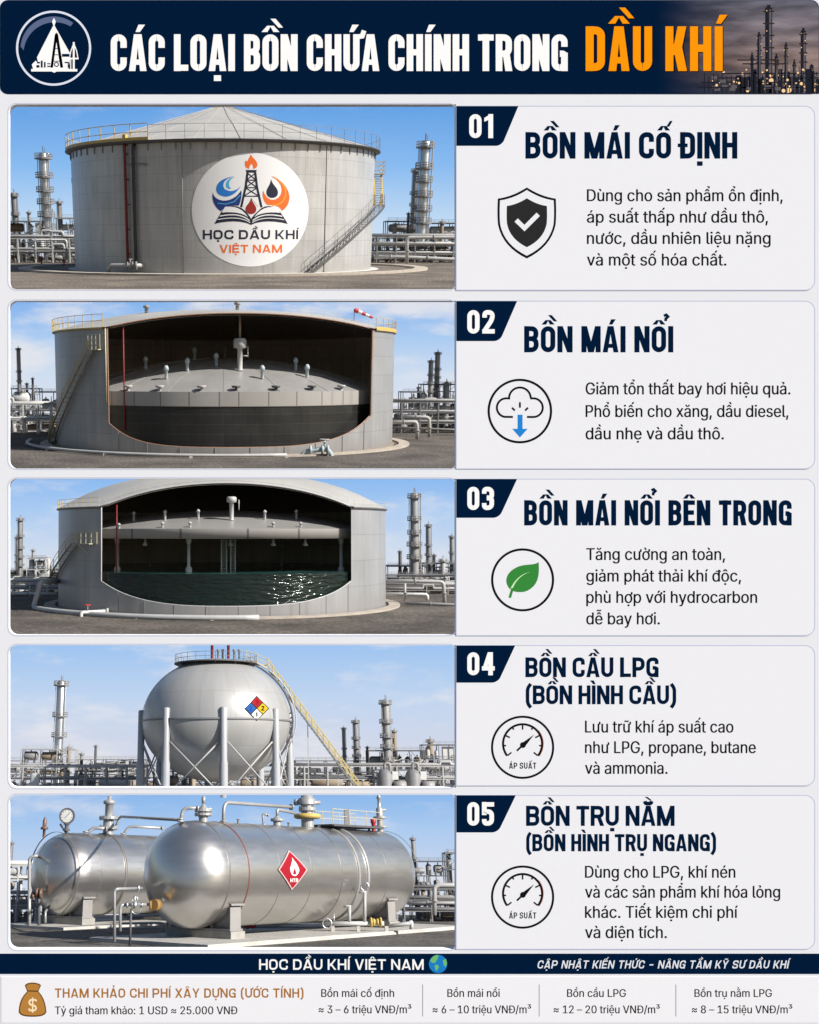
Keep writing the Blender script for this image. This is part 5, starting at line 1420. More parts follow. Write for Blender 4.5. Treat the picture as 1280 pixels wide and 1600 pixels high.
for px in (234, 440): p = s3.P(px, 845, 88); mb = MB(); mb.tube((p.x, p.y, g), (p.x, p.y, zb_), 1.7 * k, 10); mb.build('support_leg', STEEL_M, t, s3.off)
for px, w_ in ((350, 8), (364, 7)):
    Yc = 88 - R * .6; kk = Yc / F; p = s3.P(px, 845, Yc); mb = MB()
    for d in (-w_ / 2, w_ / 2): mb.tube((p.x + d * kk, Yc, g + 25 * k), (p.x + d * kk, Yc, zb_), 1.1 * kk, 6)
    for i in range(22): zz_ = g + 25 * k + (zb_ - g - 25 * k) * i / 22; mb.tube((p.x - w_ / 2 * kk, Yc, zz_), (p.x + w_ / 2 * kk, Yc, zz_), .6 * kk, 4)
    mb.build('inner_ladder', WHITE, t, s3.off)
for px in (227, 427, 477, 360): p = s3.P(px, 845, 88 - R * .7); mb = MB(); mb.lathe([(1.4 * k, 8 * k), (1.4 * k, -2 * k), (3.6 * k, -5 * k), (3.6 * k, -7 * k), (0, -7.4 * k)], 10, (p.x, p.y, zb_ - 3 * k)); mb.build('vacuum_vent', STEEL_L, deck, s3.off)
LQ = bpy.data.materials.new('green_liquid'); LQ.use_nodes = True; nt = LQ.node_tree; p_ = nt.nodes['Principled BSDF']; p_.inputs['Base Color'].default_value = (.008, .016, .013, 1); p_.inputs['Roughness'].default_value = .09
tc = nt.nodes.new('ShaderNodeTexCoord'); mp = nt.nodes.new('ShaderNodeMapping'); mp.inputs['Scale'].default_value = (.9, .9, 4.0); nt.links.new(tc.outputs['Object'], mp.inputs[0]); no = nt.nodes.new('ShaderNodeTexNoise'); no.inputs['Scale'].default_value = 1.1; no.inputs['Detail'].default_value = 3; nt.links.new(mp.outputs[0], no.inputs['Vector']); bu = nt.nodes.new('ShaderNodeBump'); bu.inputs['Strength'].default_value = .8; bu.inputs['Distance'].default_value = .21; nt.links.new(no.outputs[0], bu.inputs['Height']); nt.links.new(bu.outputs[0], p_.inputs['Normal'])
LS = mat('liquid_surface', (.03, .10, .09), .12, 0, .5, .5, bump=.5, bscale=2.0)
zw = -56 * k
mb = MB(); mb.lathe([(R * .975, g + .1), (R * .975, zw)], 96, (c[0], c[1], 0)); mb.build('liquid_body', LQ, t, s3.off)
mb = MB(); mb.lathe([(R * .975, zw), (R * .5, zw), (0, zw)], 96, (c[0], c[1], 0)); mb.build('liquid_surface', LS, t, s3.off)
mb = MB()
for i in range(9):
    a = th(-33 + i * 9.6); p = cyl(c, R + .3 * k, a, g); mb.box(p.x, p.y, g + 1.2 * k, 3 * k, 1.6 * k, 2 * k, a); mb.tube((p.x, p.y, g), (p.x, p.y, zc(a)), .3 * k, 5)
mb.build('shell_rib', STEEL_M, t, s3.off)
mb = MB(); mb.lathe([(R * 1.02, g), (R * 1.02, g + 2.4 * k), (R * 1.085, g + 2.4 * k), (R * 1.085, g)], 110, (c[0], c[1], 0), smooth=False); s3.flatpiece('ring_foundation', mb, CONC, 'sandy concrete ring round the foot of the green liquid tank', 'foundation', loc=(c[0], c[1], g))
tp = s3.thing('drain_pipe', 'long pale pipe hugging the ground in front of the green liquid tank', 'pipe', cyl(c, R * 1.12, 0, g))
A_ = [cyl(c, R * (1.125 + .09 * max(0, (-a - 40) / 50)), th(a), g + 3 * k) for a in range(-66, 12, 4)]
b = A_[0]; mb = MB(); mb.pipe([s3.P(92, 908, b.y + 3), s3.P(64, 909, b.y), b + Vector((0, 0, 1 * k))] + A_[1:], 3.7 * k, 12, bend=5 * k); mb.build('pipe_run', STEEL_L, tp, s3.off)
for i in range(1, len(A_), 5): mb = MB(); mb.box(A_[i].x, A_[i].y, g + 1.5 * k, 4 * k, 6 * k, 3 * k); mb.build('pipe_support', CONC_L, tp, s3.off)
tp = s3.thing('valve_assembly', 'white bent pipe with a red valve wheel left of the green liquid tank', 'valve', s3.P(127, 975, 75))
Yv = c[1] - R * .80; kk = Yv / F; q = [cyl(c, R, th(-41), s3.P(168, 954, Yv).z), s3.P(168, 955, Yv - .8), s3.P(127, 957, Yv - 1.6), s3.P(127, 978, Yv - 1.6)]
mb = MB(); mb.pipe(q, 2.8 * kk, 12, bend=4 * kk); mb.build('pipe_run', WHITE, tp, s3.off)
mb = MB(); d = Vector((kk, 0, 0)); mb.tube(q[1] - d * 1.5, q[1] + d * 1.5, 5 * kk, 14); p = s3.P(137, 953, Yv - 1.5); mb.tube(p, p + Vector((0, 0, 7 * kk)), 1 * kk, 6); mb.build('valve_body', STEEL_L, tp, s3.off)
mb = MB(); mb.pipe([p + Vector((4.6 * kk * math.cos(i * .7), 4.6 * kk * math.sin(i * .7), 7.5 * kk)) for i in range(9)], .8 * kk, 6, closed=True); mb.build('handwheel', REDB, tp, s3.off)
# refinery behind site 3
Y = 107; G3 = 'columns behind the green liquid tank'
column(s3, 32, 808, 8, Y, 'tall dark column with cages left of the green liquid tank', 5, STEEL, group=G3)
column(s3, 27, 838, 5, Y + 3, 'thin column clinging to the left of the tall dark one by the green liquid tank', 4, STEEL_M, group=G3)
column(s3, 647.5, 769, 14, Y, 'tall wide column right of the green liquid tank', 5, STEEL, group=G3, step=.9)
column(s3, 669.5, 818, 7, Y + 3, 'slim dark column right of the tall wide one by the green liquid tank', 4, STEEL_M, group=G3)
column(s3, 706, 836, 6, Y + 3, 'thin column at the right edge near the green liquid tank', 4, STEEL_M, group=G3)
column(s3, 625, 860, 4.5, Y + 2, 'short thin column just right of the green liquid tank', 2, STEEL_D, group=G3)
column(s3, 678, 866, 5, Y + 4, 'stub column between two slim ones right of the green liquid tank', 2, RUST, group=G3, cage=False)
unit(s3, 42, 72, 872, Y, 'white boxed building frame left of the green liquid tank', 3, 21, WHITE, [WHITE, WHITE, STEEL_L], solid=.25)
unit(s3, -60, 46, 892, Y + 2, 'low pale process frame at the left edge near the green liquid tank', 2, 22, STEEL_M, [STEEL_L, WHITE, STEEL])
unit(s3, 66, 130, 890, Y + 3, 'tan process frame behind the stair of the green liquid tank', 2, 23, STEEL_M, [RUST, RUST, STEEL])
unit(s3, 606, 668, 884, Y + 1, 'tan and dark process frame right of the green liquid tank', 2, 24, STEEL_D, [RUST, STEEL_M, RUST])
unit(s3, 664, 800, 880, Y + 2, 'pale process frame at the right edge near the green liquid tank', 2, 25, STEEL_M, [STEEL_L, STEEL, RUST], solid=.15)
rack(s3, -60, 100, 909, Y - 8, 'white pipe rack left of the green liquid tank', 2, 3, [WHITE, WHITE, STEEL_L], seed=8, bay=24, pr=2.4)
rack(s3, 600, 800, 915, Y - 6, 'low grey pipe rack right of the green liquid tank', 2, 4, [STEEL, STEEL_L, STEEL, RUST], seed=9, bay=30, pr=2.6)
loop_pipe(s3, [(64, 968, 96), (64, 909, 96), (94, 909, 88)], 3.2, STEEL_L, 'upright pale pipe with a bend left of the green liquid tank', 86)
loop_pipe(s3, [(604, 908, Y - 20), (693, 909, Y - 20), (695, 945, Y - 20)], 3.0, STEEL_L, 'fat pale pipe turning down at the right of the green liquid tank', Y - 20)
loop_pipe(s3, [(600, 928, Y - 17), (668, 929, Y - 17), (668, 938, Y - 17)], 2.6, WHITE, 'short white bent pipe under the fat one right of the green liquid tank', Y - 17)
loop_pipe(s3, [(633, 944, Y - 19), (633, 910, Y - 19)], 1.8, STEEL_L, 'upright prop post under the fat pipe right of the green liquid tank', Y - 19, name='pipe_post')
loop_pipe(s3, [(632, 942, Y - 22), (713, 945, Y - 22), (760, 945, Y - 22)], 2.4, STEEL, 'low grey pipe resting on the gravel right of the green liquid tank', Y - 22)
loop_pipe(s3, [(0, 927, Y - 16), (88, 928, Y - 16)], 2.4, WHITE, 'straight white pipe below the rack left of the green liquid tank', Y - 16)

# more plant in the middle distance, every piece its own thing
s1_, s2_, s3_ = s1, s2, s3
column(s1, 45, 330, 5, 432, 'stub stack between the short dark and tall silver columns left of the badge tank', 2, STEEL, group=G1, cage=False)
column(s1, 691, 345, 6, 432, 'short drum topped stack just right of the tallest column by the badge tank', 1, RUST, group=G1, cage=False)
column(s1, 618, 348, 5, 430, 'low tan stack right of the stair on the badge tank', 1, RUST, group=G1, cage=False)
unit(s1, 585, 720, 372, 400, 'low dark pump frame in front of the columns right of the badge tank', 2, 51, STEEL_D, [STEEL_M, STEEL, RUST, WHITE], dep=20)
unit(s1, -40, 130, 378, 402, 'low dark pump frame under the white rack left of the badge tank', 2, 52, STEEL_D, [STEEL_M, RUST, WHITE, STEEL], dep=20)
column(s2, 42, 598, 4, 199, 'short white stack left of the oil tank stair', 1, WHITE, group=G2, cage=False)
column(s2, 698, 596, 9, 199, 'squat dark vessel stack at the right edge near the oil tank', 2, STEEL_M, group=G2)
column(s2, 654, 604, 4, 199, 'thin stub stack left of the twin dark columns', 1, STEEL_M, group=G2, cage=False)
unit(s2, 600, 790, 640, 190, 'low brown pump frame beneath the grey rack right of the oil tank', 2, 53, STEEL_D, [RUST, STEEL_M, STEEL], dep=20)
unit(s2, -40, 90, 640, 190, 'low brown pump frame beneath the white rack left of the oil tank', 2, 54, STEEL_M, [RUST, STEEL_L, STEEL], dep=20)
column(s3, 52, 858, 4.5, 109, 'thin vent stack on the white boxed frame left of the green liquid tank', 2, STEEL, group=G3, cage=False)
column(s3, 655, 850, 5, 109, 'thin tan stack pressed against the tall wide column by the green liquid tank', 3, RUST, group=G3)
column(s3, 692, 872, 8, 109, 'squat pale vessel right of the slim columns by the green liquid tank', 1, STEEL_L, group=G3, cage=False)
unit(s3, 600, 790, 898, 103, 'low dark pump frame behind the grey rack right of the green liquid tank', 2, 55, STEEL_D, [RUST, STEEL_M, STEEL_L], dep=18)
unit(s3, -40, 100, 902, 103, 'low dark pump frame behind the white rack left of the green liquid tank', 2, 56, STEEL_D, [RUST, STEEL_M, WHITE], dep=18)

# ================================================================== SITE 4 : gas sphere
s4 = Site(1190, 50.0, 1242)
k = s4.k; g = s4.g
gm4 = gravel_mat('pale_gravel', (.20, .19, .17), (.40, .38, .35), (.62, .60, .56), 5.0)
ground(s4, 'ground', 46.5, 78, gm4)
sky_sheet(s4, 76.5, 1000, [(1008, (158, 196, 240)), (1090, (192, 213, 240)), (1160, (208, 216, 234)), (1200, (216, 220, 232))], clouds=.85, seed=14.0, cl=(.47, 1))
SPH = plate_mat('sphere_plate', (.44, .435, .425), 40 * k, 60 * k, rough=.36, metal=.25, seam=.86, vary=.06, streak=.06, grime=.25)
c = s4.P(337.5, 1127, 50); A4 = 115.0 * k * .985; VT, VB = 95 * k, 89 * k
t = s4.thing('gas_sphere', 'round silver gas sphere standing on white pipe legs', 'gas sphere', (c.x, c.y, g))
mb = MB(); prof = []
for i in range(41):
    a = -PI / 2 + PI * i / 40; prof.append((max(0, A4 * math.cos(a)) if 0 < i < 40 else 0, (VT if a > 0 else VB) * math.sin(a)))
mb.lathe(prof, 96, c, uvr=A4); ball = mb.build('ball', SPH, t, s4.off)
mb = MB(); mb.lathe([(A4 * .999, -1.2 * k), (A4 * 1.016, -1.2 * k), (A4 * 1.016, 1.0 * k), (A4 * .999, 1.0 * k)], 96, c, smooth=False); mb.build('equator_ring', STEEL_M, t, s4.off)
LEG = mat('leg_paint', (.38, .39, .41), .45, 0, .1, .8)
th8 = [-82, -38, 6.5, 51, 96, 142, 187, 232]; legs = []
for i, a in enumerate(th8):
    a = th(a); p = cyl((c.x, c.y), A4 * 1.0, a, g); zt4 = c.z + 14 * k
    mb = MB(); mb.lathe([(6.2 * k, 0), (6.2 * k, (c.z - g) * .42), (5.1 * k, (c.z - g) * .47), (5.1 * k, zt4 - g), (4.2 * k, zt4 - g + 1.6 * k), (0, zt4 - g + 2.2 * k)], 20, (p.x, p.y, g)); mb.build('leg', LEG, t, s4.off); legs.append(p)
for i in range(8):
    a, b = legs[i], legs[(i + 1) % 8]; z0, z1 = g + 6 * k, c.z - 32 * k
    for (u, v) in ((a, b), (b, a)):
        mb = MB(); d = (v - u).normalized() * 6 * k; mb.tube(Vector((u.x, u.y, z0)) + d, Vector((v.x, v.y, z1)) - d, 1.15 * k, 6); mb.build('brace_rod', STEEL_L, t, s4.off)
# top platform
ztp = c.z + VT; zq = ztp - 9 * k; rp = 66 * k * .985
mb = MB(); mb.lathe([(rp * .62, zq), (rp, zq), (rp, zq + 1.6 * k), (rp * .62, zq + 1.6 * k)], 48, (c.x, c.y, 0), smooth=False)
for i in range(12): a = 2 * PI * i / 12; mb.beam(cyl((c.x, c.y), rp * .96, a, zq), cyl((c.x, c.y), rp * .8, a, zq - 7 * k), 1.2 * k)
mb.build('top_platform', STEEL_D, t, s4.off)
ring_rail(s4, (c.x, c.y), rp * .98, zq + k, 0, 2 * PI, 26, 13 * k, t, STEEL_M, .4 * k)
for px, h_ in ((331.5, 20), (357, 19)):
    p = s4.P(px, 1023, c.y - 6 * k); mb = MB(); mb.lathe([(2.2 * k, -6 * k), (2.2 * k, h_ * .75 * k), (3 * k, h_ * .78 * k), (3 * k, h_ * k), (0, (h_ + 1.5) * k)], 12, p); mb.build('relief_valve', RED, t, s4.off)
for px in (341, 348, 366, 374):
    p = s4.P(px, 1024, c.y); mb = MB(); mb.lathe([(1.6 * k, -6 * k), (1.6 * k, 6 * k), (2.6 * k, 6.4 * k), (2.6 * k, 9 * k), (0, 10 * k)], 10, p); mb.build('nozzle', STEEL_M, t, s4.off)
# pipe bent over the right flank and the stair
mb = MB(); pts = []
for i in range(18):
    a = math.radians(66 - i * 6.6); rr = 1.03; pts.append(Vector((c.x + A4 * rr * math.cos(a), c.y - 12 * k, c.z + (VT if a > 0 else VB) * rr * math.sin(a))))
mb.pipe(pts, 1.6 * k, 8, bend=0); mb.build('flank_pipe', STEEL_D, t, s4.off)
mb = MB(); pts = [p + Vector((5 * k, 0, 2 * k)) for p in pts[:-3]]; mb.pipe(pts, 1.0 * k, 8, bend=0); mb.build('flank_pipe', STEEL_L, t, s4.off)
T0, T1 = s4.P(418, 1044, c.y - 4 * k), s4.P(560, 1236, c.y - 4 * k); wS = 7 * k
for dy in (-wS, wS):
    mb = MB(); mb.beam(T0 + Vector((0, dy, 0)), T1 + Vector((0, dy, 0)), 1.9 * k); mb.build('stair_stringer', STEEL_M, t, s4.off)
mb = MB(); n = 36
for i in range(n): p = T0.lerp(T1, i / n); mb.box(p.x, p.y, p.z, 3.4 * k, wS * 2, .5 * k)
mb.build('tread_flight', STEEL, t, s4.off)
for dy in (-wS, wS):
    mb = MB(); pts = [T0.lerp(T1, i / 16) + Vector((0, dy, 0)) for i in range(17)]; rail(mb, pts, 15 * k, .7 * k, n=5, levels=(1.0, .5)); mb.build('stair_rail', mat('stair_yellow', (.56, .46, .20), .6, 0, .15, 1.0), t, s4.off)
mb = MB(); pts = [s4.P(385, 1031, c.y - 4 * k), s4.P(402, 1036, c.y - 4 * k), T0]
for a_, b_ in zip(pts[:-1], pts[1:]):
    m_ = (a_ + b_) / 2; L_ = (b_ - a_); mb.tube(a_, b_, 1.2 * k, 4); mb.tube(a_ + Vector((0, -wS, 0)), b_ + Vector((0, -wS, 0)), 1.2 * k, 4); mb.tube(a_ + Vector((0, wS, 0)), b_ + Vector((0, wS, 0)), 1.2 * k, 4); mb.box(m_.x, m_.y, m_.z + k, L_.length, wS * 2, .8 * k)
for dy in (-wS, wS): rail(mb, [p + Vector((0, dy, 0)) for p in pts], 14 * k, .5 * k, n=5, levels=(1, .5))
mb.build('gangway', YELP, t, s4.off)
# stair props
mb = MB()
for f in (.45, .78): p = T0.lerp(T1, f); mb.beam(p, Vector((p.x, p.y, g)), 1.3 * k)
mb.build('stair_prop', STEEL_L, t, s4.off)
# hazard diamond on the ball
pc = s4.P(401, 1107, 50 - A4 * .80); dirv = (pc - c); dirv = Vector((dirv.x, dirv.y, dirv.z)).normalized()
# push out to the surface
def surf(d):
    lo, hi = 0, 3 * A4
    for _ in range(40):
        m_ = (lo + hi) / 2; q = d * m_; v = VT if q.z > 0 else VB
        if (q.x / A4) ** 2 + (q.y / A4) ** 2 + (q.z / v) ** 2 < 1: lo = m_
        else: hi = m_
    return c + d * lo
def ray_ball(px, py):
    d = s4.P(px, py, 1.0); o = -c
    A_ = (d.x / A4) ** 2 + (d.y / A4) ** 2 + (d.z / VT) ** 2; B_ = 2 * (o.x * d.x / A4 ** 2 + o.y * d.y / A4 ** 2 + o.z * d.z / VT ** 2); C_ = (o.x / A4) ** 2 + (o.y / A4) ** 2 + (o.z / VT) ** 2 - 1
    return d * ((-B_ - math.sqrt(B_ * B_ - 4 * A_ * C_)) / 2 / A_)
pc = ray_ball(401, 1107); nn = Vector(((pc - c).x / A4 ** 2, (pc - c).y / A4 ** 2, (pc - c).z / VT ** 2)).normalized()
ex = Vector((0, 0, 1)).cross(nn).normalized() * -1; ex = ex if ex.x > 0 else -ex
ey = nn.cross(ex); ey = ey if ey.z > 0 else -ey
kx = pc.y / F / max(.3, abs(ex.x)); ky = pc.y / F / max(.3, abs(ey.z))
def dia(u, v, d):
    q = ray_ball(u, v); n_ = Vector((q.x - c.x) / A4 ** 2 * Vector((1, 0, 0)) + (q.y - c.y) / A4 ** 2 * Vector((0, 1, 0)) + (q.z - c.z) / VT ** 2 * Vector((0, 0, 1))).normalized()
    p = q + n_ * (.012 + d); return (p.x - s4.off[0], p.y - s4.off[1], p.z - s4.off[2])
def lattice(fl, cx, cy, h, n):      # a square standing on its corner, cut small so that it wraps the curved plate
    f = lambda i, j: (cx + h * (i - j) / n, cy - h + h * (i + j) / n)
    for i in range(n):
        for j in range(n): fl.quad(f(i, j), f(i + 1, j), f(i + 1, j + 1), f(i, j + 1))
SGN = [mat('sign_' + n_, cc, .5, 0, 0) for n_, cc in (('black', (.02, .02, .02)), ('red', (.30, .008, .015)), ('blue', (.012, .09, .32)), ('yellow', (.55, .36, .012)), ('white', (.8, .8, .8)), ('dark_blue', (.01, .05, .22)), ('dark_red', (.22, .0, .0)))]
for m__ in SGN: m__.node_tree.nodes['Principled BSDF'].inputs['Specular IOR Level'].default_value = .05
fl = Flat(); fl.m = 0; h_ = 19.5; lattice(fl, 401, 1107, h_, 12)
fl.z = .01
def sq(cx, cy, m_, r=8.2): fl.m = m_; lattice(fl, cx, cy, r, 5)
q_ = 9.3
sq(401, 1107 - q_, 1); sq(401 - q_, 1107, 2); sq(401 + q_, 1107, 3); sq(401, 1107 + q_, 4)
hz = fl.build('hazard_diamond', SGN, dia, t); tag(hz, 'hazard diamond in red, blue, yellow and white quarters')
fl = Flat(); fl.z = .02; fl.m = 6; caps(fl, '3', 398.6, 403.4, 1107 - q_ + 3.6, 7.5, t=.24); fl.m = 5; caps(fl, '2', 401 - q_ - 2.4, 401 - q_ + 2.4, 1110.6, 7.5, t=.24); fl.m = 0; caps(fl, '2', 401 + q_ - 2.4, 401 + q_ + 2.4, 1110.6, 7.5, t=.24); caps(fl, '1', 399.6, 402.4, 1107 + q_ + 3.6, 7.0, t=.28)
fl.build('diamond_digits', SGN, dia, hz)
# refinery behind site 4
Y = 60; G4 = 'columns behind the gas sphere'
column(s4, 96.5, 1062, 13.5, Y, 'lone tall silver column far left of the gas sphere', 4, ALU, group=G4)
column(s4, 150, 1164, 4, Y + 2, 'short dark vent stack left of the gas sphere', 2, STEEL_D, group=G4, cage=False)
column(s4, 108, 1166, 6, Y + 2, 'stub tan column leaning on the tall silver one', 2, RUST, group=G4, cage=False)
column(s4, 602, 1092, 12, Y, 'tallest dark column right of the gas sphere stair', 5, STEEL, group=G4)
column(s4, 555.5, 1124, 8, Y + 2, 'medium column just right of the gas sphere stair', 5, STEEL_M, group=G4)
column(s4, 537, 1136, 5, Y + 2, 'thinnest column close to the gas sphere stair', 4, STEEL_M, group=G4)
column(s4, 574, 1166, 4, Y + 1, 'short stub between two columns right of the gas sphere', 1, STEEL_D, group=G4, cage=False)
column(s4, 672, 1154, 8, Y + 3, 'stubby vessel atop the right hand block near the gas sphere', 2, RUST, group=G4, cage=False)
unit(s4, -50, 36, 1188, Y + 1, 'low pale pipe yard frame at the left edge near the gas sphere', 2, 30, STEEL_M, [STEEL_L, STEEL], dep=30)
unit(s4, 33, 118, 1170, Y - 2, 'open white framed structure at the foot of the lone silver column', 3, 31, STEEL_L, [STEEL_L, RUST, STEEL], dep=30)
unit(s4, 118, 228, 1186, Y, 'long low process frame left of the gas sphere legs', 2, 32, STEEL_M, [WHITE, STEEL_L, RUST], solid=.25, dep=30)
unit(s4, 225, 470, 1196, Y + 1, 'low process frame seen between the gas sphere legs', 2, 33, STEEL_M, [STEEL_L, STEEL, RUST], dep=30)
unit(s4, 462, 580, 1188, Y + 1, 'dark low process frame behind the foot of the gas sphere stair', 2, 34, STEEL_D, [STEEL_M, STEEL_D, STEEL], dep=30)
unit(s4, 576, 664, 1172, Y, 'dark process frame under the tallest column by the gas sphere', 2, 35, STEEL_D, [STEEL_M, RUST, STEEL_D], dep=30)
unit(s4, 662, 800, 1163, Y + 1, 'grey block of decks at the right edge near the gas sphere', 3, 36, STEEL_M, [STEEL_L, STEEL, STEEL], solid=.25, dep=30)
rack(s4, -60, 230, 1198, Y - 4.5, 'long pale pipe rack left of the gas sphere', 2, 3, [STEEL_L, WHITE, STEEL_L, STEEL], seed=12, bay=32, pr=1.8)
rack(s4, 440, 800, 1197, Y - 5, 'long pale pipe rack right of the gas sphere', 2, 3, [STEEL_L, STEEL_L, STEEL, STEEL_M], seed=13, bay=36, pr=2.2)
for px, lb in ((602, 'left one of two grey pump housings right of the gas sphere stair'), (646, 'right one of two grey pump housings near the right edge by the gas sphere')):
    Yp = 54.5; kk = Yp / F; p = s4.P(px, 1226, Yp); tp = s4.thing('pump_housing', lb, 'pump', (p.x, p.y, g), 'pump housings')
    mb = MB(); mb.lathe([(12 * kk, 0), (12 * kk, 24 * kk), (9 * kk, 30 * kk), (4 * kk, 33 * kk), (0, 34 * kk)], 16, (p.x, p.y, g)); mb.build('casing', STEEL_M, tp, s4.off)
    mb = MB(); mb.pipe([(p.x, p.y, g + 30 * kk), (p.x, p.y, g + 42 * kk), (p.x + 8 * kk, p.y, g + 42 * kk), (p.x + 8 * kk, p.y, g + 20 * kk)], 2.4 * kk, 8); mb.build('outlet_pipe', STEEL, tp, s4.off)
    mb = MB(); mb.box(p.x + 15 * kk, p.y - 2 * kk, g + 24 * kk, 9 * kk, 7 * kk, 12 * kk); mb.build('switch_box', WHITE, tp, s4.off)
    mb = MB(); mb.lathe([(0, 0), (7 * kk, 0), (7 * kk, 18 * kk), (0, 18 * kk)], 14, (p.x + 12 * kk, p.y - 6 * kk, g + 9 * kk), (1, 0, 0)); mb.build('motor', STEEL, tp, s4.off)
p = s4.P(54, 1224, 55); tp = s4.thing('white_drum', 'small white drum standing at the left below the silver column', 'drum', (p.x, p.y, g)); kk = 55 / F
mb = MB(); mb.lathe([(7 * kk, 0), (7 * kk, 24 * kk), (5 * kk, 27 * kk), (0, 28 * kk)], 16, (p.x, p.y, g)); mb.build('drum_body', WHITE, tp, s4.off)
mb = MB(); mb.tube((p.x, p.y, g + 27 * kk), (p.x, p.y, g + 32 * kk), 1.4 * kk, 8); mb.build('drum_nozzle', STEEL, tp, s4.off)

# ================================================================== SITE 5 : horizontal pressure vessels
s5 = Site(1365, 28.0, 1472)
g = s5.g
gm5 = gravel_mat('yard_gravel', (.035, .03, .027), (.11, .10, .088), (.27, .245, .22), 9.0)
ground(s5, 'ground', 23.5, 47, gm5)
sky_sheet(s5, 46.0, 1237, [(1242, (138, 184, 236)), (1300, (174, 204, 240)), (1360, (200, 214, 236)), (1430, (214, 220, 230))], clouds=.6, seed=21.0, cl=(.49, 1))
BR = bpy.data.materials.new('brushed_steel'); BR.use_nodes = True; nt = BR.node_tree; p_ = nt.nodes['Principled BSDF']; p_.inputs['Metallic'].default_value = .92; p_.inputs['Roughness'].default_value = .33
tc = nt.nodes.new('ShaderNodeTexCoord'); mp = nt.nodes.new('ShaderNodeMapping'); mp.inputs['Scale'].default_value = (1, 1, 6); nt.links.new(tc.outputs['Object'], mp.inputs[0]); no = nt.nodes.new('ShaderNodeTexNoise'); no.inputs['Scale'].default_value = 1.3; no.inputs['Detail'].default_value = 6; nt.links.new(mp.outputs[0], no.inputs['Vector'])
r1 = nt.nodes.new('ShaderNodeMapRange'); r1.inputs['From Min'].default_value = .3; r1.inputs['From Max'].default_value = .7; r1.inputs['To Min'].default_value = .29; r1.inputs['To Max'].default_value = .34; nt.links.new(no.outputs[0], r1.inputs[0]); nt.links.new(r1.outputs[0], p_.inputs['Roughness'])
r2 = nt.nodes.new('ShaderNodeMapRange'); r2.inputs['From Min'].default_value = .3; r2.inputs['From Max'].default_value = .7; r2.inputs['To Min'].default_value = .97; r2.inputs['To Max'].default_value = 1.03; nt.links.new(no.outputs[0], r2.inputs[0]); v_ = nt.nodes.new('ShaderNodeVectorMath'); v_.operation = 'SCALE'; v_.inputs[0].default_value = (.66, .64, .615); nt.links.new(r2.outputs[0], v_.inputs['Scale']); nt.links.new(v_.outputs[0], p_.inputs['Base Color'])
AX = math.radians(48); U5 = Vector((math.cos(AX), math.sin(AX), 0)); W5 = Vector((math.sin(AX), -math.cos(AX), 0))   # along the vessel; towards the camera side
RV = 1.375

def vessel(px, Y0, L, label, bands):
    c0 = s5.P(px, 1365, Y0); c0.z = 0
    t = s5.thing('pressure_vessel', label, 'pressure vessel', (c0.x + U5.x * L / 2, c0.y + U5.y * L / 2, g), 'horizontal steel vessels')
    prof = []
    for i in range(13): a = PI / 2 * i / 12; prof.append((RV * math.sin(a), -RV * .85 * math.cos(a)))
    for i in range(1, 9): prof.append((RV, L * i / 8))
    for i in range(1, 13): a = PI / 2 * i / 12; prof.append((max(0, RV * math.cos(a)) if i < 12 else 0, L + RV * .8 * math.sin(a)))
    mb = MB(); mb.lathe(prof, 72, c0, U5); mb.build('shell', BR, t, s5.off)
    def s_at(pxr):          # distance along the axis where the near edge of a ring shows at picture column pxr
        lo, hi = -1.0, L + 1
        for _ in range(40):
            m_ = (lo + hi) / 2; q = c0 + U5 * m_ + W5 * RV
            if CX + q.x / q.y * F < pxr: lo = m_
            else: hi = m_
        return lo
    for pxr, w_, h_, m_ in bands:
        s_ = s_at(pxr); mb = MB(); mb.lathe([(RV * .999, -w_ / 2), (RV + h_, -w_ / 2 * .8), (RV + h_, w_ / 2 * .8), (RV * .999, w_ / 2)], 72, c0 + U5 * s_, U5); mb.build('band', m_, t, s5.off)
    def saddle(s_):
        o = c0 + U5 * s_; mb = MB(); half = RV * .80
        n_ = 14; vs_ = []
        for side in (-.09, .09):
            b = len(mb.v)
            for i in range(n_ + 1):
                q = -half + 2 * half * i / n_; zz_ = -math.sqrt(RV * RV - q * q); p = o + U5 * side + W5 * q
                mb.v.append((p.x, p.y, zz_ + .02)); mb.v.append((p.x, p.y, g + .30))
            vs_.append(b)
        for i in range(n_):
            a, b = vs_[0] + 2 * i, vs_[1] + 2 * i
            mb.face((a, a + 2, a + 3, a + 1)); mb.face((b, b + 1, b + 3, b + 2)); mb.face((a + 1, a + 3, b + 3, b + 1))
        for i in (0, n_): a, b = vs_[0] + 2 * i, vs_[1] + 2 * i; mb.face((a, a + 1, b + 1, b))
        for q in (-half, -half * .4, half * .4, half):
            p = o + W5 * q; zz_ = -math.sqrt(max(0, RV * RV - q * q)); mb.box(p.x, p.y, (zz_ + g + .3) / 2, .42, .05, zz_ - g - .3, AX)
        p = o + W5 * half; mb.box(p.x, p.y, -math.sqrt(RV * RV - half * half) + .05, .52, .22, .05, AX)
        mb.box(o.x, o.y, g + .31, .50, half * 2.1, .05, AX)
        sd_ = mb.build('saddle', mat('saddle_steel', (.30, .29, .28), .6, 0, .15, 1), t, s5.off)
        mb = MB(); mb.box(o.x, o.y, g + .14, .56, half * 2.2, .28, AX); mb.build('plinth', mat('plinth_concrete', (.34, .325, .30), .9, 0, .25, 2, bump=.3), sd_, s5.off)
    return t, c0, saddle, s_at

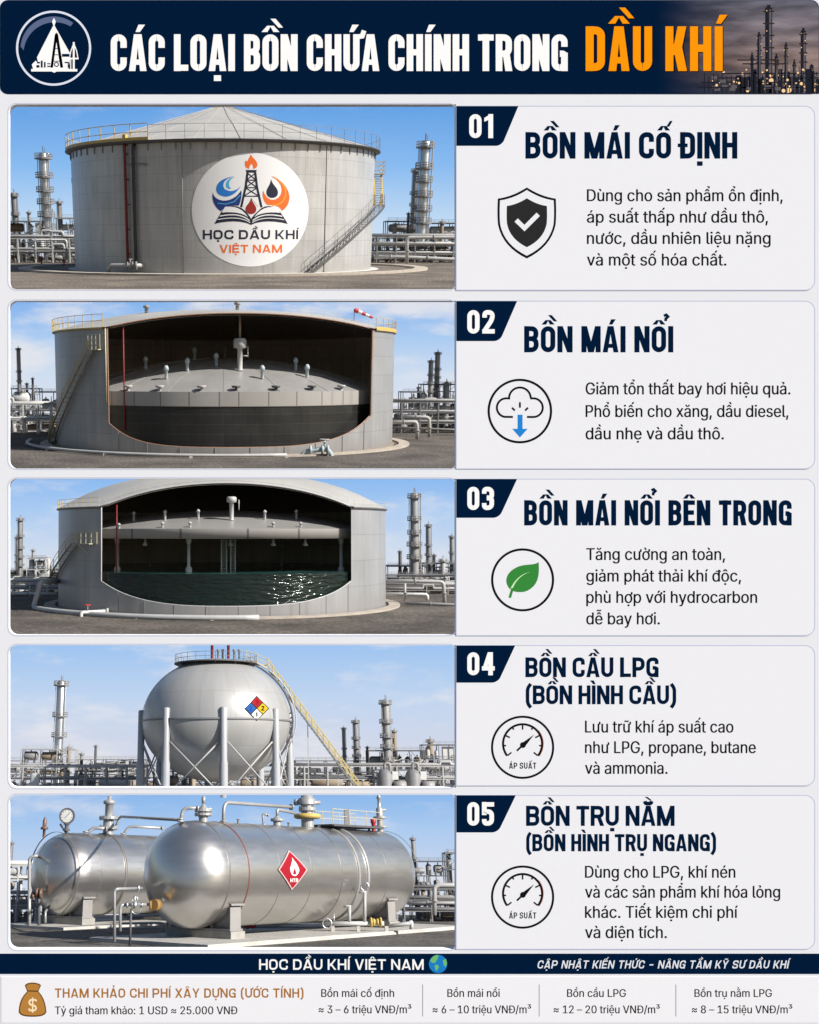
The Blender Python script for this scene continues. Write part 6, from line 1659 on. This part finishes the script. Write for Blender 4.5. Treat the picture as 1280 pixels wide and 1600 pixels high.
def top_at(c0, s_, off=0.0): q = c0 + U5 * s_; return Vector((q.x, q.y, RV + off))
def place_top(c0, px):      # axis distance where the crown of the vessel shows at picture column px
    lo, hi = -2, 14
    for _ in range(40):
        m_ = (lo + hi) / 2; q = c0 + U5 * m_
        if CX + q.x / q.y * F < px: lo = m_
        else: hi = m_
    return lo
GRY = mat('fitting_grey', (.40, .40, .40), .45, .3, .2, 2)
def flanged(t, p, h, r, name='nozzle', m=None, fl_=(.5, 1.0), big=1.7, zoff=-.15):
    mb = MB(); pr = [(r, zoff)]
    for f in fl_: z = h * f; pr += [(r, z - r * .5), (r * big, z - r * .5), (r * big, z), (r, z)]
    pr += [(0, h)]; mb.lathe(pr, 18, p, smooth=False)
    for f in fl_:
        for i in range(8): a = 2 * PI * i / 8; q = p + Vector((math.cos(a) * r * big * .85, math.sin(a) * r * big * .85, h * f - r * .5)); mb.tube(q - Vector((0, 0, r * .2)), q + Vector((0, 0, r * .75)), r * .1, 5)
    return mb.build(name, m or GRY, t, s5.off)
def kpx(p): return p.y / F
def P5(px, py, p): return s5.P(px, py, p.y)

thin = mat('weld_grey', (.22, .21, .20), .5, .5, .1, 1); thinr = mat('weld_red', (.22, .07, .05), .6, .2, .1, 1)
t, c0, saddle, s_at = vessel(297, 28.0, 9.0, 'larger front steel vessel with a red flame placard on its side', [(360, .05, .012, thin), (388, .035, .014, thinr), (434, .02, .006, thin), (480, .02, .006, thin), (524, .03, .010, thin), (590, .02, .006, thin), (636, .03, .010, thin), (549, .10, .035, STEEL), (562, .10, .045, GRY)])
saddle(s_at(378) + .0); saddle(s_at(603))
# fittings on the crown
def gooseneck(t, a, b, cpt, r, name='crossover_pipe', m=None):
    mb = MB(); mb.pipe([a, b, cpt], r, 10, bend=r * 4.5); o = mb.build(name, m or GRY, t, s5.off)
    mb = MB(); mb.tube(a, a + Vector((0, 0, r * 1.0)), r * 1.9, 12); mb.tube(a + Vector((0, 0, r * 1.3)), a + Vector((0, 0, r * 2.0)), r * 1.9, 12); d = (cpt - b).normalized(); mb.tube(cpt - d * r, cpt, r * 1.8, 12); mb.build('flange', m or GRY, o, s5.off)
def crown(px): return top_at(c0, place_top(c0, px))
p = crown(320); kk = kpx(p); flanged(t, p, 28 * kk, 7 * kk, 'manway', fl_=(.42, .62), big=1.9); mb = MB(); mb.tube(p + Vector((0, 0, 26 * kk)), p + Vector((0, 0, 36 * kk)), 3 * kk, 10); mb.tube(p + Vector((-13 * kk, 0, 18 * kk)), p + Vector((13 * kk, 0, 18 * kk)), 1.6 * kk, 8); mb.build('valve_stem', GRY, t, s5.off)
q = crown(286); kk = kpx(q); a = Vector((q.x, q.y, RV - .05)); gooseneck(t, a, P5(286, 1262, q), P5(311, 1263, q), 2.6 * kk)
q = crown(350); kk = kpx(q); a = Vector((q.x, q.y, RV - .05)); b = P5(350, 1253.5, q); q2 = crown(462); gooseneck(t, a, b, P5(456, 1261, q2), 2.7 * kk)
q = crown(372); kk = kpx(q); flanged(t, q, 6 * kk, 1.6 * kk, 'plug', fl_=(1.0,), m=STEEL_M)
q = crown(447); kk = kpx(q); flanged(t, q, 5 * kk, 1.6 * kk, 'plug', fl_=(1.0,), m=STEEL_M)
q = crown(430); kk = kpx(q); flanged(t, q, 16 * kk, 6 * kk, 'nozzle', fl_=(.6,)); mb = MB(); mb.pipe([q + Vector((0, 0, 14 * kk)), q + Vector((0, 0, 23 * kk)), P5(462, 1271, crown(462))], 2.2 * kk, 10); mb.build('small_pipe', GRY, t, s5.off)
q = crown(410); kk = kpx(q); gooseneck(t, Vector((q.x, q.y, RV - .05)), P5(410, 1271, q), P5(420, 1274, q), 1.6 * kk, 'small_pipe')
p = crown(475); kk = kpx(p); flanged(t, p, 40 * kk, 9.5 * kk, 'main_valve', fl_=(.70, .98), big=1.35); mb = MB(); mb.lathe([(17 * kk, 0), (20 * kk, 1.5 * kk), (20 * kk, 5.5 * kk), (17 * kk, 7 * kk)], 20, p + Vector((0, 0, 12 * kk))); mb.build('yellow_flange', YEL, t, s5.off)
mb = MB(); mb.lathe([(13 * kk, 0), (13 * kk, 8 * kk), (9 * kk, 10 * kk), (9 * kk, 13 * kk), (3 * kk, 14 * kk), (3 * kk, 20 * kk), (0, 21 * kk)], 16, p + Vector((0, 0, 32 * kk))); mb.tube(p + Vector((-20 * kk, 0, 35 * kk)), p + Vector((20 * kk, 0, 35 * kk)), 3 * kk, 10); mb.tube(p + Vector((-16 * kk, 0, 31 * kk)), p + Vector((-16 * kk, 0, 40 * kk)), 3 * kk, 10); mb.build('actuator', GRY, t, s5.off)
# service platform
sA, sB = place_top(c0, 492), place_top(c0, 566); mb = MB(); oA, oB = c0 + U5 * sA, c0 + U5 * sB; m_ = (oA + oB) / 2; kk = kpx(m_); zP = s5.P(CX, 1292, m_.y).z
mb.box(m_.x, m_.y, zP, (oB - oA).length, 1.2, .06, AX); mb.build('service_platform', STEEL_D, t, s5.off)
mb = MB(); pts = [oA.lerp(oB, i / 3) + W5 * .55 + Vector((0, 0, zP)) for i in range(4)]; rail(mb, pts, 22 * kk, .65 * kk, n=5, levels=(1, .55)); pts = [oA.lerp(oB, i / 3) - W5 * .55 + Vector((0, 0, zP)) for i in range(4)]; rail(mb, pts, 22 * kk, .65 * kk, n=5, levels=(1, .55)); mb.build('platform_rail', YELP, t, s5.off)
mb = MB(); mb.beam(oA + Vector((0, 0, RV)), oA + Vector((0, 0, zP)), .08); mb.beam(oB + Vector((0, 0, RV - .2)), oB + Vector((0, 0, zP)), .08); mb.beam(oA.lerp(oB, .3) + W5 * .5 + Vector((0, 0, zP)), oA.lerp(oB, .3) + W5 * .5 + Vector((0, 0, zP + 23 * kk)), .16); mb.build('platform_post', STEEL, t, s5.off)
p = crown(583); kk = kpx(p); flanged(t, p, 24 * kk, 4.5 * kk, 'relief_valve', fl_=(.3, .85), big=2.2); mb = MB(); mb.lathe([(5 * kk, 0), (5 * kk, 12 * kk), (2.5 * kk, 14 * kk), (2.5 * kk, 26 * kk), (4 * kk, 27 * kk), (1.4 * kk, 32 * kk), (0, 34 * kk)], 12, p + Vector((0, 0, 20 * kk))); mb.tube(p + Vector((-2 * kk, 0, 30 * kk)), p + Vector((10 * kk, 0, 30 * kk)), 2 * kk, 8); mb.build('valve_spring_case', GRY, t, s5.off)
p = crown(573); mb = MB(); mb.lathe([(3 * kk, 0), (3 * kk, 10 * kk), (4.2 * kk, 11 * kk), (4.2 * kk, 16 * kk), (0, 18 * kk)], 12, p); mb.build('red_valve', REDB, t, s5.off)
# flame placard on the side
def ray_vessel(px, py):
    d = s5.P(px, py, 1.0); du = d - U5 * d.dot(U5); o = -c0; ou = o - U5 * o.dot(U5)
    A_ = du.dot(du); B_ = 2 * du.dot(ou); C_ = ou.dot(ou) - RV * RV
    return d * ((-B_ - math.sqrt(B_ * B_ - 4 * A_ * C_)) / 2 / A_)
pc5 = ray_vessel(457, 1359); nrm5 = (pc5 - c0); nrm5 = (nrm5 - U5 * nrm5.dot(U5)).normalized(); k5 = pc5.y / F
def plac(u, v, d):
    p = pc5 + U5 * ((u - 457) * k5 / U5.x * .93); a = -(v - 1359) * k5 / RV
    base = p - nrm5 * RV; up = U5.cross(nrm5); up = up if up.z > 0 else -up
    q = base + (nrm5 * math.cos(a) + up * math.sin(a)) * (RV + .03 + d); return (q.x - s5.off[0], q.y - s5.off[1], q.z - s5.off[2])
def grid_diamond(fl, cx, cy, hx, hy, n=8):
    for i in range(-n, n):
        y0_, y1_ = cy + hy * i / n, cy + hy * (i + 1) / n; w0_, w1_ = hx * (1 - abs(i) / n), hx * (1 - abs(i + 1) / n)
        pts = [(cx - w0_, y0_), (cx + w0_, y0_), (cx + w1_, y1_), (cx - w1_, y1_)]
        pts = [p for j, p in enumerate(pts) if p != pts[j - 1]]; fl.quad(*pts)
fl = Flat(); fl.m = 0; grid_diamond(fl, 457, 1359, 24.5, 27.5); fl.z = .006; fl.m = 1; grid_diamond(fl, 457, 1359, 22.3, 25)
PM = [mat('placard_white', (.62, .40, .40), .6, 0, 0), mat('placard_red', (.32, .012, .025), .7, 0, 0), mat('placard_cream', (.80, .72, .68), .6, 0, 0)]
for m__ in PM: m__.node_tree.nodes['Principled BSDF'].inputs['Specular IOR Level'].default_value = .1
pl_ = fl.build('flame_placard', PM, plac, t); tag(pl_, 'red diamond placard with a white flame')
fl = Flat(); fl.z = .012; Zf = lambda x, y: (425 + x * 65 / 1280, 1325 + y * 65 / 1280)
fl.m = 2; fl.poly([Zf(*q) for q in bez([(650, 340), (690, 440), (760, 480), (790, 580), (830, 640), (830, 700), (790, 760), (760, 790), (740, 810), (700, 835), (640, 840), (600, 830), (560, 790), (530, 730), (520, 690), (520, 640), (550, 580), (600, 480), (630, 430), (650, 340)], 5)])
fl.z = .018; fl.m = 1; fl.poly([Zf(*q) for q in bez([(665, 620), (690, 700), (720, 720), (705, 790), (680, 800), (640, 800), (610, 790), (600, 740), (640, 700), (665, 620)], 4)])
fl.build('flame_sign', PM, plac, pl_)
fl = Flat(); fl.z = .012; fl.m = 2; caps(fl, 'HTB', 451.6, 464.6, 1375.6, 5.0, t=.24, gap=.14); fl.build('placard_lettering', PM, plac, pl_)
# left end fittings of the front vessel
def endpipes(t, pts, r, vpx, name='end_pipe', m=None, vm=None):
    mb = MB(); mb.pipe(pts, r, 10, bend=r * 3); mb.build(name, m or GRY, t, s5.off)
Yf = 26.6; kk = Yf / F; e = lambda x, y, d=0: s5.P(x, y, Yf + d)
endpipes(t, [e(222, 1388, .8), e(183, 1389), e(179, 1392), e(179, 1472)], 2.2 * kk, 0)
endpipes(t, [e(250, 1413, .7), e(190, 1414), e(188, 1420), e(188, 1455)], 2.2 * kk, 0)
mb = MB()
for (x, y, r_, w_) in ((217, 1388, 5, 2), (211, 1414, 5.5, 3), (222, 1414, 4, 1.5), (199, 1414, 4, 1.5)):
    a = e(x - w_, y); b = e(x + w_, y); mb.tube(a, b, r_ * kk, 14)
mb.tube(e(211, 1414), e(211, 1398), 1.4 * kk, 8); mb.build('end_valve', ALU, t, s5.off)
mb = MB(); p = e(213, 1418); mb.pipe([p + Vector((7 * kk * math.cos(i * .7), 0, 7 * kk * math.sin(i * .7) - 2 * kk)) for i in range(9)], .8 * kk, 6, closed=True); mb.pipe([e(211, 1405) + Vector((4 * kk * math.cos(i * .7), 0, 4 * kk * math.sin(i * .7))) for i in range(9)], .7 * kk, 6, closed=True); mb.build('handwheel', ALU, t, s5.off)
mb = MB(); a = e(240, 1414, .3); b = e(247, 1414, .5); mb.tube(a, b, 8 * kk, 16); mb.tube(e(234, 1414), e(237, 1414), 6 * kk, 16); mb.build('rusty_flange', mat('rusty_yellow', (.30, .17, .05), .7, 0, .3, 3), t, s5.off)
mb = MB(); mb.tube(e(205, 1420), Vector((e(205, 1420).x, Yf, g)), 1.8 * kk, 8); mb.build('pipe_support', STEEL_D, t, s5.off)
# pipework by the right saddle
Yr = 31.2; kk = Yr / F; e = lambda x, y, d=0: s5.P(x, y, Yr + d)
tp = s5.thing('valve_skid', 'low white pipe run with yellow valves before the right end of the front vessel', 'pipework', (e(560, 1440).x, Yr, g))
mb = MB(); mb.tube(e(508, 1443), e(600, 1443), 3 * kk, 12); mb.pipe([e(609, 1447), e(640, 1443), e(643, 1440), e(643, 1452)], 2.8 * kk, 12); mb.build('pipe_run', WHITE, tp, s5.off)
for x, y0_ in ((546, 1416), (570, 1394)):
    mb = MB(); mb.pipe([e(x, 1443), e(x, y0_)], 2.5 * kk, 10); mb.tube(e(x - 9, y0_), e(x + 3, y0_), 1.6 * kk, 8); mb.build('upright_pipe', STEEL_L, tp, s5.off)
mb = MB(); mb.pipe([e(570, 1385) + Vector((6 * kk * math.cos(i * .5), 0, 6 * kk * math.sin(i * .5))) for i in range(13)], 1.1 * kk, 6, closed=True); mb.build('pipe_coil', ALU, tp, s5.off)
mb = MB()
for x, r_ in ((580, 6.5), (584, 5), (590, 5), (595, 6.5)): mb.tube(e(x - 1.4, 1441), e(x + 1.4, 1441), r_ * kk, 14)
mb.tube(e(580, 1441), e(596, 1441), 3.8 * kk, 12); mb.build('yellow_valve', YEL, tp, s5.off)
mb = MB(); mb.pipe([e(511, 1443) + Vector((6.5 * kk * math.cos(i * .5), -.05, 6.5 * kk * math.sin(i * .5))) for i in range(13)], 1.2 * kk, 6, closed=True); mb.tube(e(511, 1437), e(511, 1449), .7 * kk, 6); mb.tube(e(505, 1443), e(517, 1443), .7 * kk, 6); mb.tube(e(522, 1443), e(522, 1428), 1.2 * kk, 8); mb.build('handwheel', ALU, tp, s5.off)
mb = MB()
for x in (520, 560, 604): p = e(x, 1447); mb.box(p.x, p.y, (p.z + g) / 2, 5 * kk, 5 * kk, p.z - g)
mb.build('pipe_support', CONC_L, tp, s5.off)
mb = MB(); p = c0 + U5 * 4.6; mb.box(p.x, p.y, g + .05, 12.4, 4.4, .10, AX); s5.flatpiece('concrete_slab', mb, CONC_L, 'pale concrete slab under the larger front vessel', 'slab', loc=(p.x, p.y, g))

mb = MB(); p = c0 + U5 * (s_at(470)) + W5 * .25
mb.pipe([Vector((p.x, p.y, -RV + .1)), Vector((p.x, p.y, g + .32)), Vector((p.x, p.y, g + .32)) + U5 * 2.6 + W5 * .8], .07, 10); mb.build('drain_pipe', GRY, t, s5.off)
mb = MB(); q = Vector((p.x, p.y, g + .32)) + U5 * 1.3 + W5 * .4
for d in (-.12, .12): mb.tube(q + U5 * (d - .025), q + U5 * (d + .025), .15, 14)
mb.tube(q, q + Vector((0, 0, .30)), .03, 8); mb.pipe([q + Vector((.13 * math.cos(i * .5), .13 * math.sin(i * .5), .3)) for i in range(13)], .018, 6, closed=True); mb.build('drain_valve', REDB, t, s5.off)
mb = MB(); a_ = c0 + U5 * s_at(640) + W5 * RV * .9
for i in range(8): mb.tube(Vector((a_.x, a_.y, g + .2 + i * .28)) - U5 * .16 + W5 * .3, Vector((a_.x, a_.y, g + .2 + i * .28)) + U5 * .16 + W5 * .3, .018, 5)
for d in (-.16, .16): mb.tube(Vector((a_.x, a_.y, g)) + U5 * d + W5 * .3, Vector((a_.x, a_.y, RV * .75)) + U5 * d + W5 * .3, .028, 6)
mb.build('side_ladder', STEEL_L, t, s5.off)
# rear vessel
t, c0, saddle, s_at = vessel(104, 36.2, 7.0, 'smaller looking rear steel vessel with a round pressure gauge on top', [(139, .05, .012, thin), (172, .02, .006, thin), (208, .10, .03, thin)])
saddle(s_at(161)); saddle(s_at(161) + 4.2)
p = crown(117); kk = kpx(p); p2 = p + Vector((0, 0, -1 * kk)); mb = MB(); mb.tube(p2, p2 + Vector((0, 0, 22 * kk)), 2 * kk, 10); mb.lathe([(5 * kk, 3 * kk), (5 * kk, 6 * kk), (3 * kk, 6 * kk), (3 * kk, 12 * kk), (5 * kk, 12 * kk), (5 * kk, 14 * kk), (2 * kk, 14 * kk)], 12, p2, smooth=False); mb.tube(p2 + Vector((-10 * kk, 0, 13 * kk)), p2, 1.6 * kk, 8); gs = mb.build('gauge_stem', STEEL_D, t, s5.off)
pg = Vector((p.x, p.y, s5.P(117, 1275, p.y).z)); mb = MB(); mb.lathe([(0, 0), (11.5 * kk, 0), (11.5 * kk, 5 * kk), (9.4 * kk, 5 * kk), (9.2 * kk, 4.2 * kk), (0, 4.2 * kk)], 32, pg + Vector((0, 1 * kk, 0)), (0, -1, 0), smooth=False); gg = mb.build('pressure_gauge', STEEL_D, t, s5.off)
mb = MB(); mb.lathe([(9.3 * kk, 0), (0, .02)], 32, pg + Vector((0, -3.4 * kk, 0)), (0, -1, 0)); mb.build('dial_face', WHITE, gg, s5.off)
mb = MB(); f0 = pg + Vector((0, -3.9 * kk, 0))
mb.tube(f0 + Vector((-3 * kk, 0, -3 * kk)), f0 + Vector((4 * kk, 0, 4.5 * kk)), .5 * kk, 5); mb.lathe([(1.6 * kk, 0), (0, .3 * kk)], 12, f0, (0, -1, 0))
for i in range(10): a = math.radians(-45 + 270 * i / 9); mb.tube(f0 + Vector((7 * kk * math.cos(a), 0, 7 * kk * math.sin(a))), f0 + Vector((8.6 * kk * math.cos(a), 0, 8.6 * kk * math.sin(a))), .3 * kk, 4)
mb.build('dial_marks', BLACK, gg, s5.off)
p = crown(84); p.z -= .12; mb = MB(); mb.lathe([(2 * kk, -3 * kk), (2 * kk, 8 * kk), (5.5 * kk, 8 * kk), (5.5 * kk, 11 * kk), (3 * kk, 12 * kk), (3 * kk, 20 * kk), (1.6 * kk, 24 * kk), (0, 26 * kk)], 12, p); mb.build('relief_valve', mat('brown_valve', (.20, .12, .09), .5, .2, .2, 2), t, s5.off)
p = crown(179); kk = kpx(p); flanged(t, p, 26 * kk, 8 * kk, 'main_valve', fl_=(.42, .95), big=1.8); mb = MB(); mb.lathe([(6 * kk, 0), (6 * kk, 18 * kk), (9 * kk, 19 * kk), (9 * kk, 23 * kk), (3 * kk, 25 * kk), (3 * kk, 30 * kk), (0, 31 * kk)], 14, p + Vector((0, 0, 24 * kk))); mb.build('actuator', GRY, t, s5.off)
q = crown(146); gooseneck(t, q + Vector((0, 0, -.05)), P5(146, 1293, q), P5(168, 1295, q), 2.4 * kk)
q = crown(201); gooseneck(t, q + Vector((0, 0, -.05)), P5(201, 1291, q), P5(255, 1294, q), 2.0 * kk)
mb = MB(); q = crown(190); mb.pipe([q + Vector((0, 0, 12 * kk)), P5(188, 1276, q), s5.P(283, 1281, 29.0)], 1.9 * kk, 10, bend=6 * kk); mb.build('crossover_pipe', GRY, t, s5.off)
Yf = 35.0; kk = Yf / F; e = lambda x, y, d=0: s5.P(x, y, Yf + d)
endpipes(t, [e(62, 1396, .3), e(46, 1396), e(46, 1340), e(58, 1337), e(58, 1337, 1)], 2.4 * kk, 0); endpipes(t, [e(46, 1390), e(46, 1452)], 2.4 * kk, 0)
endpipes(t, [e(62, 1398, .3), e(61, 1400), e(61, 1460)], 2.4 * kk, 0, m=STEEL_D); endpipes(t, [e(74, 1420, .8), e(71, 1425), e(71, 1442)], 1.8 * kk, 0)
mb = MB()
for x, y, r_ in ((58, 1394, 6), (52, 1400, 4), (64, 1396, 7)): mb.tube(e(x - 2, y), e(x + 2, y), r_ * kk, 12)
mb.build('end_valve', mat('brown_valve', (.2, .1, .1)), t, s5.off)
mb = MB(); p = c0 + U5 * 3.2; mb.box(p.x, p.y, g + .04, 9.6, 4.0, .08, AX); s5.flatpiece('concrete_slab', mb, CONC_L, 'pale concrete slab under the rear vessel with the gauge', 'slab', loc=(p.x, p.y, g))
for (a, b, y, lb) in ((200, 262, 1431, 'upper of three low pipes running between the two steel vessels'), (190, 256, 1443, 'middle of three low pipes running between the two steel vessels'), (170, 256, 1451, 'lowest of three low pipes running between the two steel vessels')):
    loop_pipe(s5, [(a, y, 30.5), (b - 8, y - 1, 30.5), (b, y, 30.5), (b, y + 16, 30.5)], 1.6, STEEL_L, lb, 30.5, flanges=False, name='ground_pipe')
for (y, lb) in ((1438, 'upper long pipe lying under the belly of the front vessel'), (1448, 'lower long pipe lying under the belly of the front vessel')):
    loop_pipe(s5, [(378, y, 33), (505, y + 2, 33.4)], 1.8, STEEL_L, lb, 33, flanges=False, name='ground_pipe')
# refinery behind site 5
Y = 41.5; G5 = 'columns behind the steel vessels'
column(s5, 19, 1315, 5, Y, 'thin dark column at the left edge behind the rear vessel', 3, STEEL_M, group=G5)
column(s5, 645, 1308, 6, Y + .5, 'dark column behind the right end of the front vessel', 5, STEEL_M, group=G5)
unit(s5, -60, 52, 1350, Y - .4, 'pale stacked pipe frame left of the rear vessel', 4, 41, STEEL_L, [STEEL_L, WHITE, RUST], dep=24)
unit(s5, 190, 232, 1372, Y, 'low grey pipe frame glimpsed between the two vessels', 2, 42, STEEL_M, [STEEL_L, STEEL], dep=24)
unit(s5, 640, 700, 1345, Y, 'dark process frame right behind the front vessel', 4, 43, STEEL_D, [STEEL_M, STEEL, STEEL_M], dep=24)
unit(s5, 696, 800, 1332, Y + .4, 'dark process frame at the right edge behind the vessels', 4, 44, STEEL_M, [STEEL_M, STEEL, STEEL_D], dep=24)
rack(s5, -60, 60, 1352, Y - 2.2, 'white pipe rack left of the rear vessel', 4, 3, [WHITE, STEEL_L, WHITE, STEEL], seed=15, bay=28, pr=3.0)
rack(s5, 630, 800, 1388, Y - 2.2, 'grey pipe rack right of the front vessel', 3, 4, [STEEL_M, STEEL_L, STEEL, STEEL_M], seed=16, bay=40, pr=2.6)
loop_pipe(s5, [(636, 1411, 37), (700, 1411, 37), (760, 1411, 37)], 2.4, STEEL_L, 'straight pale pipe low on the right of the front vessel', 37)
loop_pipe(s5, [(679, 1430, 36), (679, 1386, 36), (686, 1383, 36), (770, 1383, 36)], 3.2, STEEL_L, 'fat pale bent pipe at the right edge beside the front vessel', 36)
loop_pipe(s5, [(619, 1438, 35.5), (619, 1418, 35.5)], 3.2, STEEL, 'short pipe post just behind the right end of the front vessel', 35.5, name='pipe_post', flanges=False)

# ------------------------------------------------------------------ the open ground everything stands over
mb = MB(); mb.v = [(-900, -600, 0), (900, -600, 0), (900, 1200, 0), (-900, 1200, 0)]; mb.face((0, 1, 2, 3))
o = mb.build('ground', gravel_mat('earth', (.07, .055, .045), (.11, .09, .075), (.17, .14, .115), .2), None, (0, 0, 0), 'structure')

unit(s4, 240, 300, 1205, 56, 'small dark pump frame between the two left legs of the gas sphere', 1, 61, STEEL_D, [STEEL_M, RUST], dep=20)
unit(s4, 300, 420, 1212, 57, 'low dark manifold frame under the belly of the gas sphere', 1, 62, STEEL_D, [STEEL_M, RUST, STEEL], dep=20)
unit(s4, 118, 215, 1204, 57, 'low brown pump frame left of the gas sphere legs', 1, 63, STEEL_D, [RUST, STEEL, WHITE], dep=20)
unit(s4, 468, 590, 1206, 57, 'low brown pump frame beside the foot of the gas sphere stair', 1, 64, STEEL_D, [RUST, STEEL_M, STEEL], dep=20)
column(s4, 128, 1176, 5, 61, 'thin grey stack between the silver column and the vent stack', 2, STEEL, group=G4, cage=False)
column(s4, 616, 1140, 6, 60.5, 'thin tan column pressed right against the tallest dark one', 3, RUST, group=G4)
unit(s5, 655, 780, 1388, 40.2, 'low dark pump frame right of the front vessel', 2, 65, STEEL_D, [STEEL_M, RUST, STEEL], dep=18)
unit(s5, -40, 56, 1400, 40.2, 'low pale pump frame at the left edge by the rear vessel', 2, 66, STEEL_M, [STEEL_L, RUST, STEEL], dep=18)
column(s5, 700, 1330, 7, 42.5, 'squat drum stack at the right edge behind the front vessel', 2, STEEL, group=G5, cage=False)
